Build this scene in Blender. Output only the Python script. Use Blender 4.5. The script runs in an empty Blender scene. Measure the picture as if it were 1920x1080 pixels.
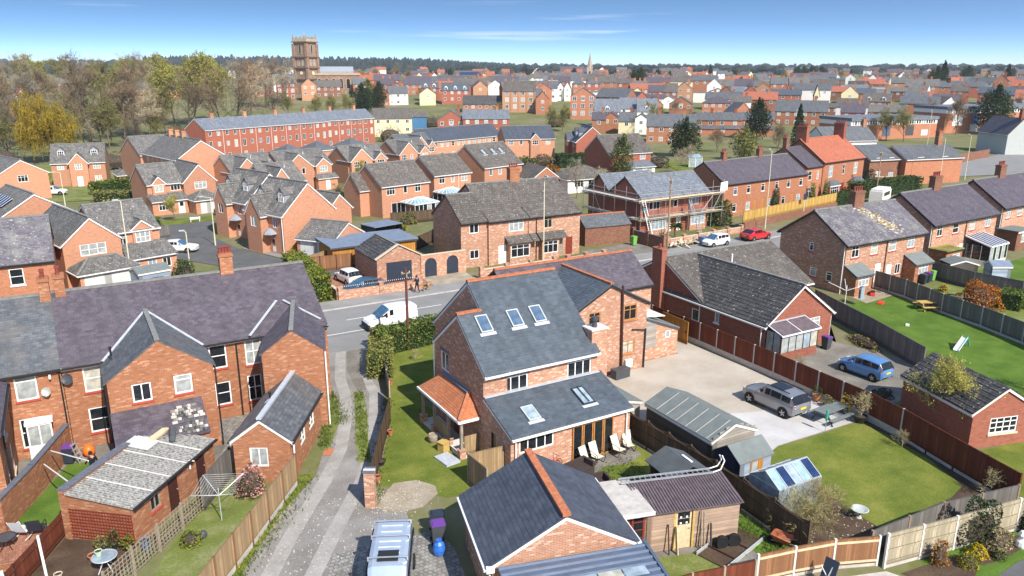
import bpy,bmesh,math,random
from mathutils import Vector,Matrix,Quaternion
rnd = random.Random(11)
scene = bpy.context.scene
COL = scene.collection
rad = math.radians

# ---------------------------------------------------------------- camera
# World x runs along the main street, y across it (away from the viewer); metres.
cam_d = bpy.data.cameras.new('camera')
cam_d.sensor_width = 36.0
cam_d.lens = 27.0
cam_d.clip_start = 0.5
cam_d.clip_end = 20000
cam = bpy.data.objects.new('camera',cam_d)
COL.objects.link(cam)
cam.location = (0,0,21.0)
cam.rotation_euler = (rad(90 - 15.966),0,rad(-30))
scene.camera = cam

# ---------------------------------------------------------------- sky and sun
SUN_DIR = Vector((0.08,-1.0,0.0)).normalized()      # horizontal direction towards the sun
SUN_EL = rad(43)
world = bpy.data.worlds.new('World')
scene.world = world
world.use_nodes = True
wn,wl = world.node_tree.nodes,world.node_tree.links
wn.clear()
w_out = wn.new('ShaderNodeOutputWorld')
w_bg = wn.new('ShaderNodeBackground')
w_sky = wn.new('ShaderNodeTexSky')
w_sky.sky_type = 'NISHITA'
w_sky.sun_disc = False
w_sky.sun_elevation = SUN_EL
w_sky.sun_rotation = math.atan2(SUN_DIR.x,SUN_DIR.y)
w_sky.altitude = 150
w_sky.air_density = 0.8
w_sky.dust_density = 2.0
w_sky.ozone_density = 0.5
w_tc = wn.new('ShaderNodeTexCoord')
w_sep = wn.new('ShaderNodeSeparateXYZ')
w_mul = wn.new('ShaderNodeMath'); w_mul.operation = 'MULTIPLY_ADD'
w_mul.inputs[1].default_value = 8.0; w_mul.inputs[2].default_value = 0.02      # the blue comes down close to the horizon on this clear day
w_com = wn.new('ShaderNodeCombineXYZ')
w_nrm = wn.new('ShaderNodeVectorMath'); w_nrm.operation = 'NORMALIZE'
wl.new(w_tc.outputs['Generated'],w_sep.inputs[0])
wl.new(w_sep.outputs[0],w_com.inputs[0]); wl.new(w_sep.outputs[1],w_com.inputs[1])
wl.new(w_sep.outputs[2],w_mul.inputs[0]); wl.new(w_mul.outputs[0],w_com.inputs[2])
wl.new(w_com.outputs[0],w_nrm.inputs[0]); wl.new(w_nrm.outputs[0],w_sky.inputs[0])
# thin bands of cirrus low over the horizon, all the way round
w_map = wn.new('ShaderNodeMapping'); w_map.inputs['Scale'].default_value = (2.2,2.2,60)
w_noi = wn.new('ShaderNodeTexNoise'); w_noi.inputs['Scale'].default_value = 1.3; w_noi.inputs['Detail'].default_value = 5
w_rmp = wn.new('ShaderNodeValToRGB')
w_rmp.color_ramp.elements[0].position = 0.6; w_rmp.color_ramp.elements[0].color = (0,0,0,1)
w_rmp.color_ramp.elements[1].position = 0.78; w_rmp.color_ramp.elements[1].color = (1,1,1,1)
w_hgt = wn.new('ShaderNodeValToRGB')
w_hgt.color_ramp.elements[0].position = 0.0; w_hgt.color_ramp.elements[0].color = (.75,.75,.75,1)
w_hgt.color_ramp.elements[1].position = 0.10; w_hgt.color_ramp.elements[1].color = (.12,.12,.12,1)
w_hsv = wn.new('ShaderNodeHueSaturation'); w_hsv.inputs['Saturation'].default_value = 1.2; w_hsv.inputs['Hue'].default_value = .492
wl.new(w_sky.outputs[0],w_hsv.inputs['Color'])
w_cmul = wn.new('ShaderNodeMath'); w_cmul.operation = 'MULTIPLY'
w_mix = wn.new('ShaderNodeMixRGB'); w_mix.inputs[2].default_value = (4.6,4.75,5.0,1)
wl.new(w_tc.outputs['Generated'],w_map.inputs[0]); wl.new(w_map.outputs[0],w_noi.inputs['Vector'])
wl.new(w_noi.outputs['Fac'],w_rmp.inputs[0]); wl.new(w_sep.outputs[2],w_hgt.inputs[0])
wl.new(w_rmp.outputs[0],w_cmul.inputs[0]); wl.new(w_hgt.outputs[0],w_cmul.inputs[1])
wl.new(w_cmul.outputs[0],w_mix.inputs[0]); wl.new(w_hsv.outputs[0],w_mix.inputs[1])
wl.new(w_mix.outputs[0],w_bg.inputs[0])
w_bg.inputs[1].default_value = 0.15
wl.new(w_bg.outputs[0],w_out.inputs[0])

sun_d = bpy.data.lights.new('sun','SUN')
sun_d.energy = 3.6
sun_d.angle = rad(0.53)
sun_d.color = (1.0,0.94,0.86)
sun = bpy.data.objects.new('sun',sun_d)
COL.objects.link(sun)
sv = Vector((SUN_DIR.x * math.cos(SUN_EL),SUN_DIR.y * math.cos(SUN_EL),math.sin(SUN_EL)))
sun.rotation_euler = sv.to_track_quat('Z','Y').to_euler()
sun.location = sv * 100

scene.view_settings.view_transform = 'Standard'
scene.view_settings.look = 'None'
scene.view_settings.exposure = 1.0
scene.view_settings.gamma = 1.0
scene.render.engine = 'CYCLES'
scene.cycles.use_denoising = True
scene.cycles.max_bounces = 6
scene.cycles.diffuse_bounces = 3
scene.cycles.glossy_bounces = 3
scene.cycles.transmission_bounces = 4
scene.cycles.volume_bounces = 0
scene.cycles.caustics_reflective = False
scene.cycles.caustics_refractive = False

# ---------------------------------------------------------------- the lie of the land
def sstep(t):
    t = 0.0 if t < 0 else 1.0 if t > 1 else t
    return t * t * (3 - 2 * t)
C30,S30 = math.cos(rad(30)),math.sin(rad(30))
def gz(x,y):
    X = x * C30 - y * S30
    Y = x * S30 + y * C30
    if Y < 66: return 0.0
    dip = -2.0 * sstep((Y - 80) / 110) * sstep((8 - X) / 50) * (1 - sstep((Y - 250) / 120))
    rise = 8.0 * sstep((Y - 235) / 185) + 5.0 * sstep((Y - 480) / 600)
    hill = 26.0 * sstep((Y - 1300) / 1300) * (0.45 + 0.55 * sstep((250 - X) / 1100))
    return dip + rise + hill
# ---------------------------------------------------------------- mesh helper
class MB:
    def __init__(s): s.v = []; s.f = []; s.m = []
    def poly(s,pts,mi=0):
        i = len(s.v); s.v += [tuple(p) for p in pts]; s.f.append(tuple(range(i,i + len(pts)))); s.m.append(mi)
    def box(s,x0,x1,y0,y1,z0,z1,mi=0):
        i = len(s.v)
        s.v += [(x0,y0,z0),(x1,y0,z0),(x1,y1,z0),(x0,y1,z0),(x0,y0,z1),(x1,y0,z1),(x1,y1,z1),(x0,y1,z1)]
        for q in ((0,3,2,1),(4,5,6,7),(0,1,5,4),(1,2,6,5),(2,3,7,6),(3,0,4,7)):
            s.f.append(tuple(i + k for k in q)); s.m.append(mi)
    def bar(s,p,q,w,h,mi=0,up=(0,0,1)):
        p,q = Vector(p),Vector(q); d = (q - p)
        if d.length < 1e-6: return
        d.normalize(); up = Vector(up)
        if abs(d.dot(up)) > .98: up = Vector((1,0,0))
        a = d.cross(up).normalized(); b = a.cross(d).normalized()
        a *= w / 2; b *= h / 2
        i = len(s.v)
        for c in (p,q):
            for e in (-a - b,a - b,a + b,-a + b): s.v.append(tuple(c + e))
        for f in ((0,1,2,3),(7,6,5,4),(0,4,5,1),(1,5,6,2),(2,6,7,3),(3,7,4,0)):
            s.f.append(tuple(i + k for k in f)); s.m.append(mi)
    def tube(s,p,q,r0,r1,n=6,mi=0,caps=True):
        p,q = Vector(p),Vector(q); d = q - p
        if d.length < 1e-6: return
        d.normalize()
        a = d.orthogonal().normalized(); b = d.cross(a)
        i = len(s.v)
        for c,r in ((p,r0),(q,r1)):
            for k in range(n):
                t = 2 * math.pi * k / n
                s.v.append(tuple(c + a * (r * math.cos(t)) + b * (r * math.sin(t))))
        for k in range(n):
            s.f.append((i + k,i + (k + 1) % n,i + n + (k + 1) % n,i + n + k)); s.m.append(mi)
        if caps:
            s.f.append(tuple(i + n - 1 - k for k in range(n))); s.m.append(mi)
            s.f.append(tuple(i + n + k for k in range(n))); s.m.append(mi)
    def path(s,pts,r,n=5,mi=0):
        for a,b in zip(pts,pts[1:]): s.tube(a,b,r,r,n,mi)
    def lathe(s,prof,n=12,c=(0,0,0),mi=0,axis='z'):
        i = len(s.v)
        for (r,h) in prof:
            for k in range(n):
                t = 2 * math.pi * k / n
                x,y,z = r * math.cos(t),r * math.sin(t),h
                if axis == 'y': x,y,z = x,-z,y
                elif axis == 'x': x,y,z = z,x,y
                s.v.append((c[0] + x,c[1] + y,c[2] + z))
        for j in range(len(prof) - 1):
            for k in range(n):
                s.f.append((i + j*n + k,i + j*n + (k+1) % n,i + (j+1)*n + (k+1) % n,i + (j+1)*n + k)); s.m.append(mi)
        s.f.append(tuple(i + n - 1 - k for k in range(n))); s.m.append(mi)
        e = i + (len(prof) - 1) * n
        s.f.append(tuple(e + k for k in range(n))); s.m.append(mi)
    def prism(s,pts,z0,z1,mi=0):
        n = len(pts)
        s.poly([(x,y,z1) for x,y in pts],mi); s.poly([(x,y,z0) for x,y in reversed(pts)],mi)
        for k in range(n):
            (x0,y0),(x1,y1) = pts[k],pts[(k+1) % n]
            s.poly([(x0,y0,z0),(x1,y1,z0),(x1,y1,z1),(x0,y0,z1)],mi)
    def mesh(s,name,mats,smooth=False,uv=True):
        me = bpy.data.meshes.new(name)
        me.from_pydata(s.v,[],s.f)
        for m in (mats if isinstance(mats,(list,tuple)) else [mats]): me.materials.append(M[m] if isinstance(m,str) else m)
        if any(s.m): me.polygons.foreach_set('material_index',s.m)
        if smooth: me.polygons.foreach_set('use_smooth',[True] * len(s.f))
        if uv:
            ul = me.uv_layers.new(name='uv'); co = []
            for p in me.polygons:
                n = p.normal
                h = math.hypot(n.x,n.y)
                if h < 1e-3: t = Vector((1,0,0)); b = Vector((0,1,0))
                else:
                    t = Vector((-n.y / h,n.x / h,0)); b = n.cross(t)
                for vi in p.vertices:
                    c = me.vertices[vi].co
                    co += [c.dot(t),c.dot(b)]
            ul.data.foreach_set('uv',co)
        return me
    def build(s,name,mats,parent=None,loc=(0,0,0),rotz=0.0,smooth=False,uv=True):
        return put(name,s.mesh(name,mats,smooth,uv),parent,loc,rotz)

def put(name,me,parent=None,loc=(0,0,0),rotz=0.0,scale=None):
    o = bpy.data.objects.new(name,me); COL.objects.link(o)
    o.parent = parent; o.location = loc
    if rotz: o.rotation_euler = (0,0,rotz)
    if scale is not None: o.scale = scale if isinstance(scale,(tuple,list)) else (scale,) * 3
    return o
def tag(o,label,cat,group=None):
    o['label'] = label; o['category'] = cat
    if group: o['group'] = group
    return o
def thing(name,label,cat,loc=(0,0,0),rotz=0.0,group=None,scale=None):
    o = put(name,None,None,loc,rotz,scale); o.empty_display_size = .3
    return tag(o,label,cat,group)
def struct(o): o['kind'] = 'structure'; return o
def stuff(o,label=None,cat=None):
    o['kind'] = 'stuff'
    if label: o['label'] = label; o['category'] = cat
    return o
def dup(root,loc,rotz=0.0,label=None,group=None,scale=None):
    def cp(o,par):
        c = o.copy(); COL.objects.link(c); c.parent = par
        for ch in KIDS.get(o.name,()): cp(ch,c)
        return c
    KIDS = {}
    def walk(o):
        KIDS[o.name] = list(o.children)
        for ch in o.children: walk(ch)
    walk(root)
    r = cp(root,None); r.location = loc; r.rotation_euler = (0,0,rotz)
    if scale is not None: r.scale = scale if isinstance(scale,(tuple,list)) else (scale,) * 3
    if label: r['label'] = label
    if group: r['group'] = group
    return r

# ---------------------------------------------------------------- materials
M = {}
def nodes(name,rough=.8,spec=.3):
    m = bpy.data.materials.new(name); m.use_nodes = True
    nt = m.node_tree; b = nt.nodes['Principled BSDF']
    b.inputs['Roughness'].default_value = rough
    b.inputs['Specular IOR Level'].default_value = spec
    M[name] = m
    return m,nt,b
def nn(nt,t,**k):
    n = nt.nodes.new(t)
    for a,v in k.items():
        if a in ('operation','blend_type','feature','noise_dimensions','wave_type','bands_direction'): setattr(n,a,v)
        else: n.inputs[a.replace('_',' ')].default_value = v
    return n
def c4(c): return (c[0],c[1],c[2],1)
def ramp(nt,fac,stops):
    r = nt.nodes.new('ShaderNodeValToRGB'); e = r.color_ramp.elements
    while len(e) < len(stops): e.new(0.5)
    for el,(p,c) in zip(e,stops): el.position = p; el.color = c4(c) if len(c) == 3 else c
    nt.links.new(fac,r.inputs[0]); return r.outputs[0]
def mixc(nt,fac,a,b,bt='MIX'):
    n = nt.nodes.new('ShaderNodeMixRGB'); n.blend_type = bt
    for s,v in ((0,fac),(1,a),(2,b)):
        if isinstance(v,bpy.types.NodeSocket): nt.links.new(v,n.inputs[s])
        elif s == 0: n.inputs[0].default_value = v
        else: n.inputs[s].default_value = c4(v)
    return n.outputs[0]
def coord(nt,kind='Object'):
    t = nt.nodes.new('ShaderNodeTexCoord'); return t.outputs[kind]
def noise(nt,vec,scale,detail=3,rough=.55):
    n = nn(nt,'ShaderNodeTexNoise',Scale=scale,Detail=detail,Roughness=rough)
    nt.links.new(vec,n.inputs['Vector']); return n.outputs['Fac']
def mapping(nt,vec,scale=(1,1,1),loc=(0,0,0)):
    m = nt.nodes.new('ShaderNodeMapping'); m.inputs['Scale'].default_value = scale; m.inputs['Location'].default_value = loc
    nt.links.new(vec,m.inputs[0]); return m.outputs[0]
def bump(nt,b,height,strength=.3,dist=.02):
    n = nn(nt,'ShaderNodeBump',Strength=strength,Distance=dist)
    nt.links.new(height,n.inputs['Height']); nt.links.new(n.outputs[0],b.inputs['Normal'])
def randval(nt,col,amt=.16):
    """each building's own batch of bricks / slates"""
    oi = nt.nodes.new('ShaderNodeObjectInfo')
    mr = nn(nt,'ShaderNodeMapRange'); mr.inputs['To Min'].default_value = 1 - amt; mr.inputs['To Max'].default_value = 1 + amt
    nt.links.new(oi.outputs['Random'],mr.inputs['Value'])
    h = nt.nodes.new('ShaderNodeHueSaturation')
    nt.links.new(mr.outputs[0],h.inputs['Value']); nt.links.new(col,h.inputs['Color'])
    return h.outputs[0]
def plain(name,c,rough=.7,spec=.3,var=.12,scale=6.0,metal=0.0,bmp=0.0):
    m,nt,b = nodes(name,rough,spec)
    f = noise(nt,coord(nt),scale,4)
    lo = tuple(max(0,x * (1 - var)) for x in c); hi = tuple(min(1,x * (1 + var)) for x in c)
    col = ramp(nt,f,[(.3,lo),(.7,hi)])
    nt.links.new(col,b.inputs['Base Color']); b.inputs['Metallic'].default_value = metal
    if bmp: bump(nt,b,f,bmp)
    return m
def cell_noise(nt,uv,w,h):
    """one random number for each brick / slate, in step with the brick texture's bond"""
    sp = nn(nt,'ShaderNodeSeparateXYZ'); nt.links.new(uv,sp.inputs[0])
    def m(op,a,b=None):
        n = nn(nt,'ShaderNodeMath',operation=op)
        for k,v in enumerate((a,b)):
            if v is None: continue
            if isinstance(v,(int,float)): n.inputs[k].default_value = v
            else: nt.links.new(v,n.inputs[k])
        return n.outputs[0]
    row = m('FLOOR',m('DIVIDE',sp.outputs[1],h)); off = m('MULTIPLY',m('FLOORED_MODULO',row,2.0),.5)
    col = m('FLOOR',m('ADD',m('DIVIDE',sp.outputs[0],w),off))
    c = nn(nt,'ShaderNodeCombineXYZ'); nt.links.new(col,c.inputs[0]); nt.links.new(row,c.inputs[1])
    wn_ = nt.nodes.new('ShaderNodeTexWhiteNoise'); wn_.noise_dimensions = '2D'; nt.links.new(c.outputs[0],wn_.inputs['Vector'])
    return wn_.outputs['Value']
def brick(name,c1,c2,mortar,blotch=(.55,.38,.28),amt=.35,stain=.25,bw=.235,rh=.078,vary=.12):
    m,nt,b = nodes(name,.85,.2)
    uv = coord(nt,'UV'); ob = coord(nt)
    bt = nn(nt,'ShaderNodeTexBrick',Color1=c4(c1),Color2=c4(c2),Mortar=c4(mortar),Scale=1.0,Mortar_Size=.007,Mortar_Smooth=.3,Bias=0.0,Brick_Width=bw,Row_Height=rh)
    nt.links.new(uv,bt.inputs['Vector'])
    cf = cell_noise(nt,uv,bw,rh)
    col = mixc(nt,ramp(nt,cf,[(.0,(.45,) * 3),(.22,(0,0,0))]),bt.outputs['Color'],tuple(x * .5 for x in c1))
    col = mixc(nt,ramp(nt,cf,[(.78,(0,0,0)),(.96,(amt,) * 3)]),col,blotch)
    f2 = noise(nt,ob,.55,5,.6)
    col = mixc(nt,ramp(nt,f2,[(.38,(stain,) * 3),(.62,(0,0,0))]),col,tuple(x * .55 for x in c1),'MIX')
    col = randval(nt,col,vary)
    nt.links.new(col,b.inputs['Base Color'])
    bump(nt,b,bt.outputs['Fac'],-.35,.012)
    return m
def slate(name,c1,c2,w=.3,h=.24,patch=None,pamt=.5,gap=.006,rough=.55,lichen=0.0,vary=.1,dark=.45,spread=.38):
    m,nt,b = nodes(name,rough,.4)
    uv = coord(nt,'UV'); ob = coord(nt)
    bt = nn(nt,'ShaderNodeTexBrick',Color1=c4(c1),Color2=c4(c2),Mortar=c4(tuple(x * dark for x in c1)),Scale=1.0,Mortar_Size=gap,Mortar_Smooth=.2,Bias=-.1,Brick_Width=w,Row_Height=h)
    nt.links.new(uv,bt.inputs['Vector'])
    cf = cell_noise(nt,uv,w,h)
    col = mixc(nt,ramp(nt,cf,[(.0,(spread*1.2,) * 3),(.45,(0,0,0))]),bt.outputs['Color'],tuple(x * .55 for x in c1))
    col = mixc(nt,ramp(nt,cf,[(.6,(0,0,0)),(1.0,(spread,) * 3)]),col,tuple(min(1,x * 1.55) for x in c2))
    f = noise(nt,ob,.6,5,.65)
    if patch: col = mixc(nt,ramp(nt,f,[(.5,(0,0,0)),(.66,(pamt,) * 3)]),col,patch)
    f2 = noise(nt,mapping(nt,uv,(1.3,.35,1)),1.0,4)           # streaks down the slope
    col = mixc(nt,ramp(nt,f2,[(.32,(.38,) * 3),(.55,(0,0,0))]),col,tuple(x * .5 for x in c1))
    if lichen:
        f4 = noise(nt,ob,5.5,2,.5)
        col = mixc(nt,ramp(nt,f4,[(.7 - .06 * lichen,(0,0,0)),(.74 - .06 * lichen,(.8,) * 3)]),col,(.42,.41,.36))
    col = randval(nt,col,vary)
    nt.links.new(col,b.inputs['Base Color'])
    bump(nt,b,bt.outputs['Fac'],-.5,.02)
    return m
def ground_mat(name,stops,scale=1.2,fine=14.0,rough=.95,bmp=.5,warp=None):
    m,nt,b = nodes(name,rough,.1)
    ob = coord(nt)
    f = noise(nt,ob,scale,6,.62); g = noise(nt,ob,fine,4,.7)
    a = nn(nt,'ShaderNodeMath',operation='MULTIPLY_ADD'); a.inputs[1].default_value = .45
    nt.links.new(g,a.inputs[0])
    s = nn(nt,'ShaderNodeMath',operation='MULTIPLY_ADD'); s.inputs[1].default_value = .75; s.inputs[2].default_value = -.1
    nt.links.new(f,s.inputs[0]); nt.links.new(s.outputs[0],a.inputs[2])
    nt.links.new(ramp(nt,a.outputs[0],stops),b.inputs['Base Color'])
    bump(nt,b,g,bmp,.05)
    return m
def planks(name,c,step=.15,vertical=True,var=.3,rough=.85,gapc=.35):
    m,nt,b = nodes(name,rough,.15)
    uv = coord(nt,'UV')
    v = mapping(nt,uv,(1 / step,.12,1) if vertical else (.12,1 / step,1))
    bt = nn(nt,'ShaderNodeTexBrick',Color1=c4(tuple(x * (1 - var) for x in c)),Color2=c4(tuple(min(1,x * (1 + var)) for x in c)),Mortar=c4(tuple(x * gapc for x in c)),
            Scale=1.0,Mortar_Size=.05,Mortar_Smooth=.4,Bias=0.0,Brick_Width=1.0 if vertical else 40.0,Row_Height=40.0 if vertical else 1.0)
    bt.offset = 0.0
    nt.links.new(v,bt.inputs['Vector'])
    g = noise(nt,mapping(nt,uv,(14,1.4,1) if vertical else (1.4,14,1)),1.0,4)
    col = mixc(nt,ramp(nt,g,[(.35,(.5,) * 3),(.65,(0,0,0))]),bt.outputs['Color'],tuple(x * .6 for x in c))
    f = noise(nt,coord(nt),.9,4)
    col = mixc(nt,ramp(nt,f,[(.42,(.35,) * 3),(.6,(0,0,0))]),col,tuple(x * .55 for x in c))
    nt.links.new(col,b.inputs['Base Color'])
    bump(nt,b,bt.outputs['Fac'],-.4,.02)
    return m
def leafmat(name,c,var=.5,trans=.25):
    m,nt,b = nodes(name,.7,.2)
    f = noise(nt,coord(nt),1.1,3); oi = nt.nodes.new('ShaderNodeObjectInfo')
    col = ramp(nt,f,[(.3,tuple(x * (1 - var) for x in c)),(.7,tuple(min(1,x * (1 + var * .8)) for x in c))])
    col = randval(nt,col,.2)
    nt.links.new(col,b.inputs['Base Color'])
    if trans:
        t = nt.nodes.new('ShaderNodeBsdfTranslucent'); mx = nt.nodes.new('ShaderNodeMixShader'); mx.inputs[0].default_value = trans
        nt.links.new(col,t.inputs[0]); nt.links.new(b.outputs[0],mx.inputs[1]); nt.links.new(t.outputs[0],mx.inputs[2])
        nt.links.new(mx.outputs[0],nt.nodes['Material Output'].inputs[0])
    return m
def glassmat(name,c,rough=.06,spec=.6):
    m,nt,b = nodes(name,rough,spec)
    f = noise(nt,coord(nt),2.2,2)
    nt.links.new(ramp(nt,f,[(.35,tuple(x * .6 for x in c)),(.7,c)]),b.inputs['Base Color'])
    return m
def paint(name,c,rough=.25,metal=.0):
    m,nt,b = nodes(name,rough,.5)
    f = noise(nt,coord(nt),1.5,3)
    nt.links.new(ramp(nt,f,[(.3,tuple(x * .93 for x in c)),(.7,c)]),b.inputs['Base Color'])
    b.inputs['Metallic'].default_value = metal; b.inputs['Coat Weight'].default_value = .6; b.inputs['Coat Roughness'].default_value = .05
    return m

# bricks
brick('brick_old',(.38,.15,.07),(.315,.115,.053),(.36,.25,.17),(.58,.36,.24),.5,.22)
brick('brick_house',(.45,.225,.138),(.385,.175,.105),(.52,.42,.33),(.74,.57,.44),.6,.1)
brick('brick_red',(.31,.10,.062),(.26,.08,.05),(.30,.17,.13),(.38,.19,.13),.25,.2)
brick('brick_estate',(.50,.235,.14),(.46,.205,.12),(.52,.34,.23),(.56,.31,.2),.25,.06)
brick('brick_terrace',(.36,.115,.068),(.31,.095,.058),(.36,.17,.12),(.42,.17,.11),.2,.1)
brick('brick_orange',(.43,.17,.085),(.37,.135,.07),(.42,.26,.18),(.54,.3,.18),.3,.15)
brick('brick_brown',(.26,.11,.065),(.2,.08,.05),(.28,.2,.15),(.4,.26,.17),.35,.3)
brick('brick_pale',(.46,.24,.13),(.42,.2,.11),(.48,.33,.22),(.52,.33,.2),.25,.15)
brick('stone_church',(.34,.22,.16),(.26,.17,.12),(.2,.14,.1),(.42,.3,.22),.5,.55,bw=.7,rh=.35)
brick('stone_pale',(.42,.36,.28),(.36,.3,.23),(.28,.24,.19),(.46,.4,.32),.3,.3,bw=.7,rh=.35)
plain('render_white',(.72,.71,.67),.85,.2,.06,3)
plain('render_cream',(.70,.62,.38),.85,.2,.08,2)
plain('render_grey',(.42,.45,.43),.85,.2,.06,2)
plain('blue_sheet',(.05,.16,.30),.5,.4,.12,2)
# roofs
slate('slate_purple',(.084,.071,.086),(.11,.094,.112),.28,.2,(.1,.09,.1),.5,vary=.05)
slate('slate_grey',(.09,.1,.11),(.125,.132,.14),.28,.2,(.14,.128,.115),.6,vary=.08)
slate('slate_lichen',(.125,.115,.13),(.16,.148,.165),.28,.2,(.24,.24,.215),.7,lichen=1.0,vary=.05)
slate('slate_new',(.068,.085,.105),(.09,.108,.128),.3,.2,(.082,.098,.115),.4,gap=.005,vary=.02,dark=.7,spread=.3)
slate('slate_garage',(.055,.065,.085),(.075,.085,.11),.3,.2,(.07,.08,.1),.4,gap=.006,vary=.02,dark=.6,spread=.3)
slate('tile_grey',(.115,.11,.105),(.15,.145,.135),.3,.32,(.19,.175,.15),.5,gap=.022,lichen=.9,rough=.8,vary=.1)
slate('tile_brown',(.1,.088,.078),(.128,.114,.1),.3,.32,(.15,.132,.112),.5,gap=.022,lichen=.7,rough=.8,vary=.1)
slate('tile_dark',(.055,.053,.055),(.08,.077,.078),.3,.33,(.1,.095,.085),.4,gap=.026,lichen=.8,rough=.8,vary=.05,dark=.25)
slate('tile_blue',(.14,.16,.19),(.17,.19,.22),.3,.32,(.19,.2,.22),.5,gap=.02,rough=.7,vary=.05)
slate('tile_red',(.40,.13,.07),(.33,.1,.055),.25,.22,(.3,.12,.08),.6,gap=.012,rough=.8,vary=.08)
slate('tile_orange',(.50,.18,.075),(.42,.14,.06),.22,.17,(.4,.2,.12),.4,gap=.012,rough=.8,vary=.02)
plain('lead',(.30,.33,.37),.5,.4,.12,4,metal=.2)
plain('felt',(.155,.175,.17),.9,.2,.12,2,bmp=.1)
plain('felt_dark',(.085,.095,.1),.9,.2,.15,2,bmp=.1)
plain('felt_blue',(.16,.2,.27),.8,.3,.15,1.5)
plain('asbestos',(.3,.295,.275),.95,.15,.6,9,bmp=.3)
plain('corrugated_brown',(.115,.09,.1),.75,.3,.25,3)
plain('metal_navy',(.10,.13,.19),.4,.5,.12,2,metal=.2)
plain('ridge_red',(.42,.15,.075),.85,.2,.25,5)
plain('ridge_grey',(.2,.2,.19),.85,.2,.2,4)
plain('mortar',(.45,.43,.39),.9,.1,.15,6)
plain('flashing',(.42,.45,.49),.5,.4,.12,4)
# joinery, metal, masonry
plain('white',(.80,.80,.78),.45,.4,.03,3)
plain('white_old',(.70,.68,.63),.7,.3,.1,4)
plain('black',(.02,.02,.022),.45,.4,.1,4)
plain('dark_grey',(.06,.065,.075),.5,.4,.1,4)
plain('navy_dark',(.025,.035,.055),.5,.4,.15,2)
plain('oak',(.42,.19,.055),.55,.3,.2,6)
plain('oak_grey',(.30,.25,.19),.8,.2,.25,5)
plain('sill_red',(.40,.07,.05),.7,.3,.15,5)
plain('sill_stone',(.55,.47,.36),.85,.2,.1,5)
plain('door_brown',(.055,.02,.015),.6,.3,.15,4)
plain('door_red',(.20,.035,.02),.6,.3,.2,5)
plain('concrete',(.46,.43,.39),.92,.15,.18,2.5,bmp=.2)
plain('concrete_pale',(.60,.58,.54),.92,.15,.12,2,bmp=.1)
plain('coping_blue',(.12,.13,.16),.7,.3,.2,5)
plain('terracotta',(.45,.16,.08),.8,.2,.2,6)
plain('pot_red',(.22,.05,.035),.6,.4,.2,5)
plain('lichen_ochre',(.38,.27,.07),.9,.1,.3,8)
plain('steel',(.55,.56,.57),.35,.5,.1,5,metal=.6)
plain('alu',(.62,.66,.66),.35,.5,.08,5,metal=.4)
plain('lamp_cream',(.62,.60,.42),.6,.3,.08,3)
plain('pole_brown',(.13,.05,.04),.85,.2,.25,5)
plain('pole_wood',(.30,.22,.15),.9,.2,.25,5)
plain('tyre',(.018,.018,.02),.85,.2,.2,8)
plain('wicker',(.055,.04,.038),.8,.25,.3,25,bmp=.4)
plain('fabric_cream',(.66,.62,.50),.9,.1,.05,5)
plain('fabric_white',(.66,.70,.74),.9,.1,.05,5)
plain('plastic_purple',(.14,.05,.27),.5,.4,.08,4)
plain('plastic_green',(.16,.40,.08),.5,.4,.08,4)
plain('plastic_teal',(.03,.30,.24),.45,.4,.08,4)
plain('plastic_orange',(.85,.16,.02),.45,.4,.05,4)
plain('plastic_red',(.70,.05,.03),.45,.4,.08,4)
plain('plastic_blue',(.03,.14,.50),.35,.5,.2,9)
plain('plastic_pale',(.55,.62,.60),.45,.4,.06,4)
plain('plastic_yellow',(.75,.58,.03),.5,.4,.05,4)
plain('glaze_blue',(.12,.2,.33),.3,.5,.2,4)
plain('glaze_green',(.45,.6,.42),.3,.5,.1,4)
plain('wood_yellow',(.48,.33,.10),.8,.2,.2,6)
plain('board_pale',(.58,.47,.30),.85,.2,.15,5)
plain('rubble',(.44,.36,.28),.95,.1,.5,5,bmp=.4)
plain('skin',(.52,.30,.21),.6,.3,.06,8)
plain('cloth_black',(.018,.018,.022),.9,.1,.2,8)
plain('cloth_navy',(.025,.03,.06),.9,.1,.2,8)
plain('cloth_teal',(.03,.28,.34),.9,.1,.15,8)
plain('cloth_grey',(.16,.2,.27),.9,.1,.15,8)
plain('hair_dark',(.03,.02,.015),.8,.2,.3,20)
plain('shoe_white',(.7,.7,.72),.7,.2,.05,8)
plain('fur_tan',(.36,.22,.09),.95,.1,.25,12)
plain('fur_black',(.04,.03,.025),.95,.1,.25,12)
# fencing timber
planks('fence_tan',(.42,.29,.16),.11)
planks('fence_brown',(.19,.055,.03),.11)
planks('fence_dark',(.14,.095,.06),.11)
planks('fence_grey',(.20,.185,.17),.12)
planks('fence_pale',(.46,.40,.28),.1)
planks('fence_orange',(.52,.24,.05),.12)
planks('fence_new',(.60,.38,.11),.12)
planks('fence_mid',(.30,.15,.075),.12)
planks('shiplap_grey',(.40,.36,.31),.14,False)
planks('shiplap_dark',(.11,.095,.085),.14,False)
planks('shiplap_pink',(.46,.33,.24),.17,False)
planks('shiplap_navy',(.03,.04,.075),.12,False)
planks('shiplap_blue',(.36,.43,.52),.12,False)
planks('decking',(.20,.19,.22),.15)
planks('shutter_white',(.74,.74,.72),.12,False,.04)
# glass
glassmat('glass',(.02,.024,.03)); glassmat('glass_sky',(.10,.16,.25)); glassmat('glass_net',(.42,.45,.44),.25,.4)
glassmat('glass_blind',(.55,.54,.46),.35,.4); glassmat('glass_pale',(.35,.44,.50),.12); glassmat('glass_solar',(.02,.045,.13),.1); glassmat('glass_roof',(.34,.5,.55),.12)
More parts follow.
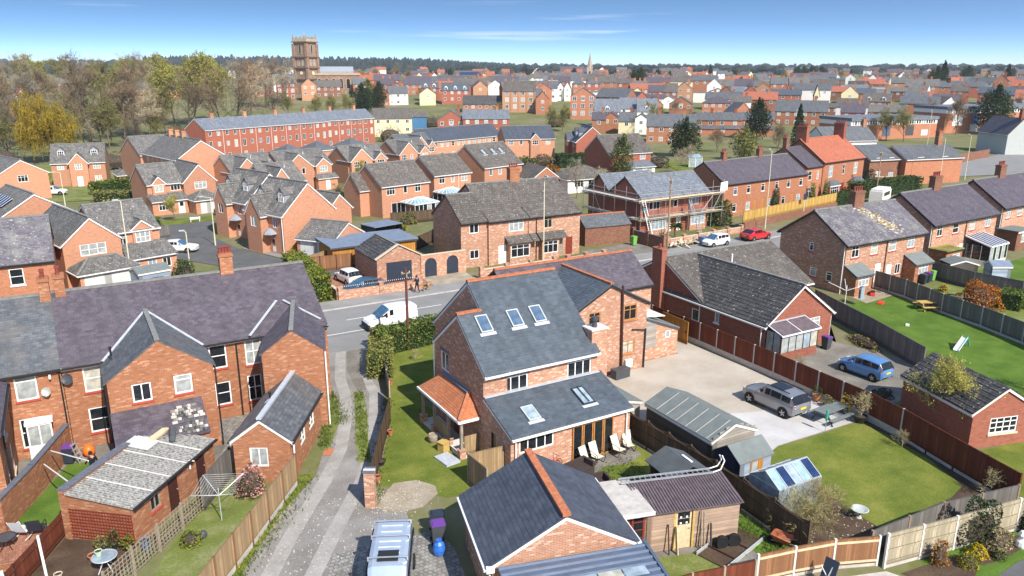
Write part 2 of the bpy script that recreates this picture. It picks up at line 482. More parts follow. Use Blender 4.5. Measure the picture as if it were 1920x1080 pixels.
# ground
ground_mat('grass',[(.28,(.065,.095,.016)),(.46,(.115,.148,.024)),(.6,(.185,.195,.04)),(.76,(.27,.25,.07))],.45,9)
ground_mat('grass_deep',[(.3,(.05,.095,.016)),(.5,(.085,.15,.022)),(.7,(.135,.2,.035))],.5,9)
ground_mat('grass_worn',[(.3,(.1,.12,.03)),(.5,(.15,.18,.045)),(.64,(.24,.235,.12)),(.76,(.36,.33,.25))],.6,7)
ground_mat('rough_land',[(.3,(.10,.105,.045)),(.45,(.14,.15,.055)),(.58,(.19,.17,.1)),(.74,(.25,.22,.16))],.09,.8)
ground_mat('asphalt',[(.3,(.19,.19,.185)),(.5,(.225,.222,.215)),(.7,(.26,.255,.245))],.35,16,.9,.2)
ground_mat('asphalt_dark',[(.3,(.085,.088,.09)),(.5,(.11,.112,.112)),(.7,(.14,.14,.138))],.4,16,.9,.2)
ground_mat('pavement',[(.3,(.2,.198,.19)),(.5,(.25,.245,.235)),(.7,(.3,.295,.28))],.5,12,.9,.2)
ground_mat('lane_dirt',[(.3,(.16,.145,.125)),(.44,(.21,.197,.18)),(.58,(.265,.252,.235)),(.76,(.34,.325,.3))],.5,9,.95,.6)
ground_mat('track_pale',[(.3,(.24,.222,.2)),(.45,(.3,.285,.262)),(.6,(.36,.345,.32)),(.76,(.42,.405,.38))],.9,9,.95,.5)
ground_mat('gravel_pale',[(.3,(.34,.285,.225)),(.5,(.43,.38,.315)),(.68,(.5,.46,.4))],.28,18,.95,.6)
ground_mat('gravel_white',[(.3,(.4,.385,.365)),(.5,(.49,.478,.462)),(.7,(.57,.56,.545))],.5,18,.95,.6)
ground_mat('soil',[(.3,(.055,.036,.025)),(.5,(.085,.058,.04)),(.7,(.13,.095,.065))],.8,9,.98,.8)
ground_mat('yard',[(.3,(.12,.108,.09)),(.5,(.19,.175,.15)),(.7,(.28,.265,.23))],.5,7,.95,.4)
ground_mat('sandy',[(.3,(.22,.17,.12)),(.5,(.32,.27,.2)),(.7,(.44,.4,.33))],.7,9,.95,.5)
slate('paving_blocks',(.2,.19,.175),(.27,.26,.24),.22,.22,(.15,.15,.1),.5,gap=.02,rough=.9)
slate('paving_red',(.3,.13,.08),(.36,.17,.11),.25,.25,(.25,.14,.1),.5,gap=.012,rough=.9)
plain('line_white',(.72,.71,.68),.8,.2,.12,3)
plain('kerb',(.42,.40,.37),.9,.2,.15,2)
# foliage
for nm,c in (('leaf_hedge',(.085,.135,.02)),('leaf_lime',(.2,.22,.03)),('leaf_dark',(.028,.05,.018)),('leaf_mid',(.06,.10,.025)),('leaf_gold',(.34,.26,.015)),
              ('leaf_willow',(.36,.26,.02)),('leaf_olive',(.25,.24,.07)),('leaf_bud',(.36,.34,.07)),('leaf_rust',(.36,.13,.01)),('leaf_pink',(.55,.28,.25)),('leaf_white',(.6,.57,.42)),
              ('leaf_yellow',(.62,.45,.01)),('leaf_heather',(.28,.13,.2)),('leaf_far',(.022,.036,.03)),('leaf_red',(.13,.045,.035)),('leaf_straw',(.42,.34,.2)),('leaf_grass',(.09,.15,.02))):
    leafmat(nm,c)
plain('bark',(.15,.115,.08),.95,.1,.3,6); plain('bark_dark',(.075,.058,.045),.95,.1,.3,6); plain('bark_pale',(.38,.32,.24),.95,.1,.25,6)
leafmat('twig',(.24,.175,.105),.4,.1); leafmat('twig_dark',(.13,.10,.075),.4,.1); leafmat('twig_olive',(.29,.25,.11),.4,.1); leafmat('twig_pale',(.4,.33,.22),.4,.1); leafmat('twig_grey',(.32,.28,.21),.4,.1)
# cars
for nm,c,mt in (('car_white',(.78,.78,.78),0),('car_blue',(.10,.25,.50),.2),('car_silver',(.30,.31,.33),.5),('car_red',(.55,.025,.03),.1),('car_navy',(.02,.03,.06),.3),
                  ('car_slate',(.06,.10,.15),.3),('car_grey',(.12,.12,.13),.3),('car_pale',(.42,.50,.60),.3)):
    paint(nm,c,.28,mt)
plain('car_glass',(.012,.014,.018),.05,.6,.1,3); plain('car_screen',(.05,.12,.2),.05,.6,.2,2); plain('light_red',(.5,.02,.015),.2,.5,.1,6); plain('light_clear',(.6,.6,.58),.15,.5,.1,6)
plain('plate_yellow',(.75,.55,.03),.5,.3,.03,6); plain('plate_white',(.75,.75,.73),.5,.3,.03,6); plain('rim',(.5,.5,.51),.3,.5,.1,6,metal=.7); plain('trim_black',(.02,.02,.022),.6,.3,.1,6)
# ---------------------------------------------------------------- windows and doors
_wcache = {}
KINDS = {'c1': (1,()),'c2': (2,()),'c3': (3,()),'c4': (4,()),'s': (1,(.52,)),'s2': (2,(.52,)),'t2': (2,(.68,)),'t3': (3,(.7,)),'t1': (1,(.7,)),'g2': (2,(.34,.67)),'g3': (3,(.5,)),'h1': (1,(.72,)),'b4': (4,(.62,)),'g4': (4,(.35,.68))}
def window_mesh(w,h,kind,frame,lod):
    k = ('w',round(w,2),round(h,2),kind,frame,lod)
    if k in _wcache: return _wcache[k]
    n,hb = KINDS[kind]; t = .075 if lod < 2 else .1
    mb = MB(); y0,y1 = (.025,.095) if lod < 2 else (-.03,.05)
    mb.box(-w/2,w/2,y0,y1,0,t); mb.box(-w/2,w/2,y0,y1,h - t,h)
    mb.box(-w/2,-w/2 + t,y0,y1,t,h - t); mb.box(w/2 - t,w/2,y0,y1,t,h - t)
    for i in range(1,n):
        x = -w/2 + w * i / n; mb.box(x - t*.4,x + t*.4,y0 + .004,y1,t,h - t)
    for f in hb: mb.box(-w/2 + t,w/2 - t,y0 + .008,y1,h*f - t*.32,h*f + t*.32)
    me = mb.mesh('window',frame); _wcache[k] = me; return me
def pane_mesh(w,h,glass):
    k = ('p',round(w,2),round(h,2),glass)
    if k in _wcache: return _wcache[k]
    mb = MB(); mb.box(-w/2 + .03,w/2 - .03,.065,.085,.03,h - .03)
    me = mb.mesh('pane',glass,uv=False); _wcache[k] = me; return me
def sill_mesh(w,m,d=.07):
    k = ('s',round(w,2),m)
    if k in _wcache: return _wcache[k]
    mb = MB(); mb.box(-w/2 - .08,w/2 + .08,-d,.02,-.11,-.003)
    me = mb.mesh('sill',m); _wcache[k] = me; return me
GL = ['glass'] * 5 + ['glass_net'] * 3 + ['glass_blind','glass_sky','glass_pale']
def window(parent,p,rotz,w,h,kind='c2',frame='white',sill=None,head=None,glass=None,lod=0,r=rnd):
    o = put('window',window_mesh(w,h,kind,frame,lod),parent,p,rotz)
    g = glass or r.choice(GL)
    if lod >= 2: put('pane',pane_mesh(w,h,g),o,(0,-.085,0))
    else: put('pane',pane_mesh(w,h,g),o)
    if sill: put('sill',sill_mesh(w,sill),o)
    if head:
        k = ('h',round(w,2),head)
        if k not in _wcache:
            mb = MB(); mb.box(-w/2 - .1,w/2 + .1,-.03,.02,.003,.2); _wcache[k] = mb.mesh('lintel',head)
        put('lintel',_wcache[k],o,(0,0,h))
    return o
def door(parent,p,rotz,w=.9,h=2.05,m='white',lod=0,glass=False):
    mb = MB(); mb.box(-w/2,w/2,.03,.09,0,h)
    if lod < 2:
        for z0,z1 in ((.2,.85),(1.05,1.75)): mb.box(-w*.32,w*.32,.015,.035,z0,z1)
    o = mb.build('door',m,parent,p,rotz)
    if glass:
        g = MB(); g.box(-w*.3,w*.3,.005,.02,1.08,1.72); g.build('pane','glass',o)
    if lod < 1:
        g = MB(); g.tube((w*.36,.03,1.0),(w*.36,-.04,1.0),.025,.025,6); g.build('handle','steel',o)
    return o

# ---------------------------------------------------------------- building blocks
FACE = {'F': (0,(1,0)),'R': (math.pi/2,(0,1)),'B': (math.pi,(-1,0)),'L': (-math.pi/2,(0,-1))}
def face_origin(f,x0,x1,y0,y1): return {'F': (x0,y0),'R': (x1,y0),'B': (x1,y1),'L': (x0,y1)}[f]
def wall_face(mb,o,u,n,w,z0,h,holes,rd=.1):
    us = sorted({0.0,w} | {a for q in holes for a in q[:2]}); zs = sorted({z0,h} | {a for q in holes for a in q[2:]})
    P = lambda a,z,d=0: (o[0] + u[0]*a - n[0]*d,o[1] + u[1]*a - n[1]*d,z)
    for i in range(len(us) - 1):
        for j in range(len(zs) - 1):
            a,b,c,d = us[i],us[i+1],zs[j],zs[j+1]
            if b - a < 1e-5 or d - c < 1e-5: continue
            ma,mz = (a + b) / 2,(c + d) / 2
            if any(q[0] < ma < q[1] and q[2] < mz < q[3] for q in holes): continue
            mb.poly([P(a,c),P(b,c),P(b,d),P(a,d)])
    for a,b,c,d in holes:
        mb.poly([P(a,c),P(a,c,rd),P(b,c,rd),P(b,c)][::-1]); mb.poly([P(a,d),P(b,d),P(b,d,rd),P(a,d,rd)][::-1])
        mb.poly([P(a,c),P(a,d),P(a,d,rd),P(a,c,rd)][::-1]); mb.poly([P(b,c),P(b,c,rd),P(b,d,rd),P(b,d)][::-1])
        mb.poly([P(a,c,rd),P(b,c,rd),P(b,d,rd),P(a,d,rd)])
def slab(mb,A,B,C,D,th=.07,course=0.0,lip=.014,jit=0.0):
    """roof plane: eave A-B, head D-C; built in lapped courses"""
    A,B,C,D = map(Vector,(A,B,C,D)); dn = Vector((0,0,-th))
    n = max(1,int(round(((D - A).length) / course))) if course else 1
    up = Vector((0,0,lip if course else 0))
    for i in range(n):
        t0,t1 = i / n,(i + 1) / n
        a,b,c,d = A.lerp(D,t0) + up,B.lerp(C,t0) + up,B.lerp(C,t1),A.lerp(D,t1)
        if (c - d).length < 1e-4: mb.poly([a,b,c])
        else: mb.poly([a,b,c,d])
        if course: mb.poly([A.lerp(D,t0),B.lerp(C,t0),b,a])
    if (C - D).length < 1e-4: mb.poly([B + dn,A + dn,D + dn])
    else: mb.poly([B + dn,A + dn,D + dn,C + dn]); mb.poly([C,D,D + dn,C + dn][::-1])
    mb.poly([A,A + dn,B + dn,B]); mb.poly([A,D,D + dn,A + dn]); mb.poly([B,B + dn,C + dn,C])
def bar_part(name,p,q,w,h,m,parent):
    mb = MB(); mb.bar(p,q,w,h); return mb.build(name,m,parent)
def block(t,x0,x1,y0,y1,he,hr,kind='gx',wall='brick_estate',roof='tile_grey',z0=0.0,wins=(),ov=.1,eo=.28,th=.08,course=0.0,trim='white',gut='white',ridge=None,lod=0,faces='FRBL',pipes=(),sill=None,head=None,frame='white',r=rnd,valley=None):
    """one roofed volume: walls with real openings, roof slabs, ridge, fascias, gutters, barge boards. wins: (face, u, z, w, h, kind[, opts])"""
    W,D = x1 - x0,y1 - y0
    top = {f: he for f in 'FRBL'}
    if kind == 'lF': top['B'] = hr
    if kind == 'lB': top['F'] = hr
    if kind == 'lL': top['R'] = hr
    if kind == 'lR': top['L'] = hr
    mb = MB()
    for f in faces:
        ang,u = FACE[f]; o = face_origin(f,x0,x1,y0,y1); w = W if f in 'FB' else D; n = (u[1],-u[0])
        hl = [(q[1] - q[3]/2,q[1] + q[3]/2,q[2] + z0,q[2] + q[4] + z0) for q in wins if q[0] == f and q[2] + q[4] + z0 < top[f] + .01] if lod < 2 else []
        wall_face(mb,o,u,n,w,z0,top[f],hl)
        P = lambda a,z: (o[0] + u[0]*a,o[1] + u[1]*a,z)
        if (kind == 'gx' and f in 'LR') or (kind == 'gy' and f in 'FB'): mb.poly([P(0,he),P(w,he),P(w/2,hr)])
        if (kind == 'lF' and f == 'R') or (kind == 'lB' and f == 'L') or (kind == 'lL' and f == 'F') or (kind == 'lR' and f == 'B'): mb.poly([P(0,he),P(w,he),P(w,hr)])
        if (kind == 'lF' and f == 'L') or (kind == 'lB' and f == 'R') or (kind == 'lL' and f == 'B') or (kind == 'lR' and f == 'F'): mb.poly([P(0,he),P(w,he),P(0,hr)])
    if mb.f: mb.build('wall',wall,t)
    for q in wins:
        f,a,z,w,h = q[:5]; kd = q[5] if len(q) > 5 else 'c2'; op = q[6] if len(q) > 6 else {}
        ang,u = FACE[f]; o = face_origin(f,x0,x1,y0,y1)
        p = (o[0] + u[0]*a,o[1] + u[1]*a,z + z0)
        if kd == 'door': door(t,p,ang,w,h,op.get('m','white'),lod,op.get('glass',False))
        elif kd == 'garage':
            g = MB(); g.box(-w/2,w/2,.03,.08,0,h)
            nr = 8
            for i in range(nr): g.box(-w/2 + .05 + i*(w-.1)/nr + .02,-w/2 + .05 + (i+1)*(w-.1)/nr - .02,.012,.03,.06,h - .06)
            g.build('garage_door',op.get('m','shutter_white'),t,p,ang)
        else: window(t,p,ang,w,h,kd,op.get('frame',frame),op.get('sill',sill),op.get('head',head),op.get('glass'),lod,r)
    # roof
    rm = MB(); L = []
    up = th
    if kind in ('gx','gy'):
        half = (D if kind == 'gx' else W) / 2; sl = (hr - he) / half; ze = he - eo*sl + up; zr = hr + up
        if kind == 'gx':
            ym = (y0 + y1) / 2; a,b = x0 - ov,x1 + ov
            L = [((a,y0-eo,ze),(b,y0-eo,ze),(b,ym,zr),(a,ym,zr)),((b,y1+eo,ze),(a,y1+eo,ze),(a,ym,zr),(b,ym,zr))]
            rl = ((a,ym,zr),(b,ym,zr))
        else:
            xm = (x0 + x1) / 2; a,b = y0 - ov,(y1 + ov if valley is None else valley)
            L = [((x0-eo,b,ze),(x0-eo,a,ze),(xm,a,zr),(xm,b,zr)),((x1+eo,a,ze),(x1+eo,b,ze),(xm,b,zr),(xm,a,zr))]
            rl = ((xm,a,zr),(xm,b,zr))
    elif kind == 'hip':
        if W >= D:
            k = D/2; sl = (hr - he)/k; ze = he - eo*sl + up; zr = hr + up; ym = (y0+y1)/2; a,b = x0 + k,x1 - k
            c = [(x0-eo,y0-eo,ze),(x1+eo,y0-eo,ze),(x1+eo,y1+eo,ze),(x0-eo,y1+eo,ze)]; p,q = (a,ym,zr),(b,ym,zr)
            L = [(c[0],c[1],q,p),(c[2],c[3],p,q),(c[1],c[2],q,q),(c[3],c[0],p,p)]
        else:
            k = W/2; sl = (hr - he)/k; ze = he - eo*sl + up; zr = hr + up; xm = (x0+x1)/2
            c = [(x0-eo,y0-eo,ze),(x1+eo,y0-eo,ze),(x1+eo,y1+eo,ze),(x0-eo,y1+eo,ze)]; p,q = (xm,y0+k,zr),(xm,y1-k,zr)
            L = [(c[0],c[1],p,p),(c[1],c[2],q,p),(c[2],c[3],q,q),(c[3],c[0],p,q)]
        rl = (p,q)
        if ridge and lod < 2:
            for i,e in ((0,p),(1,p if W < D else q),(2,q),(3,q if W < D else p)): bar_part('hip_tiles',Vector(c[i]) + Vector((0,0,.03)),Vector(e) + Vector((0,0,.03)),.22,.1,ridge,t)
    elif kind == 'flat':
        ze = he + up; rl = None; L = [((x0-eo,y0-eo,ze),(x1+eo,y0-eo,ze),(x1+eo,y1+eo,ze),(x0-eo,y1+eo,ze))]
    else:
        rl = None; sl = (hr - he) / (D if kind in ('lF','lB') else W); zl = he - eo*sl + up; zh = hr + up
        if kind == 'lF': L = [((x0-ov,y0-eo,zl),(x1+ov,y0-eo,zl),(x1+ov,y1,zh),(x0-ov,y1,zh))]
        if kind == 'lB': L = [((x1+ov,y1+eo,zl),(x0-ov,y1+eo,zl),(x0-ov,y0,zh),(x1+ov,y0,zh))]
        if kind == 'lL': L = [((x0-eo,y1+ov,zl),(x0-eo,y0-ov,zl),(x1,y0-ov,zh),(x1,y1+ov,zh))]
        if kind == 'lR': L = [((x1+eo,y0-ov,zl),(x1+eo,y1+ov,zl),(x0,y1+ov,zh),(x0,y0-ov,zh))]
    for A,B,C,Dd in L: slab(rm,A,B,C,Dd,th,course if kind != 'flat' else 0,.014 if course < .3 else .04)
    ro = rm.build('roof',roof,t)
    if rl and ridge and lod < 2: bar_part('ridge_tiles',Vector(rl[0]) + Vector((0,0,.02)),Vector(rl[1]) + Vector((0,0,.02)),.26,.12,ridge,ro)
    if lod < 2 and trim:
        for i,(A,B,C,Dd) in enumerate(L):
            A,B,C,Dd = map(Vector,(A,B,C,Dd))
            nrm = (B - A).normalized().cross(Vector((0,0,1)))      # outwards
            dz = Vector((0,0,-th - .09)); ins = nrm * -.03
            if lod == 0 or nrm.y < .5:
                bar_part('fascia',A + dz + ins,B + dz + ins,.03,.18,trim,t)
                if gut: bar_part('gutter',A + dz + nrm*.05 + Vector((0,0,.04)),B + dz + nrm*.05 + Vector((0,0,.04)),.11,.09,gut,t)
            if kind in ('gx','gy') or kind[0] == 'l':
                ins2 = (B - A).normalized() * .03; dz2 = Vector((0,0,-th - .07))
                bar_part('barge_board',A + dz2 + ins2,Dd + dz2 + ins2,.03,.16,trim,t)
                bar_part('barge_board',B + dz2 - ins2,C + dz2 - ins2,.03,.16,trim,t)
    for (px,py,m) in pipes:
        pm = MB(); pm.tube((px,py,z0),(px,py,he - .1),.045,.045,6); pm.build('downpipe',m,t)
    return ro
def chimney(t,x,y,z0,z1,sx=.7,sy=.5,m='brick_old',pots=2,pot='pot_red',lod=0):
    mb = MB(); mb.box(x-sx/2,x+sx/2,y-sy/2,y+sy/2,z0,z1 - .2)
    mb.box(x-sx/2-.06,x+sx/2+.06,y-sy/2-.06,y+sy/2+.06,z1 - .2,z1 - .06); mb.box(x-sx/2-.01,x+sx/2+.01,y-sy/2-.01,y+sy/2+.01,z1 - .06,z1)
    o = mb.build('chimney',m,t)
    for i in range(pots):
        f = (i + .5) / pots - .5
        px,py = (x + f*sx*.95,y) if sx >= sy else (x,y + f*sy*.95)
        key = ('pot',pot,lod > 0)
        if key not in _wcache:
            p = MB(); p.lathe([(.13,0),(.11,.08),(.1,.38),(.14,.4),(.14,.46),(.09,.47)],8 if lod == 0 else 6); _wcache[key] = p.mesh('chimney_pot',pot)
        put('chimney_pot',_wcache[key],o,(px,py,z1 - .01))
    return o
def rooflight(t,x,y,z,slope,w=.78,h=1.18,m='render_grey',glass='glass_sky',rz=0.0):
    """a skylight lying on a roof plane whose eave faces local -y"""
    mb = MB(); mb.box(-w/2,w/2,-h/2,-h/2 + .07,.02,.1); mb.box(-w/2,w/2,h/2 - .07,h/2,.02,.1); mb.box(-w/2,-w/2+.07,-h/2+.07,h/2-.07,.02,.1); mb.box(w/2-.07,w/2,-h/2+.07,h/2-.07,.02,.1)
    o = mb.build('roof_window',m,t,(x,y,z)); o.rotation_euler = Matrix.Rotation(rz,3,'Z').to_4x4().to_euler() if False else (slope,0,rz)
    g = MB(); g.box(-w/2 + .05,w/2 - .05,-h/2 + .05,h/2 - .05,.03,.075); g.build('pane',glass,o)
    f = MB(); f.box(-w/2 - .12,w/2 + .12,-h/2 - .22,-h/2 - .01,.012,.024); f.build('flashing','flashing',o)
    return o
def dormer(t,x,y,z,w=1.3,h=1.2,d=1.6,roof='tile_grey',cheek='lead',kind='g3',lod=0,rotz=0.0):
    """small gabled dormer, front at local y, running back d"""
    b = put('dormer',None,t,(x,y,z),rotz)
    mb = MB(); hw = w/2; hh = h*.62
    mb.poly([(-hw,0,0),(hw,0,0),(hw,0,hh),(0,0,h),(-hw,0,hh)])
    mb.poly([(hw,0,0),(hw,d,hh*.6),(hw,d,hh),(hw,0,hh)]); mb.poly([(-hw,d,hh*.6),(-hw,0,0),(-hw,0,hh),(-hw,d,hh)])
    mb.build('cheek',cheek,b)
    rm = MB(); e = .12; s = (h - hh)/hw
    slab(rm,(-hw-e,d+.3,hh-e*s+.05),(-hw-e,-e,hh-e*s+.05),(0,-e,h+.05),(0,d+.3,h+.05),.05)
    slab(rm,(hw+e,-e,hh-e*s+.05),(hw+e,d+.3,hh-e*s+.05),(0,d+.3,h+.05),(0,-e,h+.05),.05)
    rm.build('dormer_roof',roof,b)
    window(b,(0,-.1,.06),0,w*.78,hh*.95,kind,lod=lod,glass='glass')
    return b

# ---------------------------------------------------------------- ground sheets
def sheet(name,pts,m,z,drape=False,step=5.0,label=None):
    bm = bmesh.new()
    f = bm.faces.new([bm.verts.new((x,y,0)) for x,y in pts])
    bmesh.ops.triangulate(bm,faces=bm.faces[:])
    if drape:
        for _ in range(7):
            es = [e for e in bm.edges if e.calc_length() > step]
            if not es: break
            bmesh.ops.subdivide_edges(bm,edges=es,cuts=1); bmesh.ops.triangulate(bm,faces=bm.faces[:])
    for v in bm.verts: v.co.z = z + (gz(v.co.x,v.co.y) if drape else 0)
    bmesh.ops.recalc_face_normals(bm,faces=bm.faces[:])
    for fc in bm.faces:
        if fc.normal.z < 0: fc.normal_flip()
    me = bpy.data.meshes.new(name); bm.to_mesh(me); bm.free(); me.materials.append(M[m])
    ul = me.uv_layers.new(name='uv')
    for lp in me.loops: ul.data[lp.index].uv = me.vertices[lp.vertex_index].co.xy
    return struct(put(name,me))
def ribbon(pts,w):
    """outline of a strip of width w along a polyline"""
    L,Rr = [],[]
    for i,p in enumerate(pts):
        a = Vector(pts[max(0,i-1)]); b = Vector(pts[min(len(pts)-1,i+1)]); d = (b - a).normalized(); n = Vector((-d.y,d.x))
        L.append(tuple(Vector(p) + n*w/2)); Rr.append(tuple(Vector(p) - n*w/2))
    return L + Rr[::-1]

# ---------------------------------------------------------------- fences
def fence(label,pts,h=1.8,m='fence_brown',post='concrete',bay=1.9,board=0.0,cap=None,bowed=0.0,name='fence',rails=0,z=0.0,group=None,pw=.1):
    """posts and panels one by one along a polyline; board = height of concrete gravel boards"""
    t = thing(name,label,'fence',(pts[0][0],pts[0][1],z),0,group)
    o = Vector(pts[0])
    first = True
    for a,b in zip(pts,pts[1:]):
        a,b = Vector(a),Vector(b); L = (b - a).length; n = max(1,round(L / bay)); d = (b - a) / L; nr = Vector((-d.y,d.x)); rz = math.atan2(d.y,d.x)
        for i in range(n + 1):
            p = a + d * (L * i / n) - o
            if i > 0 or first:
                mb = MB(); mb.box(-pw/2,pw/2,-pw/2,pw/2,0,h + .06); mb.build('post',post,t,(p.x,p.y,0),rz)
            first = False
            if i == n: continue
            bw = L / n - pw; mb = MB(); hh = h
            q = p + d * (L / n / 2)
            if bowed:
                k = 6
                for s in range(k):
                    u0,u1 = -bw/2 + bw*s/k,-bw/2 + bw*(s+1)/k
                    z0,z1 = hh - bowed*(1 - (2*u0/bw)**2) + bowed,hh - bowed*(1 - (2*u1/bw)**2) + bowed
                    z0,z1 = hh - bowed*(1-(2*u0/bw)**2),hh - bowed*(1-(2*u1/bw)**2)
                    mb.poly([(u0,-.02,board),(u1,-.02,board),(u1,-.02,z1),(u0,-.02,z0)]); mb.poly([(u1,.02,board),(u0,.02,board),(u0,.02,z0),(u1,.02,z1)]); mb.poly([(u0,-.02,z0),(u1,-.02,z1),(u1,.02,z1),(u0,.02,z0)])
            else:
                mb.box(-bw/2,bw/2,-.02,.02,board + .005,hh)
                mb.box(-bw/2,bw/2,-.035,.035,hh + .003,hh + .035)
            po = mb.build('panel',m,t,(q.x,q.y,0),rz)
            for k in range(rails):
                zz = board + (hh - board) * (.12 + .76 * k / max(1,rails - 1)); rb = MB(); rb.box(-bw/2,bw/2,-.075,-.023,zz - .045,zz + .045); rb.build('rail',m if cap is None else cap,po)
            if board:
                gb = MB(); gb.box(-bw/2,bw/2,-.025,.025,0,board - .003); gb.build('gravel_board','concrete',t,(q.x,q.y,0),rz)
    return t
def garden_wall(label,pts,h=1.2,m='brick_old',cop='coping_blue',th=.23,name='garden_wall',piers=0.0,z=0.0):
    t = thing(name,label,'wall',(pts[0][0],pts[0][1],z)); o = Vector(pts[0])
    for a,b in zip(pts,pts[1:]):
        a,b = Vector(a) - o,Vector(b) - o; L = (b - a).length; d = (b - a)/L; rz = math.atan2(d.y,d.x)
        mb = MB(); mb.box(0,L,-th/2,th/2,0,h); mb.build('wall_length',m,t,(a.x,a.y,0),rz)
        if cop: mb = MB(); mb.box(-.02,L + .02,-th/2 - .04,th/2 + .04,h + .002,h + .075); mb.build('coping',cop,t,(a.x,a.y,0),rz)
        if piers:
            n = max(1,round(L / piers))
            for i in range(n + 1):
                p = a + d*(L*i/n); mb = MB(); mb.box(-.22,.22,-.22,.22,0,h + .3); mb.box(-.26,.26,-.26,.26,h + .302,h + .37); mb.build('pier',m,t,(p.x,p.y,0),rz)
    return t

# ---------------------------------------------------------------- plants
def leaf_quad(mb,p,s,r,mi=0,up=.5):
    n = Vector((r.gauss(0,1),r.gauss(0,1),r.gauss(0,1) + up)); n = n.normalized() if n.length > 1e-3 else Vector((0,0,1))
    a = n.orthogonal().normalized(); b = n.cross(a); th = r.random()*6.28; a,b = a*math.cos(th) + b*math.sin(th),b*math.cos(th) - a*math.sin(th)
    a *= s; b *= s*.6; p = Vector(p)
    mb.poly([p - a,p + b,p + a,p - b],mi)
def tree_mesh(seed,H=10,tr=.22,spread=.42,levels=4,kids=(7,6,5,5),twig=1.0,tw=.02,ntw=5,leaf=0.0,nleaf=0,droop=0.0,clear=.25,lean=0.1,bark='bark',twm='twig',lfm='leaf_bud',leader=True,up=.25):
    r = random.Random(seed); tm,cm = MB(),MB()
    def grow(p,d,L,rr,lv):
        n = 4 if lv == 0 else 3; pts = [Vector(p)]; d = Vector(d).normalized()
        for i in range(n):
            j = Vector((r.gauss(0,1),r.gauss(0,1),r.gauss(0,.6))) * (.10 if lv == 0 else .2)
            d = (d + j + Vector((0,0,up*.25 - droop*(lv >= 2)*.45))).normalized(); pts.append(pts[-1] + d*(L/n))
        e = rr * (.35 if lv == 0 else .3)
        for i in range(n):
            a,b = rr + (e-rr)*i/n,rr + (e-rr)*(i+1)/n
            if rr > .016: tm.tube(pts[i],pts[i+1],a,b,6 if lv == 0 else 4 if lv == 1 else 3,0,False)
        if lv >= levels - 1:
            for k in range(ntw):
                t = r.uniform(.1,1.0); i = min(n-1,int(t*n)); q = pts[i].lerp(pts[i+1],t*n - i)
                td = (d + Vector((r.gauss(0,.7),r.gauss(0,.7),r.gauss(.1,.6) - droop*1.6))).normalized(); l = twig*r.uniform(.5,1.2)
                sd = td.orthogonal().normalized(); sd = (Quaternion(td,r.random()*6.28) @ sd) * tw
                if droop: 
                    m1 = q + td*l*.4; m2 = m1 + Vector((r.gauss(0,.06),r.gauss(0,.06),-l))
                    cm.poly([q - sd,q + sd,m1 + sd,m1 - sd],0); cm.poly([m1 - sd,m1 + sd,m2],0); tip = m2
                else: cm.poly([q - sd,q + sd,q + td*l],0); tip = q + td*l
                for _ in range(nleaf):
                    s = r.random(); leaf_quad(cm,(q.lerp(tip,s)) + Vector((r.gauss(0,.08),r.gauss(0,.08),r.gauss(0,.08))),leaf*r.uniform(.6,1.3),r,1)
            return
        m = kids[lv]
        for k in range(m):
            t = (clear + (1 - clear)*(k + r.random())/m) if lv == 0 else r.uniform(.25,1.0)
            i = min(n-1,int(t*n)); q = pts[i].lerp(pts[i+1],t*n - i)
            az = k*2.4 + r.random(); tilt = r.uniform(.55,1.15) * (1.25 - .55*t if lv == 0 else 1.0)
            side = d.orthogonal().normalized(); side = Quaternion(d,az) @ side
            nd = (d*math.cos(tilt) + side*math.sin(tilt) + Vector((0,0,up))).normalized()
            grow(q,nd,(H*spread*(1.15 - .6*t) if lv == 0 else L*r.uniform(.5,.75)),rr*(.5 if lv == 0 else .55)*(1.1 - .4*t),lv + 1)
        if lv > 0 or leader: grow(pts[-1],d,L*.45,e,lv + 1)
    grow((0,0,-.1),(r.gauss(0,lean*.4),r.gauss(0,lean*.4),1),H*.72,tr,0)
    k = H/max(v[2] for v in cm.v)
    for mb in (tm,cm): mb.v = [(a*k,b*k,c*k) for a,b,c in mb.v]
    return tm.mesh('trunk',bark,smooth=True,uv=False),cm.mesh('crown',[twm,lfm],uv=False)
def leafy_mesh(seed,H=6,rx=2.2,n=2600,leaf=.16,m='leaf_dark',conical=0.0,tr=.15,bark='bark_dark',z0=.15,m2=None,lumps=14):
    """dense evergreen crown: leaves gathered in lumps through the whole volume"""
    r = random.Random(seed); cm,tm = MB(),MB()
    tm.tube((0,0,-.1),(0,0,H*.8),tr,tr*.3,6,0,False)
    cs = []
    for i in range(lumps):
        t = (i + r.random())/lumps; zz = H*(z0 + (1 - z0)*t); prof = (1 - t)**.85 + .05 if conical else math.sqrt(max(.05,1 - (2*t - .85)**2*.85))
        az = i*2.4 + r.random(); rr = rx*prof
        cs.append((Vector((math.cos(az)*rr*.55,math.sin(az)*rr*.55,zz)),max(.25,rr*.62),(H/lumps*1.9 if conical else rx*.5)))
        tm.tube((0,0,zz*.75),cs[-1][0],tr*.35,.02,3,0,False)
    for k in range(n):
        c,a,b = r.choice(cs); v = Vector((r.gauss(0,1),r.gauss(0,1),r.gauss(0,1))).normalized() * (r.random()**.4)
        leaf_quad(cm,c + Vector((v.x*a,v.y*a,v.z*b)),leaf*r.uniform(.6,1.4),r,0 if (m2 is None or r.random() < .7) else 1)
    return tm.mesh('trunk',bark,smooth=True,uv=False),cm.mesh('crown',[m,m2 or m],uv=False)
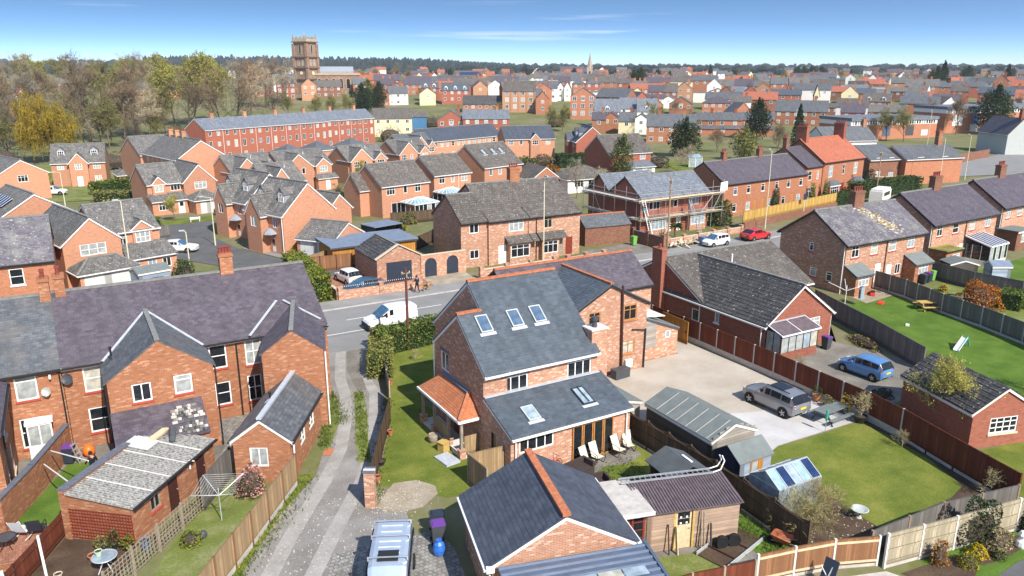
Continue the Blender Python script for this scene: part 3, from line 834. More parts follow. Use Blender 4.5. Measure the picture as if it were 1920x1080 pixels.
def shrub_mesh(seed,rx,ry,rz_,n,leaf,m,m2=None,boxy=False,core=True,flat=.0):
    """clipped or rounded shrub / hedge: a dark woody core wrapped in leaf faces"""
    r = random.Random(seed); cm = MB()
    if core:
        cb = MB()
    for k in range(n):
        if boxy:
            f = r.choice('tttxXyYyY' if rx > ry else 'tttxXxXyY') ; x,y,z = r.uniform(-1,1),r.uniform(-1,1),r.uniform(0,1)
            if f == 't': z = 1
            elif f in 'xX': x = 1 if f == 'x' else -1
            else: y = 1 if f == 'y' else -1
            d = 1 - abs(r.gauss(0,.07)); p = Vector((x*rx*(d if f in 'xX' else 1),y*ry*(d if f in 'yY' else 1),z*rz_*(d if f == 't' else 1)))
            p += Vector((r.gauss(0,.05),r.gauss(0,.05),r.gauss(0,.06) + .06*math.sin(x*rx*1.3) if f == 't' else r.gauss(0,.04)))
        else:
            v = Vector((r.gauss(0,1),r.gauss(0,1),abs(r.gauss(0,1)))).normalized(); lump = 1 + .13*math.sin(5*v.x + seed) * math.cos(4*v.y + seed*2) + .08*math.sin(9*v.z + 3*v.x)
            q = lump*(1 - abs(r.gauss(0,.09))); p = Vector((v.x*rx*q,v.y*ry*q,v.z*rz_*q))
        leaf_quad(cm,p,leaf*r.uniform(.6,1.4),r,0 if (m2 is None or r.random() < .75) else 1)
    me = cm.mesh('foliage',[m,m2 or m],uv=False)
    kb = MB()
    if boxy: kb.box(-rx*.9,rx*.9,-ry*.85,ry*.85,0,rz_*.9)
    else:
        kb.lathe([(rx*.3,0),(rx*.6,rz_*.12),(rx*.7,rz_*.4),(rx*.55,rz_*.62),(rx*.25,rz_*.76)],10)
        kb.v = [(x,y*ry/rx,z) for x,y,z in kb.v]
    return me,kb.mesh('stems','leaf_dark' if boxy else 'bark_dark',uv=False)
def plant(name,label,cat,meshes,loc,rotz=0.0,scale=1.0,group=None,names=('trunk','crown')):
    t = thing(name,label,cat,loc,rotz,group,scale)
    for nme,me in zip(names,meshes): put(nme,me,t)
    return t
def shrub(name,label,loc,rx,ry,h,m,n=700,leaf=.07,m2=None,boxy=False,rotz=0.0,cat='shrub',seed=1,group=None):
    fo,st = shrub_mesh(seed,rx,ry,h,n,leaf,m,m2,boxy)
    t = thing(name,label,cat,loc,rotz,group); put('foliage',fo,t); put('stems',st,t)
    return t
# ---------------------------------------------------------------- the ground
def land():
    ys = list(range(-60,66,18)) + list(range(66,300,6)) + list(range(300,520,14)) + [540,570,610,660,720,790,870,960,1080,1200,1300,1420,1550,1700,1850,2000,2200,2400,2600,3000,4000,6500]
    xs = [-5000,-3200,-2200,-1700,-1300,-1000,-800,-650,-520,-420,-340,-280,-230,-190,-160] + list(range(-140,180,8)) + [190,230,280,340,420,520,650,800,1000,1300,1700,2200,3200,5000]
    v,f = [],[]
    for Y in ys:
        for X in xs:
            x,y = X*C30 + Y*S30,-X*S30 + Y*C30
            v.append((x,y,gz(x,y)))
    n = len(xs)
    for j in range(len(ys) - 1):
        for i in range(n - 1): f.append((j*n + i,j*n + i + 1,(j+1)*n + i + 1,(j+1)*n + i))
    me = bpy.data.meshes.new('ground'); me.from_pydata(v,[],f); me.materials.append(M['rough_land'])
    me.polygons.foreach_set('use_smooth',[True]*len(f))
    return struct(put('ground',me))
land()
ST = [(-150,61.8),(45,61.8),(72,63.0),(110,66.6),(160,73),(260,90)]
def offset(pts,d):
    out = []
    for i,p in enumerate(pts):
        a = Vector(pts[max(0,i-1)]); b = Vector(pts[min(len(pts)-1,i+1)]); t = (b - a).normalized(); out.append((p[0] - t.y*d,p[1] + t.x*d))
    return out
sheet('road',[(-150,58.4),(20.6,58.4),(20.6,57.4)] + offset(ST[1:],-4.4) + offset(ST,3.5)[::-1],'asphalt',.02,True)
sheet('pavement',offset(ST,3.62) + offset(ST,6.1)[::-1],'pavement',.11,True)
sheet('pavement',[(19.8,54.9)] + offset(ST[1:],-6.4) + offset(ST[1:],-4.52)[::-1] + [(20.6,57.28)],'pavement',.11,True)
sheet('pavement',[(-150,57.2),(12.2,57.2),(13.0,58.28),(-150,58.28)],'pavement',.11,True)
def kerb(pts,side=1):
    mb = MB()
    for a,b in zip(pts,pts[1:]):
        za,zb = gz(*a),gz(*b); mb.bar((a[0],a[1],za + .05),(b[0],b[1],zb + .05),.12,.13)
    return struct(mb.build('kerb','kerb'))
kerb(offset(ST,3.56)); kerb([(-150,58.34),(13.0,58.34)]); kerb([(20.8,57.34)] + offset(ST[1:],-4.46))
for i,s in enumerate([x*5.6 for x in range(-10,36)]):                # centre dashes
    x = s - 20
    seg = [(x,61.9),(x + 3.4,61.9)]
    if x > 45: seg = [(x,61.9 + (x-45)*.06),(x + 3.4,61.9 + (x+3.4-45)*.06)]
    if x < 110: sheet('road_marking',ribbon(seg,.12),'line_white',.035,True,20)
sheet('road_marking',ribbon([(13.2,58.75),(19.8,58.75)],.12),'line_white',.035)
sheet('lane',[(1.5,29.5),(4.8,31.7),(6.9,34.6),(9.3,37.1),(10.8,40.4),(12.6,45.2),(13.3,49),(14.2,52.1),(15.0,56),(13.2,58.3),(20.6,58.3),(20.2,56.5),(19.2,53.6),(18.2,51.5),(17.2,49.8),(16.3,45.5),(14.8,41.2),(12.6,36.6),(10.9,33.0),(12.2,31.6),(11.6,29.4),(7.8,27.0),(4,25)],'lane_dirt',.012)
sheet('lane_mouth',[(14.6,55.0),(14.9,56.5),(13.2,58.36),(20.6,58.36),(20.5,57.4),(19.7,55.6),(19.2,54.2)],'asphalt',.017)
sheet('lane_grass',[(14.7,46.8),(15.3,46.6),(14.3,43),(13.2,39.8),(12.4,37.1),(11.7,37.3),(12.4,39.8),(13.6,43.3)],'grass_worn',.018)
TRK = [((19.0,56.0),(17.6,53.0),(16.2,49.0),(15.9,46.0),(14.6,42.5),(13.2,39),(11.4,35.6),(8.6,31.6),(6.6,28.6)),((17.2,57.0),(15.9,53.4),(14.6,49.4),(14.0,46.4),(12.9,43),(11.4,39.4),(9.6,36.4),(6.8,32.4),(4.8,29.2))]
for tk in TRK: sheet('wheel_track',ribbon(tk,.75),'track_pale',.0155)
sheet('lane_moss',[(17.9,54.4),(16.8,54.6),(15.5,50.6),(15.0,47),(15.6,46.8),(16.3,50)],'yard',.0165)
sheet('verge',[(1.6,28.6),(3.4,31.4),(5.6,34.4),(8.2,37.7),(9.4,37.4),(6.9,34.5),(4.9,31.7),(2.9,28.4)],'grass',.018)
sheet('verge',[(13.1,47.9),(13.5,46.6),(12.5,43),(11.0,40.0),(10.3,39.4),(11.3,42.4),(12.4,45.4)],'grass_worn',.018)
sheet('lawn',[(17.6,49.6),(19,53.2),(21.6,54.2),(26,54.6),(25.6,44),(18.1,43),(18.1,34.4),(18.1,31),(16.6,31.2),(14.5,31.6),(13.2,33.2),(12.0,34.4),(11.4,33.4),(13.2,37.3),(15.2,41.3),(16.6,45.2),(17.3,48)],'grass',.016)
sheet('worn_patch',[(12.6,34.3),(13.8,34.0),(14.4,33.0),(14.2,32.2),(13.0,31.4),(11.6,31.6),(11.0,32.5),(11.9,33.6)],'sandy',.022)
sheet('driveway',[(7.9,29.9),(10.3,29.6),(12.8,29.3),(12.9,27.6),(11.6,22),(8.5,22.5),(6.5,26.5)],'paving_blocks',.024)
sheet('lawn',[(18.2,31.2),(26.3,31.2),(26.3,21.4),(20.0,24.4),(19.0,26.8),(16.2,27.8),(16.4,29.6)],'grass',.016)
sheet('patio',[(21.5,31.38),(26.0,31.38),(25.9,30.2),(24.6,29.8),(23.3,30.2),(22.2,29.7),(21.3,30.4)],'yard',.022)
sheet('drive_gravel',[(26.2,35.5),(26.2,40.5),(34.6,40.58),(34.7,41.4),(38.6,41.4),(38.7,45),(40.8,45.6),(40.95,36),(40.8,30.6),(40.4,26.9),(33.4,27.1),(31.3,26.4),(31.3,32.4),(27.2,32.6)],'gravel_pale',.014)
sheet('drive_gravel',[(33.4,27.16),(40.3,26.96),(40.6,31.2),(38.6,31.8),(36.2,30.9),(34.2,31.6),(31.5,30.4),(31.4,26.6)],'gravel_white',.02)
sheet('lawn',[(31.1,26.3),(33.2,27.0),(40.2,26.75),(40.1,24.6),(39.4,21.6),(38.3,19.2),(36.6,18.8),(33.2,18.9),(31.1,18.9),(31.2,20.8),(31.6,22.6),(30.8,24.2)],'grass',.016)
sheet('flower_bed',[(40.2,26.75),(40.75,26.7),(40.6,24.8),(40.0,22.6),(38.7,17.4),(31.0,18.1),(31.1,18.9),(36.6,18.8),(38.3,19.2),(39.4,21.6),(40.1,24.6)],'soil',.018)
sheet('flower_bed',[(26.6,24.5),(30.8,24.2),(31.6,22.6),(31.2,20.8),(31.1,18.9),(31.0,18.1),(26.5,18.9)],'soil',.012)
sheet('rough_grass',[(24.6,23.2),(26.3,22.9),(26.4,18.9),(24.3,19.4),(24.7,21.4)],'grass_deep',.02)
sheet('yard',[(18.2,23.4),(24.5,22.2),(24.9,19.4),(20,19.6),(16,19.8),(16.6,23)],'yard',.011)
sheet('worn_patch',[(19.8,22.6),(22.2,21.8),(23.2,20.9),(22.2,19.9),(20.0,20.2),(19.2,21.2)],'grass_worn',.02)
sheet('forecourt',[(44.0,37),(50.6,37.2),(56.0,41.6),(57.2,43.6),(55.6,44.6),(51.5,43),(51.2,37),(52.6,32),(50.9,29.4),(49.2,27.6),(44.6,27.4),(41.2,27.2),(41.2,36.6)],'yard',.012)
sheet('lawn',[(58.6,43.2),(67.2,43.4),(66.4,38.6),(64.9,34.6),(63.6,29.6),(60,22),(52,24),(49.6,27.2),(51.6,29.6),(54.4,35.8)],'grass_deep',.014)
sheet('patio',[(63.4,45.7),(67.4,45.7),(67.2,43.0),(62.6,42.6)],'sandy',.02)
sheet('lawn',[(68,43),(75.6,43),(76,36),(82,28),(68,22),(64.2,29.6),(65.6,34.6)],'grass_worn',.012)
sheet('lawn',[(77,44),(101,45.5),(104,30),(84,27),(76.6,36)],'grass_deep',.012)
sheet('lawn',[(42,21),(50,20),(58,18),(56,10),(40,13),(39.4,18)],'grass',.012)
sheet('lawn',[(30.4,16.4),(38.4,15.6),(42,14.6),(44,9),(30,12),(29.5,15.0)],'grass_deep',.012)
sheet('flower_bed',[(28.8,16.3),(36.4,15.3),(36.2,14.7),(33.6,14.6),(32.2,14.9),(31.2,14.5),(29.2,15.1)],'soil',.02)
sheet('patio',[(24.0,18.2),(28.4,16.7),(29.2,14.8),(30.2,13.0),(26,10),(20,14)],'concrete',.018)
sheet('patio',[(30.6,14.0),(34,14.2),(38.5,13.6),(42,10),(30,9)],'asphalt_dark',.024)
sheet('lawn',[(-4.7,39.4),(-2.1,45.3),(-0.6,44.6),(-1.3,41.5),(-2.1,38.6),(-3.4,39.2)],'grass_deep',.014)
sheet('patio',[(-8,39.6),(-4.7,39.4),(-3.4,39.2),(-2.9,38.0),(-4.2,35.8),(-8,37)],'paving_red',.02)
sheet('yard',[(-2.1,45.3),(-1.8,46.9),(0.2,46.9),(0.2,43.4),(-0.6,44.6)],'yard',.012)
sheet('yard',[(-8,47),(-2,47),(-2.3,45),(-4.9,39.4),(-8,40)],'yard',.010)
sheet('flower_bed',[(-8,36.6),(-4.2,35.4),(-4.8,33.0),(-8,34)],'grass_deep',.014)
sheet('soil_yard',[(-4.6,33.2),(-2.0,38.2),(0.6,35.4),(-1.2,31.4),(-3,31)],'soil',.014)
sheet('lawn',[(0.2,31.0),(1.9,34.6),(5.0,39.0),(5.3,37.6),(6.6,36.3),(8.0,36.4),(5.0,32.2),(2.6,28.9),(0.5,28.6)],'grass_worn',.012)
sheet('yard',[(5.0,39.0),(5.6,43),(8.4,46.9),(5.6,46.9),(4.6,40.4)],'yard',.012)
sheet('cobbles',[(4.6,40.4),(5.4,40.2),(7.4,44),(8.4,46.8),(5.7,46.8),(5.7,43)],'paving_blocks',.02)
# beyond the street
sheet('driveway',[(20.8,68.0),(30.4,67.8),(30.4,71.3),(25.5,71.5),(25.3,79.5),(20.6,79.4)],'paving_red',.03,True)
sheet('driveway',[(30.4,67.9),(35.4,67.9),(35.4,72.6),(30.4,71.4)],'sandy',.03,True)
sheet('lawn',[(30.6,73.5),(35.6,73.5),(35.6,78.2),(30.4,78.4)],'grass',.04,True)
sheet('driveway',[(51.5,67.9),(60.6,68.6),(60.2,73.8),(51.5,73)],'yard',.03,True)
sheet('estate_road',[(9.5,93),(14,86),(19.5,79),(24,76),(27,78.5),(22.8,82.3),(19.6,87.5),(16.8,95),(15.4,103),(16,112),(20,121),(22.4,121.6),(10,117.5),(2,121),(-8,133),(-12,131),(-3,118),(7.6,109),(10.2,103.5)],'asphalt_dark',.05,True)
sheet('pavement',[(17.0,95.2),(18.6,95.6),(21.4,88.0),(24.6,83.6),(27.6,79.6),(26.9,78.8),(22.9,82.5),(19.8,87.7)],'asphalt',.07,True)
sheet('lawn',[(18.3,97.5),(19.6,98),(22.2,91.2),(24.4,86.6),(23.4,85.6),(20.8,89.6)],'grass',.07,True)
sheet('lawn',[(10.4,116),(18.6,117.4),(17.6,121.4),(11.2,121.2)],'grass',.07,True)
sheet('lawn',[(29.5,88.5),(35,95),(40,101.5),(36,103.5),(29.6,96)],'grass',.06,True)
sheet('lawn',[(56,92),(66,96),(64,104),(52,100)],'grass',.06,True)
sheet('lawn',[(58,76),(63,86),(61,97),(54,92),(52,80)],'grass',.06,True)
sheet('lawn',[(-20,118),(-9,112),(-3,126),(-14,134)],'grass',.06,True)
sheet('meadow',[(-30,150),(10,150),(24,196),(14,230),(-34,214),(-80,190)],'grass_worn',.09,True,12)
sheet('meadow',[(104,196),(122,200),(124,224),(104,216)],'grass',.09,True,12)
sheet('meadow',[(140,200),(172,206),(174,222),(142,216)],'grass',.09,True,12)
sheet('meadow',[(110,120),(124,114),(136,130),(120,138)],'grass',.09,True,12)
sheet('side_road',[(150,90),(176,84),(220,100),(240,116),(176,102)],'asphalt',.09,True)
# ---------------------------------------------------------------- houses close to the viewer (world coordinates)
def bl(t,x0,x1,y0,y1,he,hr,kind='gx',**k):
    ox,oy = t.location.x,t.location.y
    if k.get('valley') is not None: k['valley'] -= oy
    if k.get('pipes'): k['pipes'] = [(a - ox,b - oy,c) for a,b,c in k['pipes']]
    return block(t,x0 - ox,x1 - ox,y0 - oy,y1 - oy,he,hr,kind,**k)
def ch(t,x,y,*a,**k): return chimney(t,x - t.location.x,y - t.location.y,*a,**k)
def rotated(t,fn,x,y,deg):
    """build pieces in a turned frame (x, y, deg) and hang them on t"""
    before = set(t.children); fn()
    c,s = math.cos(rad(deg)),math.sin(rad(deg))
    for o in t.children:
        if o in before: continue
        lx,ly,lz = o.location
        o.location = (x - t.location.x + c*lx - s*ly,y - t.location.y + s*lx + c*ly,lz); o.rotation_euler.z += rad(deg)
def dish(t,x,y,z,m='dark_grey',rz=0.0,s=.32):
    mb = MB(); mb.lathe([(.02,0),(s*.6,.03),(s,.1),(s*.97,.11),(s*.55,.05),(.02,.03)],14,(0,0,0),0,'y')
    mb.tube((0,0,0),(0,.35,-.1),.02,.02,5); mb.tube((0,0,-.2),(0,-.42,-.12),.012,.012,4)
    o = mb.build('satellite_dish',m,t,(x - t.location.x,y - t.location.y,z),rz); o.rotation_euler.x = rad(-18); return o
SR = dict(sill='sill_red')
# --- the old terrace on the left
T = thing('terraced_house','purple slate roofed brick terrace with two gabled rear wings beside the lane','house',(-1.8,46.9,0))
bl(T,-1.8,13.2,46.9,57.0,5.15,8.05,wall='brick_old',roof='slate_purple',course=.2,ridge='ridge_grey',trim='white_old',gut='black',eo=.2,ov=.03,faces='FRB',sill='sill_red',
   wins=[('F',1.5,3.33,1.02,1.5,'s',dict(glass='glass_blind')),('F',1.48,.83,1.02,1.5,'s',dict(glass='glass')),('F',8.2,3.36,1.0,1.52,'s',dict(glass='glass')),('F',10.3,3.22,1.0,1.66,'s2',dict(glass='glass_net')),
         ('F',8.28,.93,.92,1.5,'s',dict(glass='glass')),('F',10.2,.82,.86,1.7,'s2',dict(glass='glass')),('R',6.5,3.4,.9,1.3,'s')],
   pipes=[(7.5,46.8,'black'),(0.12,46.82,'black')])
bl(T,.25,5.6,43.4,46.9,4.95,6.85,'gy',wall='brick_old',roof='slate_grey',course=.2,ridge='ridge_grey',trim=None,eo=.16,ov=.02,faces='FRL',valley=49.6,sill='sill_red',
   wins=[('F',1.62,3.56,.95,1.05,'c2',dict(glass='glass')),('F',3.72,3.6,.92,1.1,'h1',dict(glass='glass_net'))],pipes=[(5.68,43.3,'black'),(.16,43.3,'black')])
rotated(T,lambda: block(T,0,3.5,0,4.6,4.95,6.25,'gy','brick_old','slate_purple',course=.2,ridge='ridge_grey',trim=None,eo=.16,ov=.02,faces='FRL',valley=6.2,pipes=[(-.1,-.08,'black'),(3.6,.1,'white')],wins=[('L',3.2,3.0,.8,1.2,'s')]),8.35,43.7,-16)
for a,b,z in (((2.9,49.5),(.25,46.6),(7.0,5.1)),((2.95,49.5),(5.6,46.6),(7.0,5.1)),((10.6,49.0),(8.3,46.6),(6.6,5.2)),((11.0,48.9),(12.9,47.2),(6.6,5.35))):
    bar_part('flashing',(a[0] + 1.8,a[1] - 46.9 - .05,z[0] - .08),(b[0] + 1.8,b[1] - 46.9 - .1,z[1] + .05),.16,.05,'flashing',T)
bl(T,.25,4.75,41.0,43.38,2.15,3.15,'lF',wall='brick_old',roof='slate_purple',course=.22,trim=None,eo=.15,ov=.05,faces='FRL')
pm = MB(); r2 = random.Random(3)          # odd replacement slates, laid on the lean-to
for i in range(16):
    for j in range(10):
        if r2.random() < .55 and i + j*.3 > 7:
            x,s = 2.4 + i*.15 + 1.8 - .25 + (j % 2)*.07,j*.22
            if x < 6.3:
                y0,z0 = -5.98 + s*.92,2.15 + .08 + s*.385
                pm.poly([(x,y0,z0 + .022),(x + .27,y0,z0 + .022),(x + .27,y0 + .19,z0 + .1),(x,y0 + .19,z0 + .1)],r2.choice((0,0,1,2)))
pm.build('replacement_slates',['concrete','slate_grey','yard'],T)['kind'] = 'stuff'
ch(T,8.2,51.95,7.4,9.35,.8,.62,m='brick_old',pots=4)
ch(T,-1.35,51.95,7.2,9.2,.55,.9,m='brick_old',pots=2)
rooflight(T,13.3,5.2 - .9 + .35,7.65,math.atan(.574)).location = (10.6 + 1.8,50.6 - 46.9,7.22)
mb = MB(); mb.tube((0,0,0),(0,0,.5),.06,.06,6); mb.tube((0,0,.48),(0,0,.56),.09,.09,6); mb.build('vent_pipe','black',T,(.0 + 2.5,-1.1,5.6))
dish(T,-1.55,46.78,4.35,'dark_grey',-.5)
S = thing('terraced_house','grey slate roofed brick terrace end cut by the left edge','house',(-10,47.1,0))
bl(S,-10,-1.84,47.1,57.1,5.1,7.95,wall='brick_old',roof='slate_grey',course=.2,ridge='ridge_grey',trim='dark_grey',gut='black',eo=.2,ov=.02,faces='FLB',sill='sill_red',
   wins=[('F',6.42,3.42,1.05,1.5,'h1',dict(glass='glass_net')),('F',6.4,.6,1.2,1.75,'s',dict(glass='glass'))],pipes=[(-1.95,47.0,'black')])
bl(S,-9.6,-4.55,40.2,47.0,4.7,6.3,'gy',wall='brick_old',roof='slate_purple',course=.2,trim='dark_grey',gut='black',eo=.18,ov=.05,faces='FRL',sill='sill_stone',valley=49,
   wins=[('R',2.0,.7,.9,1.3,'s',dict(glass='glass_net')),('R',4.4,.6,.9,1.5,'s',dict(glass='glass_net')),('R',3.2,3.1,.9,1.2,'s')],pipes=[(-4.46,41.6,'black')])
ch(S,-2.15,51.95,7.2,9.1,.55,.9,m='brick_old',pots=2)
dish(S,-2.66,46.98,3.75,'render_grey',-.5,.26)
mb = MB(); mb.box(-.05,.05,-.16,0,0,.06); mb.lathe([(.05,0),(.07,.06),(.05,.16)],8,(0,-.2,-.16)); mb.build('security_light','white',S,(-2.4 + 10,-.02,4.65))
bay = MB(); bay.box(0,1.25,-.7,-.02,0,.85); bay.build('bay_base','render_white',S,(6.1,0,0)); bay = MB(); bay.box(-.05,1.3,-.78,-.02,2.2,2.32); bay.build('bay_roof','white',S,(6.1,0,0))
window(S,(6.72,-.74,.87),0,1.2,1.3,'c2',glass='glass_net')
# --- outbuildings behind the terrace
O = thing('outbuilding','single storey brick annexe with mossy slate roof beside the lane','outbuilding',(5.5,38.5,0),rad(-30))
block(O,0,2.95,0,6.3,2.5,3.6,'gy','brick_old','slate_grey',course=.2,ridge='flashing',trim='white_old',gut='black',eo=.16,ov=.05,wins=[('F',1.3,.95,.95,1.1,'c2',dict(glass='glass_net')),('R',2.4,1.1,1.0,1.1,'g2',dict(glass='glass')),('R',4.3,1.1,1.1,1.1,'g2',dict(glass='glass'))],pipes=[(3.06,.3,'white')])
mb = MB(); mb.lathe([(.06,0),(.06,.35),(.09,.36),(.09,.45),(.05,.47)],8); mb.build('flue','black',O,(1.1,3.1,3.35)); mb = MB(); mb.box(-.3,.3,-.25,.25,0,.03); o = mb.build('flue_flashing','flashing',O,(1.1,3.1,3.42)); o.rotation_euler = (0,rad(-36),0)
Hh = thing('outhouse','brick outhouse with stained corrugated sheet roof and brown trellis','outbuilding',(-2.2,37.2,0),rad(-40))
block(Hh,0,3.45,0,6.7,1.95,2.35,'lR','brick_old','asbestos',trim=None,eo=.12,ov=.1,th=.05,wins=[('R',1.6,.95,.75,.75,'c2',dict(frame='oak_grey',sill='sill_red',glass='glass')),('R',3.0,.02,.8,1.85,'door',dict(m='door_brown')),('R',5.4,.02,.8,1.85,'door',dict(m='door_brown'))])
cm = MB()
for i in range(44):                                            # corrugations running down the slope
    y = -.06 + i*.155; cm.bar((.15,y,2.42),(3.52,y,2.02),.06,.03)
cm.build('corrugations','asbestos',Hh)['kind'] = 'stuff'
for i in range(1,5): bar_part('sheet_lap',(.12,i*1.35,2.445),(3.55,i*1.35 + .02,2.045),.05,.03,'white_old',Hh)
mb = MB(); mb.box(-.16,.16,-.1,4.6,0,2.52); mb.build('parapet','brick_old',Hh)
for i in range(10): mb = MB(); mb.box(-.2,.2,-.12 + i*.47,.33 + i*.47,2.523,2.6); mb.build('coping','coping_blue',Hh)
bar_part('gutter',(3.62,-.1,1.95),(3.62,6.8,1.95),.12,.1,'black',Hh)
tm = MB()
for i in range(23): tm.box(.1 + i*.148,.135 + i*.148,-.06,-.045,.15,1.62)
for i in range(10): tm.box(.1,3.4,-.075,-.061,.15 + i*.16,.185 + i*.16)
tm.build('trellis','door_red',Hh)['kind'] = 'stuff'
mb = MB(); mb.box(0,.35,0,1.4,0,.12); o = mb.build('board','board_pale',Hh,(.7,5.2,2.42)); o.rotation_euler.y = rad(6.5)
mb = MB(); mb.box(-.7,.7,-.5,.5,0,.05); mb.box(-.5,.4,-.3,.5,.05,.1); o = mb.build('plastic_sheeting','plastic_pale',Hh,(.55,4.9,2.42)); o.rotation_euler.y = rad(6.5)
mb = MB(); mb.lathe([(.16,0),(.16,1.3)],10,(0,0,0),0,'y'); o = mb.build('felt_roll','felt_dark',Hh,(1.2,6.6,2.5)); o.rotation_euler.z = rad(35)
mb = MB(); mb.box(-.04,.04,-.04,0,0,.5); mb.box(-.02,.02,-.3,-.04,.46,.5); mb.build('wall_lamp','white',Hh,(3.5,4.4,1.5),rad(90))

# --- the extended house in the middle
H1 = thing('brick_house','extended brick house with new blue grey slate roof and five roof windows','house',(18.05,31.4,0))
HK = dict(wall='brick_house',roof='slate_new',course=.2,lod=0)
bl(H1,19.6,25.7,34.4,44.1,5.08,8.8,trim='white',eo=.24,ov=.03,ridge='ridge_red',faces='FLRB',**HK,
   wins=[('F',.47,3.44,1.65,1.08,'c3',dict(glass='glass',head='coping_blue')),('F',4.82,3.5,1.67,1.08,'c3',dict(glass='glass',head='coping_blue'))])
bl(H1,18.05,19.56,34.404,40.704,5.07,7.486,trim='white',eo=.24,ov=.03,ridge='ridge_red',faces='FLB',**HK,
   wins=[('L',1.4,3.5,1.1,1.2,'c2',dict(glass='glass',head='coping_blue'))],pipes=[(18.0,40.78,'white')])
bl(H1,18.05,25.9,31.4,34.38,2.55,3.6,'lF',trim='white',eo=.2,ov=.04,faces='FLR',wall='brick_house',roof='slate_new',course=.2,
   wins=[('F',1.6,1.45,2.15,.88,'c4',dict(glass='glass')),('L',1.1,.3,.5,1.7,'c1',dict(glass='glass',frame='black'))],pipes=[(18.3,31.3,'white'),(25.6,31.3,'white')])
bar_part('flashing',(0,2.93,3.68),(7.7,2.93,3.68),.3,.05,'flashing',H1)
for i in range(4):                                              # bifold doors
    x = 21.95 - 18.05 + i*.7; d = window(H1,(x + .3,-.115,.05),0,.66,2.2,'c1','oak',glass='glass')
mb = MB(); mb.box(3.85,6.75,-.1,-.005,2.26,2.36); mb.build('door_head','oak',H1)
for x,y,z in ((19.36,36.76,6.98),(21.41,36.77,6.99),(22.95,36.78,7.0)): rooflight(H1,x - 18.05,y - 31.4,z,math.atan(.767))
rooflight(H1,19.92 - 18.05,32.5 - 31.4,3.03,math.atan(.352),.75,1.1,glass='glass_pale')
rooflight(H1,23.57 - 18.05,32.8 - 31.4,3.13,math.atan(.352),.8,1.4,'navy_dark','glass_pale')
o = bar_part('glazing_bar',(5.52,.75,3.03 + .05),(5.52,2.05,3.13 + .36),.05,.04,'navy_dark',H1)
mb = MB(); mb.box(0,1.2,0,1.0,0,4.6); mb.box(.1,1.15,.1,.95,4.6,6.1); mb.build('chimney','brick_house',H1,(25.35 - 18.05,34.55 - 31.4,0)); mb = MB(); mb.box(0,1.25,0,1.05,0,.09); mb.build('chimney_cap','concrete_pale',H1,(25.4 - 18.05,34.6 - 31.4,6.1))
mb = MB(); mb.lathe([(.16,0),(.14,.25),(.14,.42),(.22,.43),(.22,.62),(.16,.63)],10); mb.build('chimney_cowl','dark_grey',H1,(25.95 - 18.05,35.1 - 31.4,6.19))
bl(H1,28.0,34.6,40.6,44.2,5.0,6.72,'gy',trim='black',gut='black',eo=.15,ov=.15,faces='FRL',ridge='ridge_red',valley=47.4,frame='oak',**HK,
   wins=[('F',2.0,3.9,1.0,1.0,'t2',dict(glass='glass')),('F',5.1,3.86,1.15,1.12,'t2',dict(glass='glass',sill='brick_old')),('F',5.05,1.34,1.1,1.0,'t2',dict(glass='glass_blind',sill='brick_old'))])
mb = MB(); mb.tube((14.35,9.08,.1),(14.2,9.08,6.5),.09,.09,8); mb.build('soil_pipe','door_brown',H1); mb = MB(); mb.tube((16.4,9.1,0),(16.45,9.1,3.0),.06,.06,6); mb.tube((16.45,9.1,2.9),(15.2,9.1,3.15),.05,.05,6); mb.build('drainpipe','black',H1)
mb = MB(); mb.box(12.0,12.2,9.05,9.18,1.55,1.85); mb.lathe([(.02,-.3),(.17,-.28),(.17,-.1),(.02,-.06)],10,(12.1,9.1,1.45)); mb.build('wall_lantern','white',H1)
bl(H1,25.72,38.0,44.2,49.8,5.0,6.98,wall='brick_house',roof='slate_purple',course=.2,ridge='ridge_red',trim='black',gut='black',eo=.15,ov=.1,faces='FRB',wins=[('B',3,3.3,1,1.3,'s'),('B',8,3.3,1,1.3,'s')])
bl(H1,34.64,38.5,41.5,45.0,2.1,3.6,'lR',wall='brick_house',roof='felt',trim='dark_grey',gut=None,eo=.1,ov=.1,faces='FRB',wins=[('F',2.9,1.45,.5,.6,'c1',dict(glass='glass_pale'))])
mb = MB(); mb.poly([(16.62,10.06,.95),(18.3,10.06,.95),(18.3,10.06,2.9),(16.62,10.06,3.45)]); mb.poly([(18.3,10.06,.95),(18.3,10.1,.95),(18.3,10.1,2.9),(18.3,10.06,2.9)]); mb.build('timber_cladding','shiplap_grey',H1)
bar_part('flat_roof_edge',(16.6,11.4,3.5),(19.2,11.4,3.2),2.4,.06,'concrete_pale',H1)
mb = MB(); mb.box(0,1.3,0,.6,0,.62); mb.box(-.03,1.33,-.03,.63,.62,.68); tag(mb.build('oil_tank','dark_grey',None,(31.2,39.5,.02),rad(4)),'dark grey storage box against the two storey gable wall','storage box')
mb = MB(); mb.box(-.3,.3,-.2,0,.3,.9); mb.box(-.25,.25,-.22,-.2,.35,.85); tag(mb.build('boiler_unit','white',None,(33.0,40.56,.03)),'white louvred unit fixed low on gable wall','heater')
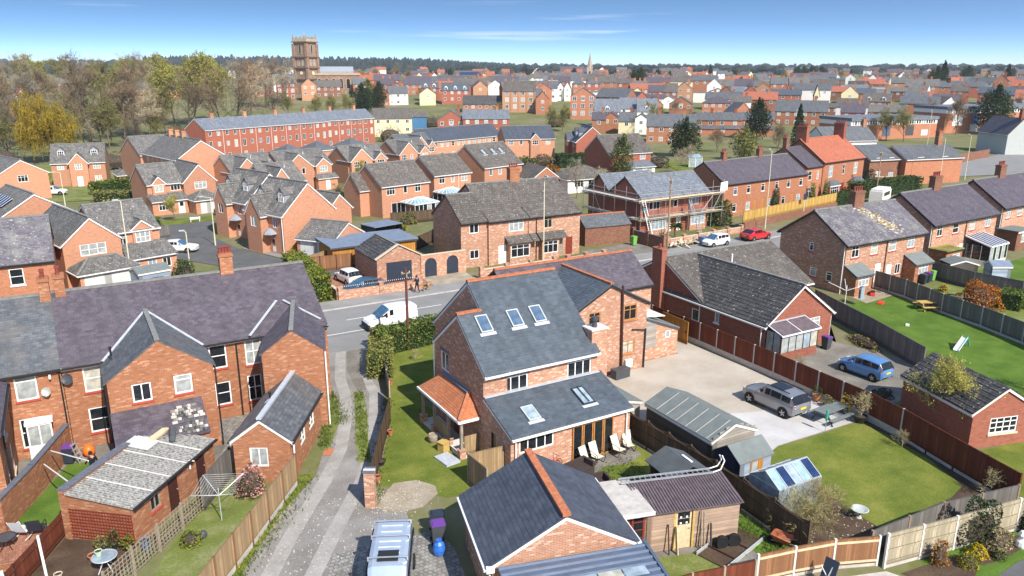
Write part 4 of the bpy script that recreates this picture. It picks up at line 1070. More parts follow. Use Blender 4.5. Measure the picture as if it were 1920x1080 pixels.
# side porch with clay tiles on posts
Pp = thing('porch','open timber porch with orange clay tiled hipped roof on the house side','porch',(16.85,34.9,0))
rm = MB(); E = 2.35; Z = 3.35
slab(rm,(-.1,5.55,E),(-.1,-.1,E),(1.15,1.15,Z),(1.15,4.55,Z),.08,.17); slab(rm,(-.1,-.1,E),(1.15,-.1,E),(1.15,1.15,Z),(1.15,1.15,Z),.08,.17); slab(rm,(1.15,5.55,E),(-.1,5.55,E),(1.15,4.55,Z),(1.15,4.55,Z),.08,.17)
rm.build('roof','tile_orange',Pp)
bar_part('hip_tiles',(-.1,-.1,E + .04),(1.15,1.15,Z + .04),.2,.1,'ridge_red',Pp); bar_part('flashing',(1.1,1.1,Z + .05),(1.1,4.5,Z + .05),.25,.06,'felt_blue',Pp)
bar_part('gutter',(-.14,-.14,E - .08),(-.14,5.6,E - .08),.1,.14,'white',Pp); bar_part('gutter',(-.14,-.14,E - .08),(1.15,-.14,E - .08),.1,.14,'white',Pp)
for y in (0.05,1.7,3.6,5.3):
    mb = MB(); mb.box(.0,.16,y - .08,y + .08,.55,E - .1); mb.build('post','oak_grey',Pp); mb = MB(); mb.box(-.1,.26,y - .18,y + .18,0,.5); mb.box(-.13,.29,y - .21,y + .21,.5,.56); mb.build('plinth','brick_house',Pp)
mb = MB(); mb.box(-.02,1.15,-.1,5.5,0,.14); mb.build('floor','concrete_pale',Pp)
mb = MB(); mb.box(.04,.08,1.8,3.5,.3,1.2); mb.build('side_panel','fence_tan',Pp); mb = MB(); mb.box(.25,1.15,.02,.06,.14,1.3); mb.build('side_panel','fence_tan',Pp)
mb = MB(); mb.box(1.09,1.17,2.1,3.1,.14,2.2); mb.build('door','door_red',Pp)
mb = MB(); mb.box(0,.9,0,1.3,0,.12); tag(mb.build('stone_step','flashing',None,(15.75,34.4,.02),rad(8)),'pale grey stone slab step at porch entrance','step')
mb = MB(); mb.box(-.24,.24,-.24,.24,0,.55); mb.prism([(-.28,-.28),(.28,-.28),(.28,.28),(-.28,.28)],.555,.6); tag(mb.build('wooden_box','wood_yellow',None,(16.4,36.2,.02),rad(20)),'small yellow wooden box planter next to porch plinth','planter')
mb = MB(); mb.lathe([(.22,0),(.3,.2),(.32,.42),(.28,.5),(.24,.46)],12); tag(mb.build('garden_pot','oak_grey',None,(16.35,37.5,.02)),'weathered tall pot beside the porch steps','pot')
# --- detached garage, car port, link and workshop in the foreground
G1 = thing('garage','brick garage with dark slate roof and red clay ridge in front','garage',(12.0,22.6,0),rad(-15))
block(G1,.15,6.15,0,5.4,2.5,4.15,'gy','brick_house','slate_garage',course=.2,ridge=None,trim='white',eo=.24,ov=.03,pipes=[(.08,.15,'white')])
for i in range(13): bar_part('ridge_tile',(3.15,-.05 + i*.425,4.26),(3.15,.36 + i*.425,4.26),.34,.13,'ridge_red',G1)
for x in (-.1,6.2): mb = MB(); mb.box(x,x + .32,-.1,.02,2.22,2.5); mb.build('box_end','white',G1)
CP = thing('carport','navy ribbed metal car port roof with clear panels at the bottom edge','car port',(12.0,22.5,0),rad(-15))
mb = MB(); mb.poly([(.3,-.05,2.5),(.3,-4,2.25),(6.4,-4,2.25),(6.4,-.05,2.5)]); mb.poly([(.3,-.05,2.46),(6.4,-.05,2.46),(6.4,-4,2.21),(.3,-4,2.21)]); mb.build('roof_sheet','metal_navy',CP)
for i in range(11): bar_part('rib',(.3,-.2 - i*.36,2.51 - i*.0228),(6.4,-.2 - i*.36,2.51 - i*.0228),.1,.06,'felt_blue',CP)
for i,m_ in enumerate(('glass_net','leaf_straw','glass_net')): mb = MB(); mb.box(2.9 + i*1.0,3.85 + i*1.0,-1.85,-1.2,2.445,2.455); mb.build('clear_panel','glass_pale' if m_ != 'leaf_straw' else 'glass_blind',CP)
bar_part('edge_beam',(6.45,.1,2.5),(6.45,-4,2.25),.12,.18,'metal_navy',CP)
for x,y in ((.4,-3.8),(6.3,-3.8),(6.3,-.3)): mb = MB(); mb.box(x - .05,x + .05,y - .05,y + .05,0,2.24 if y < -1 else 2.4); mb.build('post','metal_navy',CP)
LK = thing('link_roof','flat grey felt covered passage with red glazed doors beside the garage','covered passage',(18.6,23.2,0),rad(-15))
mb = MB(); mb.box(-.3,1.7,-.35,2.6,2.35,2.43); mb.build('roof','concrete',LK); mb = MB(); mb.box(-.3,1.7,-.4,-.355,2.28,2.46); mb.build('fascia','concrete_pale',LK)
for i in range(2):
    mb = MB(); x = .05 + i*.72; mb.box(x,x + .1,0,.06,0,2.28); mb.box(x + .55,x + .65,0,.06,0,2.28); mb.box(x + .1,x + .55,0,.06,0,.5); mb.box(x + .1,x + .55,0,.06,2.1,2.28)
    for z in (.95,1.35,1.75): mb.box(x + .1,x + .55,.01,.05,z,z + .04)
    d = mb.build('door','door_red',LK); mb = MB(); mb.box(x + .1,x + .55,.025,.035,.5,2.1); mb.build('pane','glass',d)
WK = thing('workshop','weathered plank workshop with brown corrugated roof and glazed door','shed',(20.05,22.95,0),rad(-16.5))
block(WK,0,4.6,0,2.0,2.1,2.45,'lF','shiplap_pink','corrugated_brown',trim=None,eo=.22,ov=.12,th=.04,wins=[('F',1.9,.02,.78,1.95,'door',dict(m='board_pale'))])
for i in range(34): bar_part('roof_rib',(-.08 + i*.142,-.22,2.125),(-.08 + i*.142,2.02,2.51),.075,.05,'corrugated_brown',WK)
for i in range(12):
    z = .05 + i*.172
    mb = MB(); mb.box(.1,1.46,-.035 - .006*(i % 3),-.004,z,z + .165); mb.build('plank','shiplap_pink',WK)
    mb = MB(); mb.box(2.4,4.62,-.035 - .006*((i+1) % 3),-.004,z,z + .165); mb.build('plank','shiplap_pink',WK)
mb = MB(); mb.box(2.5,4.66,-.06,-.04,1.93,2.12); mb.build('eaves_board','board_pale',WK)
for i in range(2):
    for j in range(2): mb = MB(); mb.box(1.62 + i*.29,1.89 + i*.29,-.005,.005,1.25 + j*.32,1.54 + j*.32); mb.build('pane','glass',WK); mb = MB(); mb.box(1.7 + i*.29,1.79 + i*.29,-.012,-.006,1.28 + j*.3,1.37 + j*.3); mb.build('sticker','white',WK)
for x in (1.44,2.36): mb = MB(); mb.box(x - .05,x + .05,-.05,.0,0,2.08); mb.build('door_jamb','wood_yellow',WK)
def lean(name,label,cat,x,y,h,w,m,tilt=.25,rz=-16.5,ln=None):
    mb = MB(); mb.bar((0,0,0),(ln or 0,tilt,h),w,.05); return tag(mb.build(name,m,None,(x,y,.02),rad(rz)),label,cat)
lean('plank','broad pale board leaning left of the workshop door','plank',21.35,22.15,1.25,.2,'board_pale'); lean('plank','first tall grey batten leaning right of workshop door','plank',22.5,21.85,1.9,.07,'oak_grey',.2); lean('plank','second tall grey batten leaning right of workshop door','plank',22.62,21.8,1.85,.07,'oak_grey',.2)
lean('garden_fork','rusty long handled tool leaning on workshop planks','garden tool',21.0,22.3,1.4,.04,'door_brown'); lean('metal_bars','bundle of dark bars leaning on workshop wall','bars',23.0,21.75,1.2,.1,'dark_grey',.15)
LD = thing('ladder','long aluminium ladder lying along the workshop roof','ladder',(20.2,24.9,2.55),rad(-18))
for y in (0,.38): mb = MB(); mb.bar((0,y,0),(4.6,y,.02),.06,.08); mb.build('stile','steel',LD)
for i in range(17): mb = MB(); mb.tube((.2 + i*.265,0,.01),(.2 + i*.265,.38,.01),.022,.022,6); mb.build('rung','steel',LD)
mb = MB(); mb.path([(4.6,.0,.03),(5.0,.05,.1),(5.25,.2,.45),(5.15,.3,.7)],.03,6); mb.path([(4.6,.38,.03),(5.0,.4,.1),(5.2,.42,.4),(5.08,.4,.68)],.03,6); mb.build('roof_hook','white',LD)
# --- garden sheds
def shed(name,label,x,y,rot,w,d,he,hr,wall,roof,kind='gy',lod=1,wins=(),cat='shed',laps=0,trim='white_old'):
    t = thing(name,label,cat,(x,y,0),rad(rot)); block(t,0,w,0,d,he,hr,kind,wall,roof,trim=trim,gut=None,eo=.12,ov=.1,th=.04,wins=list(wins),lod=lod)
    for i in range(laps):
        yy = .35 + i*(d - .5)/laps; s = (hr - he)/(w/2)
        for sx,ex in ((-.1,w/2),(w + .1,w/2)): bar_part('felt_lap',(sx,yy,he + .055 - .1*s),(ex,yy,hr + .055),.03,.02,'concrete' if sx < 0 else 'felt',t)
    return t
B1 = shed('garden_shed','long timber shed with grey felt roof standing on the gravel',27.75,26.75,-1,3.1,5.5,1.95,2.6,'shiplap_dark','felt',laps=6)
mb = MB(); mb.poly([(.02,-.012,.05),(3.08,-.012,.05),(3.08,-.012,1.93),(1.55,-.012,2.56),(.02,-.012,1.93)]); mb.build('gable_boards','shiplap_grey',B1)
for i in range(14): mb = MB(); w_ = 1.53 if i < 11 else 1.53*(1 - (i - 11)/3.4); mb.box(1.55 - w_,1.55 + w_,-.04,-.014,.08 + i*.175,.235 + i*.175); mb.build('board','shiplap_grey',B1)
shed('garden_shed','small grey felted shed against the right side of the house',26.5,33.1,0,1.55,3.6,1.7,2.1,'shiplap_grey','felt','lR')
PH = shed('playhouse','navy and pale blue wooden playhouse with grey felt roof',27.75,24.75,0,2.3,1.7,1.6,2.2,'shiplap_navy','felt','gx',trim=None)
mb = MB(); mb.box(.02,2.28,-.03,-.006,.05,1.56); mb.build('front_boards','shiplap_blue',PH)
mb = MB(); mb.box(.75,1.65,-.06,-.035,.75,1.45); w_ = mb.build('window','oak',PH); mb = MB(); mb.box(.82,1.25,-.07,-.062,.82,1.4); mb.build('pane','glass_net',w_); mb = MB(); mb.box(1.3,1.58,-.07,-.062,.82,1.4); mb.build('curtain','fence_orange',w_); mb = MB(); mb.box(.4,1.7,-.2,-.04,.6,.68); mb.build('shelf','navy_dark',PH)
GZ = thing('log_store','open fronted timber store with dark grey felt roof by fence','garden store',(23.5,25.0,0),rad(-6))
block(GZ,0,2.1,0,2.1,1.75,2.25,'gy','fence_dark','felt_dark',trim=None,eo=.15,ov=.12,th=.04,faces='RB',lod=1)
for x,y in ((.05,.05),(2.05,.05),(.05,2.05)): mb = MB(); mb.box(x - .05,x + .05,y - .05,y + .05,0,1.76); mb.build('post','oak_grey',GZ)
mb = MB(); mb.box(.1,.15,.1,2.0,.1,.9); mb.build('low_side','fence_dark',GZ); bar_part('board',(1.3,.3,2.25),(1.3,1.1,2.25),.12,.04,'white',GZ)
GH = thing('greenhouse','glass greenhouse with aluminium bars on the right lawn edge','greenhouse',(27.5,21.95,0),rad(-1))
def gbar(n,p,q,w=.04): return bar_part(n,p,q,w,w,'alu',GH)
gx,gy,ge,gr = 2.9,1.9,1.5,2.1
for i in range(6):
    x = gx*i/5; gbar('glazing_bar',(x,0,ge),(x,gy/2,gr)); gbar('glazing_bar',(x,gy,ge),(x,gy/2,gr)); gbar('upright',(x,0,0),(x,0,ge)); gbar('upright',(x,gy,0),(x,gy,ge))
for p,q in (((0,0,ge),(gx,0,ge)),((0,gy,ge),(gx,gy,ge)),((0,gy/2,gr),(gx,gy/2,gr)),((0,0,ge),(0,gy,ge)),((gx,0,ge),(gx,gy,ge))): gbar('frame_bar',p,q,.06)
for i in range(5):
    for (ya,za,yb,zb) in ((0,ge,gy/2,gr),(gy,ge,gy/2,gr)):
        mb = MB(); x0,x1 = gx*i/5 + .03,gx*(i+1)/5 - .03; mb.poly([(x0,ya,za),(x1,ya,za),(x1,yb,zb),(x0,yb,zb)]); mb.build('pane',['glass_roof','glass_solar','glass_pale','glass_roof','glass_solar'][i],GH)
    for y in (0,gy): mb = MB(); mb.box(gx*i/5 + .03,gx*(i+1)/5 - .03,y - .005,y + .005,.05,ge - .04); mb.build('pane','glass_pale',GH)
for x in (0,gx): mb = MB(); mb.poly([(x,.03,.05),(x,gy - .03,.05),(x,gy - .03,ge),(x,gy/2,gr - .03),(x,.03,ge)]); mb.build('pane','glass_pale',GH)

# --- the bungalow on the right with its garage
BG = thing('bungalow','red brick bungalow with steep brown tiled roof and tall side chimney','bungalow',(43.6,37.6,0))
BK = dict(wall='brick_red',course=.33,trim='white',eo=.2,lod=0)
bl(BG,43.6,56.6,44.2,54.6,2.55,5.3,roof='tile_brown',ov=.12,ridge='ridge_grey',faces='FLRB',**BK,wins=[('L',9.6,.75,.95,1.05,'c1',dict(glass='glass',sill='white')),('B',4,.8,1.8,1.2,'c3'),('B',11,.8,1.8,1.2,'c3')],pipes=[(43.5,44.5,'white')])
bl(BG,43.6,51.0,37.6,44.2,2.55,5.15,'gy',roof='tile_dark',ov=.2,ridge='ridge_grey',faces='FLR',valley=49.0,wall='brick_red',course=.33,trim='white',eo=.2,lod=0,
   wins=[('L',1.6,1.3,.5,1.05,'h1',dict(glass='glass_pale',sill='white')),('F',5.4,1.2,1.4,1.1,'t2',dict(glass='glass_net'))],pipes=[(43.5,37.9,'white'),(51.1,37.7,'white')])
mb = MB(); mb.box(0,.55,0,1.25,0,6.0); mb.box(-.06,.61,-.06,1.31,6.0,6.14); mb.build('chimney','brick_red',BG,(-.56,11.3,0)); mb = MB(); mb.lathe([(.14,0),(.12,.1),(.11,.3),(.14,.32),(.12,.36)],8); mb.build('chimney_pot','pot_red',BG,(-.28,11.9,6.13))
mb = MB(); mb.tube((0,0,0),(0,0,.75),.07,.07,8); mb.build('vent_pipe','white',BG,(6.0,9.6,4.6))
mb = MB(); mb.tube((0,0,0),(0,0,1.1),.012,.012,4)
for z in (.6,.8,1.0): mb.tube((-.25,0,z),(.25,0,z),.008,.008,4)
mb.build('aerial','steel',BG,(-.1,11.0,4.3),.6)
SP = thing('sun_porch','brown framed lean-to sun porch with ribbed roof on the bungalow','porch',(43.7,36.15,0))
mb = MB(); mb.box(0,4.0,0,1.4,0,.7); mb.build('base','brick_red',SP)
mb = MB(); mb.poly([(-.1,-.12,2.15),(4.1,-.12,2.15),(4.1,1.42,2.62),(-.1,1.42,2.62)]); mb.poly([(-.1,-.12,2.1),(-.1,1.42,2.57),(4.1,1.42,2.57),(4.1,-.12,2.1)]); mb.build('roof','corrugated_brown',SP)
for x in (-.1,2.0,4.1): bar_part('roof_bar',(x,-.14,2.17),(x,1.42,2.64),.06,.05,'white',SP)
bar_part('gutter',(-.12,-.16,2.1),(4.12,-.16,2.1),.08,.09,'white',SP); bar_part('flashing',(-.1,1.38,2.68),(4.1,1.38,2.68),.16,.05,'flashing',SP)
for i in range(6): mb = MB(); mb.box(i*.79,i*.79 + .06,-.03,.04,.7,2.1); mb.build('post','door_brown',SP)
for i in range(5): mb = MB(); mb.box(i*.79 + .06,i*.79 + .79,0,.015,.72,2.08); mb.build('pane',['glass_net','glass_net','glass_net','glass_pale','glass_blind'][i],SP)
for i in range(3): mb = MB(); mb.box(-.03,.03,i*.68,i*.68 + .06,.7,2.3); mb.build('post','door_brown',SP)
for i in range(2): mb = MB(); mb.box(-.01,.01,i*.68 + .06,i*.68 + .68,.72,2.2); mb.build('pane','glass_net',SP)
G2 = thing('garage','brick garage with lichen spotted black tiled roof on the right','garage',(42.5,21.4,0),rad(-17))
block(G2,0,4.1,0,5.6,2.35,3.6,'gy','brick_red','tile_dark',course=.33,trim='white_old',gut=None,eo=.2,ov=.12,wins=[('F',2.2,.8,1.9,1.0,'g4',dict(glass='glass',sill='sill_stone'))],lod=0)
# --- the pairs of semi-detached houses on the right
def semi(name,label,x,y,n,wins,porches,lod=0,roof='slate_purple',w=12.2,chim=True,hr=7.55,rot=0.0,d=7.9,wall='brick_house',lwins=()):
    t = thing(name,label,'house',(x,y,0),rad(rot))
    block(t,0,w,0,d,4.95,hr,'gx',wall,roof,course=.2,ridge='ridge_grey',trim='black',gut='black',eo=.28,ov=.25,lod=lod,sill='sill_red',wins=wins + [('L',*q) for q in lwins],pipes=[(w/2,-.08,'door_brown'),(-.12,.1,'white'),(w + .1,.1,'white')])
    if chim: chimney(t,w/2,d/2,hr - .5,hr + 1.5,1.5,.7,m='brick_brown',pots=4,pot='pot_red')
    return t
WS = lambda *xs: [('F',a,3.45,b,1.15,k) for a,b,k in xs]
R1 = semi('semi_detached_pair','pair of brick semis with yellow lichen on purple slates beside grey fence',63.2,45.8,2,WS((1.4,1.1,'t2'),(4.25,1.05,'s'),(7.1,1.15,'s'),(10.1,1.1,'t2')) + [('F',5.2,.5,.9,1.9,'door'),('F',3.9,.9,.6,1.1,'c1'),('F',8.4,.9,.9,1.1,'c2'),('F',7.0,.1,.85,2.0,'door')],(),roof='slate_lichen',
          lwins=[(3.9,3.5,.5,.85,'t1'),(4.4,1.0,.8,.9,'t1'),(6.3,.9,.7,.95,'t1')])
lm = MB(); r3 = random.Random(8)
for i in range(120):                                                    # streaks of orange lichen below the stack
    t_ = r3.random(); x = 5.9 + t_*2.6 + r3.gauss(0,.45); yy = 3.6 - t_*3.2 + r3.gauss(0,.3)
    if 0 < yy < 3.8 and 0 < x < 12:
        z = 4.95 + yy/3.95*2.6 + .108; s = r3.uniform(.05,.22); lm.poly([(x - s,yy - .05,z - .033),(x + s,yy - .05,z - .033),(x + s*.8,yy + .06,z + .04),(x - s*.7,yy + .05,z + .033)],0 if r3.random() < .45 else 1)
o = lm.build('lichen',['lichen_ochre','concrete'],R1); o['kind'] = 'stuff'
for x0,x1 in ((.1,2.5),(9.25,12.1)):
    block(R1,x0,x1,-1.35,-.02,2.1,2.8,'lF','brick_old','felt',trim='dark_grey',gut=None,eo=.15,ov=.12,th=.05,faces='FLR',wins=[('F',(x1 - x0)/2,.9,1.6,.95,'t3',dict(glass='glass_net'))])
R2 = semi('semi_detached_pair','middle pair of brick semis with white conservatory and purple slate roof',79.6,47.5,2,WS((1.4,1.1,'t2'),(4.6,1.2,'s'),(8.0,1.2,'s'),(11.4,1.1,'t2')) + [('F',5.4,.8,.8,1.1,'c1'),('F',3.4,.5,.9,1.4,'c2'),('F',6.3,.1,.85,2.0,'door')],(),w=13.2,rot=2.5,hr=7.7,d=8.2)
block(R2,-.2,2.9,-1.9,-.03,2.3,2.4,'flat','brick_old','leaf_olive',trim='black',gut=None,eo=.15,th=.08,faces='FLR',wins=[('F',2.0,.9,1.5,.95,'t3',dict(glass='glass_net'))])
R3 = semi('semi_detached_pair','rightmost pair of brick semis cut by the right edge of the picture',97.0,49.6,2,WS((1.4,1.1,'t2'),(4.4,1.2,'s'),(7.5,1.2,'s')) + [('F',4.4,.8,1.2,1.2,'c2')],(),w=13,rot=4,hr=7.7)
block(R3,-.6,2.6,-2.2,-.03,2.35,2.5,'flat','brick_brown','felt',trim='white',gut=None,eo=.2,th=.1,faces='FLR',wins=[('F',2.0,.9,1.6,1.1,'t3',dict(glass='glass_net'))])
def conservatory(label,x,y,rot,w,d,he=2.05,hr=2.75,hip=True,name='conservatory',z=0.0,nb=6):
    t = thing(name,label,'conservatory',(x,y,z),rad(rot)); 
    mb = MB(); mb.box(0,w,0,d,0,.5); mb.build('base','white',t)
    for i in range(nb + 1):
        xx = w*i/nb; mb = MB(); mb.box(xx - .035,xx + .035,-.03,.04,.5,he); mb.build('mullion','white',t)
        if i < nb: mb = MB(); mb.box(xx + .035,xx + w/nb - .035,0,.015,.5,he); mb.build('pane',rnd.choice(['glass','glass_pale','glass_net']),t)
    for s in (0,w):
        for i in range(4):
            yy = d*i/3; mb = MB(); mb.box(s - .03,s + .03,yy - .03,yy + .03,.5,he); mb.build('mullion','white',t)
            if i < 3: mb = MB(); mb.box(s - .008,s + .008,yy + .03,yy + d/3 - .03,.5,he); mb.build('pane','glass',t)
    bar_part('eaves_beam',(-.08,-.06,he + .05),(w + .08,-.06,he + .05),.12,.12,'white',t)
    for s in (-.05,w + .05): bar_part('eaves_beam',(s,0,he + .05),(s,d,he + .05 if hip else hr),.1,.12,'white',t)
    if hip:
        rm = MB(); k = w*.32
        rm.poly([(0,0,he + .1),(w,0,he + .1),(w - k,d*.55,hr),(k,d*.55,hr)]); rm.poly([(w,0,he + .1),(w,d,he + .1),(w - k,d*.55,hr)]); rm.poly([(0,d,he + .1),(0,0,he + .1),(k,d*.55,hr)]); rm.poly([(w,d,he + .1),(0,d,he + .1),(k,d*.55,hr),(w - k,d*.55,hr)])
        rm.build('roof','glass_roof',t)
        for i in range(nb + 1):
            f = i/nb; bar_part('roof_bar',(w*f,0,he + .13),(k + (w - 2*k)*f,d*.55,hr + .03),.07,.07,'white',t)
            if i in (0,nb): bar_part('roof_bar',(w*f,d,he + .13),(k + (w - 2*k)*f,d*.55,hr + .03),.07,.07,'white',t)
        for i in (1,2): 
            for s,e in ((0,k),(w,w - k)): bar_part('roof_bar',(s,d*i/3,he + .13),(e,d*.55,hr + .03),.06,.06,'white',t)
        bar_part('ridge_bar',(k,d*.55,hr + .05),(w - k,d*.55,hr + .05),.12,.1,'white',t)
    else:
        rm = MB(); rm.poly([(0,0,he + .1),(w,0,he + .1),(w,d,hr),(0,d,hr)]); rm.build('roof','glass_solar',t)
        for i in range(nb + 1): bar_part('roof_bar',(w*i/nb,-.05,he + .13),(w*i/nb,d,hr + .05),.12,.08,'white',t)
    return t
conservatory('white lean-to conservatory with striped roof behind the middle semis',86.6,44.9,3,3.7,2.9,2.1,2.9,False)
# --- over the street: pair of houses with bays
PS = thing('semi_detached_pair','brick pair with brown tiled roof and bay windows across the street','house',(35.7,72.8,0))
bl(PS,35.7,38.9,72.8,80.0,5.1,7.55,wall='brick_house',roof='tile_brown',course=.32,ridge='ridge_grey',trim='black',gut='black',eo=.2,ov=.08,faces='FLB',wins=[('F',1.6,3.8,1.15,1.0,'c2',dict(glass='glass')),('F',1.6,.95,1.15,1.0,'c2')])
bl(PS,38.92,51.0,72.5,83.3,5.05,8.3,wall='brick_house',roof='tile_brown',course=.32,ridge='ridge_grey',trim='black',gut='black',eo=.22,ov=.08,faces='FLRB',pipes=[(45.0,72.4,'black')],
   wins=[('F',3.5,3.55,1.9,1.3,'t3',dict(glass='glass_net')),('F',7.7,3.5,1.1,1.45,'t2',dict(frame='board_pale',glass='glass')),('F',1.7,.1,.95,2.05,'door'),('F',10.6,.1,.95,2.05,'door',dict(m='door_red')),('F',9.3,.1,.9,2.05,'door',dict(m='oak_grey'))])
for x0,x1 in ((2.3,5.0),(6.5,8.8)):
    block(PS,x0 + 3.2,x1 + 3.2,-1.0,-.32,2.35,2.4,'flat','brick_house','felt',trim=None,eo=.02,th=.03,faces='FLR',wins=[('F',(x1 - x0)/2,.75,x1 - x0 - .3,1.4,'t3',dict(glass='glass'))])
    rm = MB(); slab(rm,(x0 + 2.9,-1.3,2.45),(x1 + 4.2,-1.3,2.45),(x1 + 4.2,-.31,3.1),(x0 + 2.9,-.31,3.1),.07,.3); rm.build('bay_roof','tile_brown',PS)
ch(PS,45.2,78.0,7.6,9.9,1.3,.8,m='brick_old',pots=4)
# brick garage and arches next to it
G3 = thing('garage','small gabled brick garage with dark roller door across the street','garage',(25.6,71.4,0))
bl(G3,25.6,30.3,71.4,78.2,2.45,3.7,'gy',wall='brick_house',roof='tile_dark',course=.4,ridge='ridge_grey',trim=None,eo=.15,ov=-.25,lod=0,wins=[('F',2.35,.02,2.75,2.1,'garage',dict(m='navy_dark'))])
for sx in (-1,1): bar_part('coping',(2.35 + sx*2.5,.1,2.55),(2.35,.1,3.9),.4,.1,'sill_stone',G3)
AW = thing('arched_wall','brick garden wall with two arched dark gates beside small garage','wall',(30.4,71.5,0))
def arch_wall(t,x0,x1,arches,h,th=.25):
    mb = MB(); xs = [x0]
    for c,w,sp in arches:
        n = 10; a0,a1 = c - w/2,c + w/2
        for y,flip in ((0,0),(th,1)):
            q = [(xs[-1],y,0),(a0,y,0),(a0,y,h),(xs[-1],y,h)]; mb.poly(q[::-1] if flip else q)
            for k in range(n):
                t0,t1 = math.pi*(1 - k/n),math.pi*(1 - (k+1)/n); xa,xb = c + w/2*math.cos(t0),c + w/2*math.cos(t1); za,zb = sp + w/2*math.sin(t0),sp + w/2*math.sin(t1)
                q = [(xa,y,za),(xb,y,zb),(xb,y,h),(xa,y,h)]; mb.poly(q[::-1] if flip else q)
        xs.append(a1)
        for xx in (a0,a1): mb.poly([(xx,0,0),(xx,th,0),(xx,th,sp),(xx,0,sp)])
    for y,flip in ((0,0),(th,1)):
        q = [(xs[-1],y,0),(x1,y,0),(x1,y,h),(xs[-1],y,h)]; mb.poly(q[::-1] if flip else q)
    mb.poly([(x0,0,h),(x1,0,h),(x1,th,h),(x0,th,h)])
    mb.build('wall_length','brick_house',t)
    for c,w,sp in arches:
        g = MB(); g.box(c - w/2 + .02,c + w/2 - .02,.1,.14,.05,sp + .02)
        n = 8; g.poly([(c + (w/2 - .02)*math.cos(math.pi*k/n),.1,sp + .02 + (w/2 - .02)*math.sin(math.pi*k/n)) for k in range(n + 1)][::-1]); g.build('gate','navy_dark',t)
arch_wall(AW,0,5.2,[(1.1,1.35,1.35),(3.6,1.35,1.35)],2.35)
mb = MB(); mb.box(-.05,5.2,-.04,.29,2.352,2.43); mb.build('coping','sill_stone',AW)
# ---------------------------------------------------------------- the estate and the houses over the street
RE = random.Random(21)
def est(label,x,y,rot,name='estate_house',cat='house'):
    return thing(name,label,cat,(x,y,gz(x,y)),rad(rot))
EK = dict(wall='brick_estate',roof='tile_grey',ridge='ridge_grey',trim='white',eo=.22,ov=.12,lod=1,r=RE,z0=-.6)
def W2(*xs,z=3.3,h=1.15): return [('F',a,z + .6,w,h,k) for a,w,k in xs]       # walls start .6 below grade on the slope
def fin(t,x,y,z): m = MB(); m.lathe([(.05,0),(.07,.1),(.03,.25),(.02,.55)],6); m.build('finial','white',t,(x,y,z))
# E1 left, with double garage
t = est('orange brick estate house with double white garage door behind the terrace',3.2,86.6,16)
block(t,-1.0,5.0,1.2,9.0,4.75,7.2,'gx',wins=W2((2.0,1.3,'t3')),**EK)
block(t,-5.2,.15,-1.4,9.2,4.75,7.0,'gy',**EK,wins=W2((2.7,2.4,'g3')))
block(t,2.2,4.2,1.0,1.2,4.9,5.7,'gy',valley=4.0,wins=W2((1.0,1.5,'g3')),**{**EK,'eo': .15})
block(t,-4.9,.4,-4.2,-1.4,2.3,3.3,'hip',wins=[('F',2.5,.62,4.3,1.95,'garage')],**{**EK,'wall': 'brick_estate'})
block(t,.45,5.4,-1.6,1.2,2.3,3.3,'lF',wins=[('F',.7,.62,.95,2.0,'door',dict(glass=True)),('F',2.4,1.5,.9,1.0,'c2'),('F',3.9,1.5,.9,1.0,'c2')],**EK)
# E2 beyond the cul-de-sac
t = est('orange brick house with twin front gables at head of cul-de-sac lawn',10.1,127.9,13)
block(t,0,5.4,0,7.4,4.6,7.2,'gx',wins=W2((1.6,1.4,'t2'),(4.2,1.5,'t3')),**EK)
block(t,5.2,10.2,-.8,7.6,4.6,7.1,'gy',wins=W2((2.6,1.9,'t3')),**EK)
block(t,.7,2.6,-.3,0,4.7,5.7,'gy',valley=3,**{**EK,'eo': .12},wins=W2((.95,1.3,'c2')))
block(t,-.1,5.2,-1.8,-.02,2.2,3.0,'lF',wins=[('F',1.6,1.3,1.4,1.1,'t3'),('F',4.3,.62,.95,2.0,'door',dict(glass=True))],**EK)
block(t,5.3,9.4,-4.6,-.82,2.2,3.3,'hip',wins=[('F',2.0,.62,2.6,1.95,'garage')],**EK)
# E3, E4: tall houses with dormers along the pavement
def tall(label,x,y,rot,L=7.6,w=7.4):
    t = est(label,x,y,rot)
    block(t,0,w,0,L,4.8,8.1,'gy',wins=[('L',1.6,3.7,1.0,1.25,'c2'),('L',1.6,1.3,1.0,1.3,'c2'),('L',6.0,3.7,.9,1.25,'c2')],**EK)
    block(t,-1.0,2.6,L - 4.6,L - 1.7,4.7,6.7,'gx',faces='FLB',wins=[('L',1.45,3.7,1.1,1.25,'c2')],**EK)
    for yy in (1.7,L - 2.0): dormer(t,1.2,yy,5.9,1.25,1.75,1.8,'tile_grey','lead','g3',1,rad(-90))
    m = MB(); m.lathe([(.85,0),(.7,.25),(.1,.7)],6); m.build('door_canopy','lead',t,(-.4,L - 5.5,2.4))
    door(t,(-.02,L - 5.5,0),rad(-90),.95,2.1,'white',1,True)
    m = MB(); m.tube((-.08,.12,-.4),(-.08,.12,4.6),.05,.05,6); m.build('downpipe','white',t)
    return t
tall('tall estate house with two dormers further along the curving pavement',19.0,100.2,20)
t4 = tall('tall estate house with two dormers nearest the dark parked car',20.7,88.6,21)
block(t4,7.42,11.0,1.2,5.6,4.3,6.0,'gy',**EK)
t = est('single brick garage with brown roof and white double door by driveway',24.7,83.1,-53,'garage','garage')
block(t,-5.0,0,.1,6.2,2.3,3.9,'gx',**{**EK,'z0': -.3},wins=[('F',2.5,.3,4.2,2.0,'garage')])
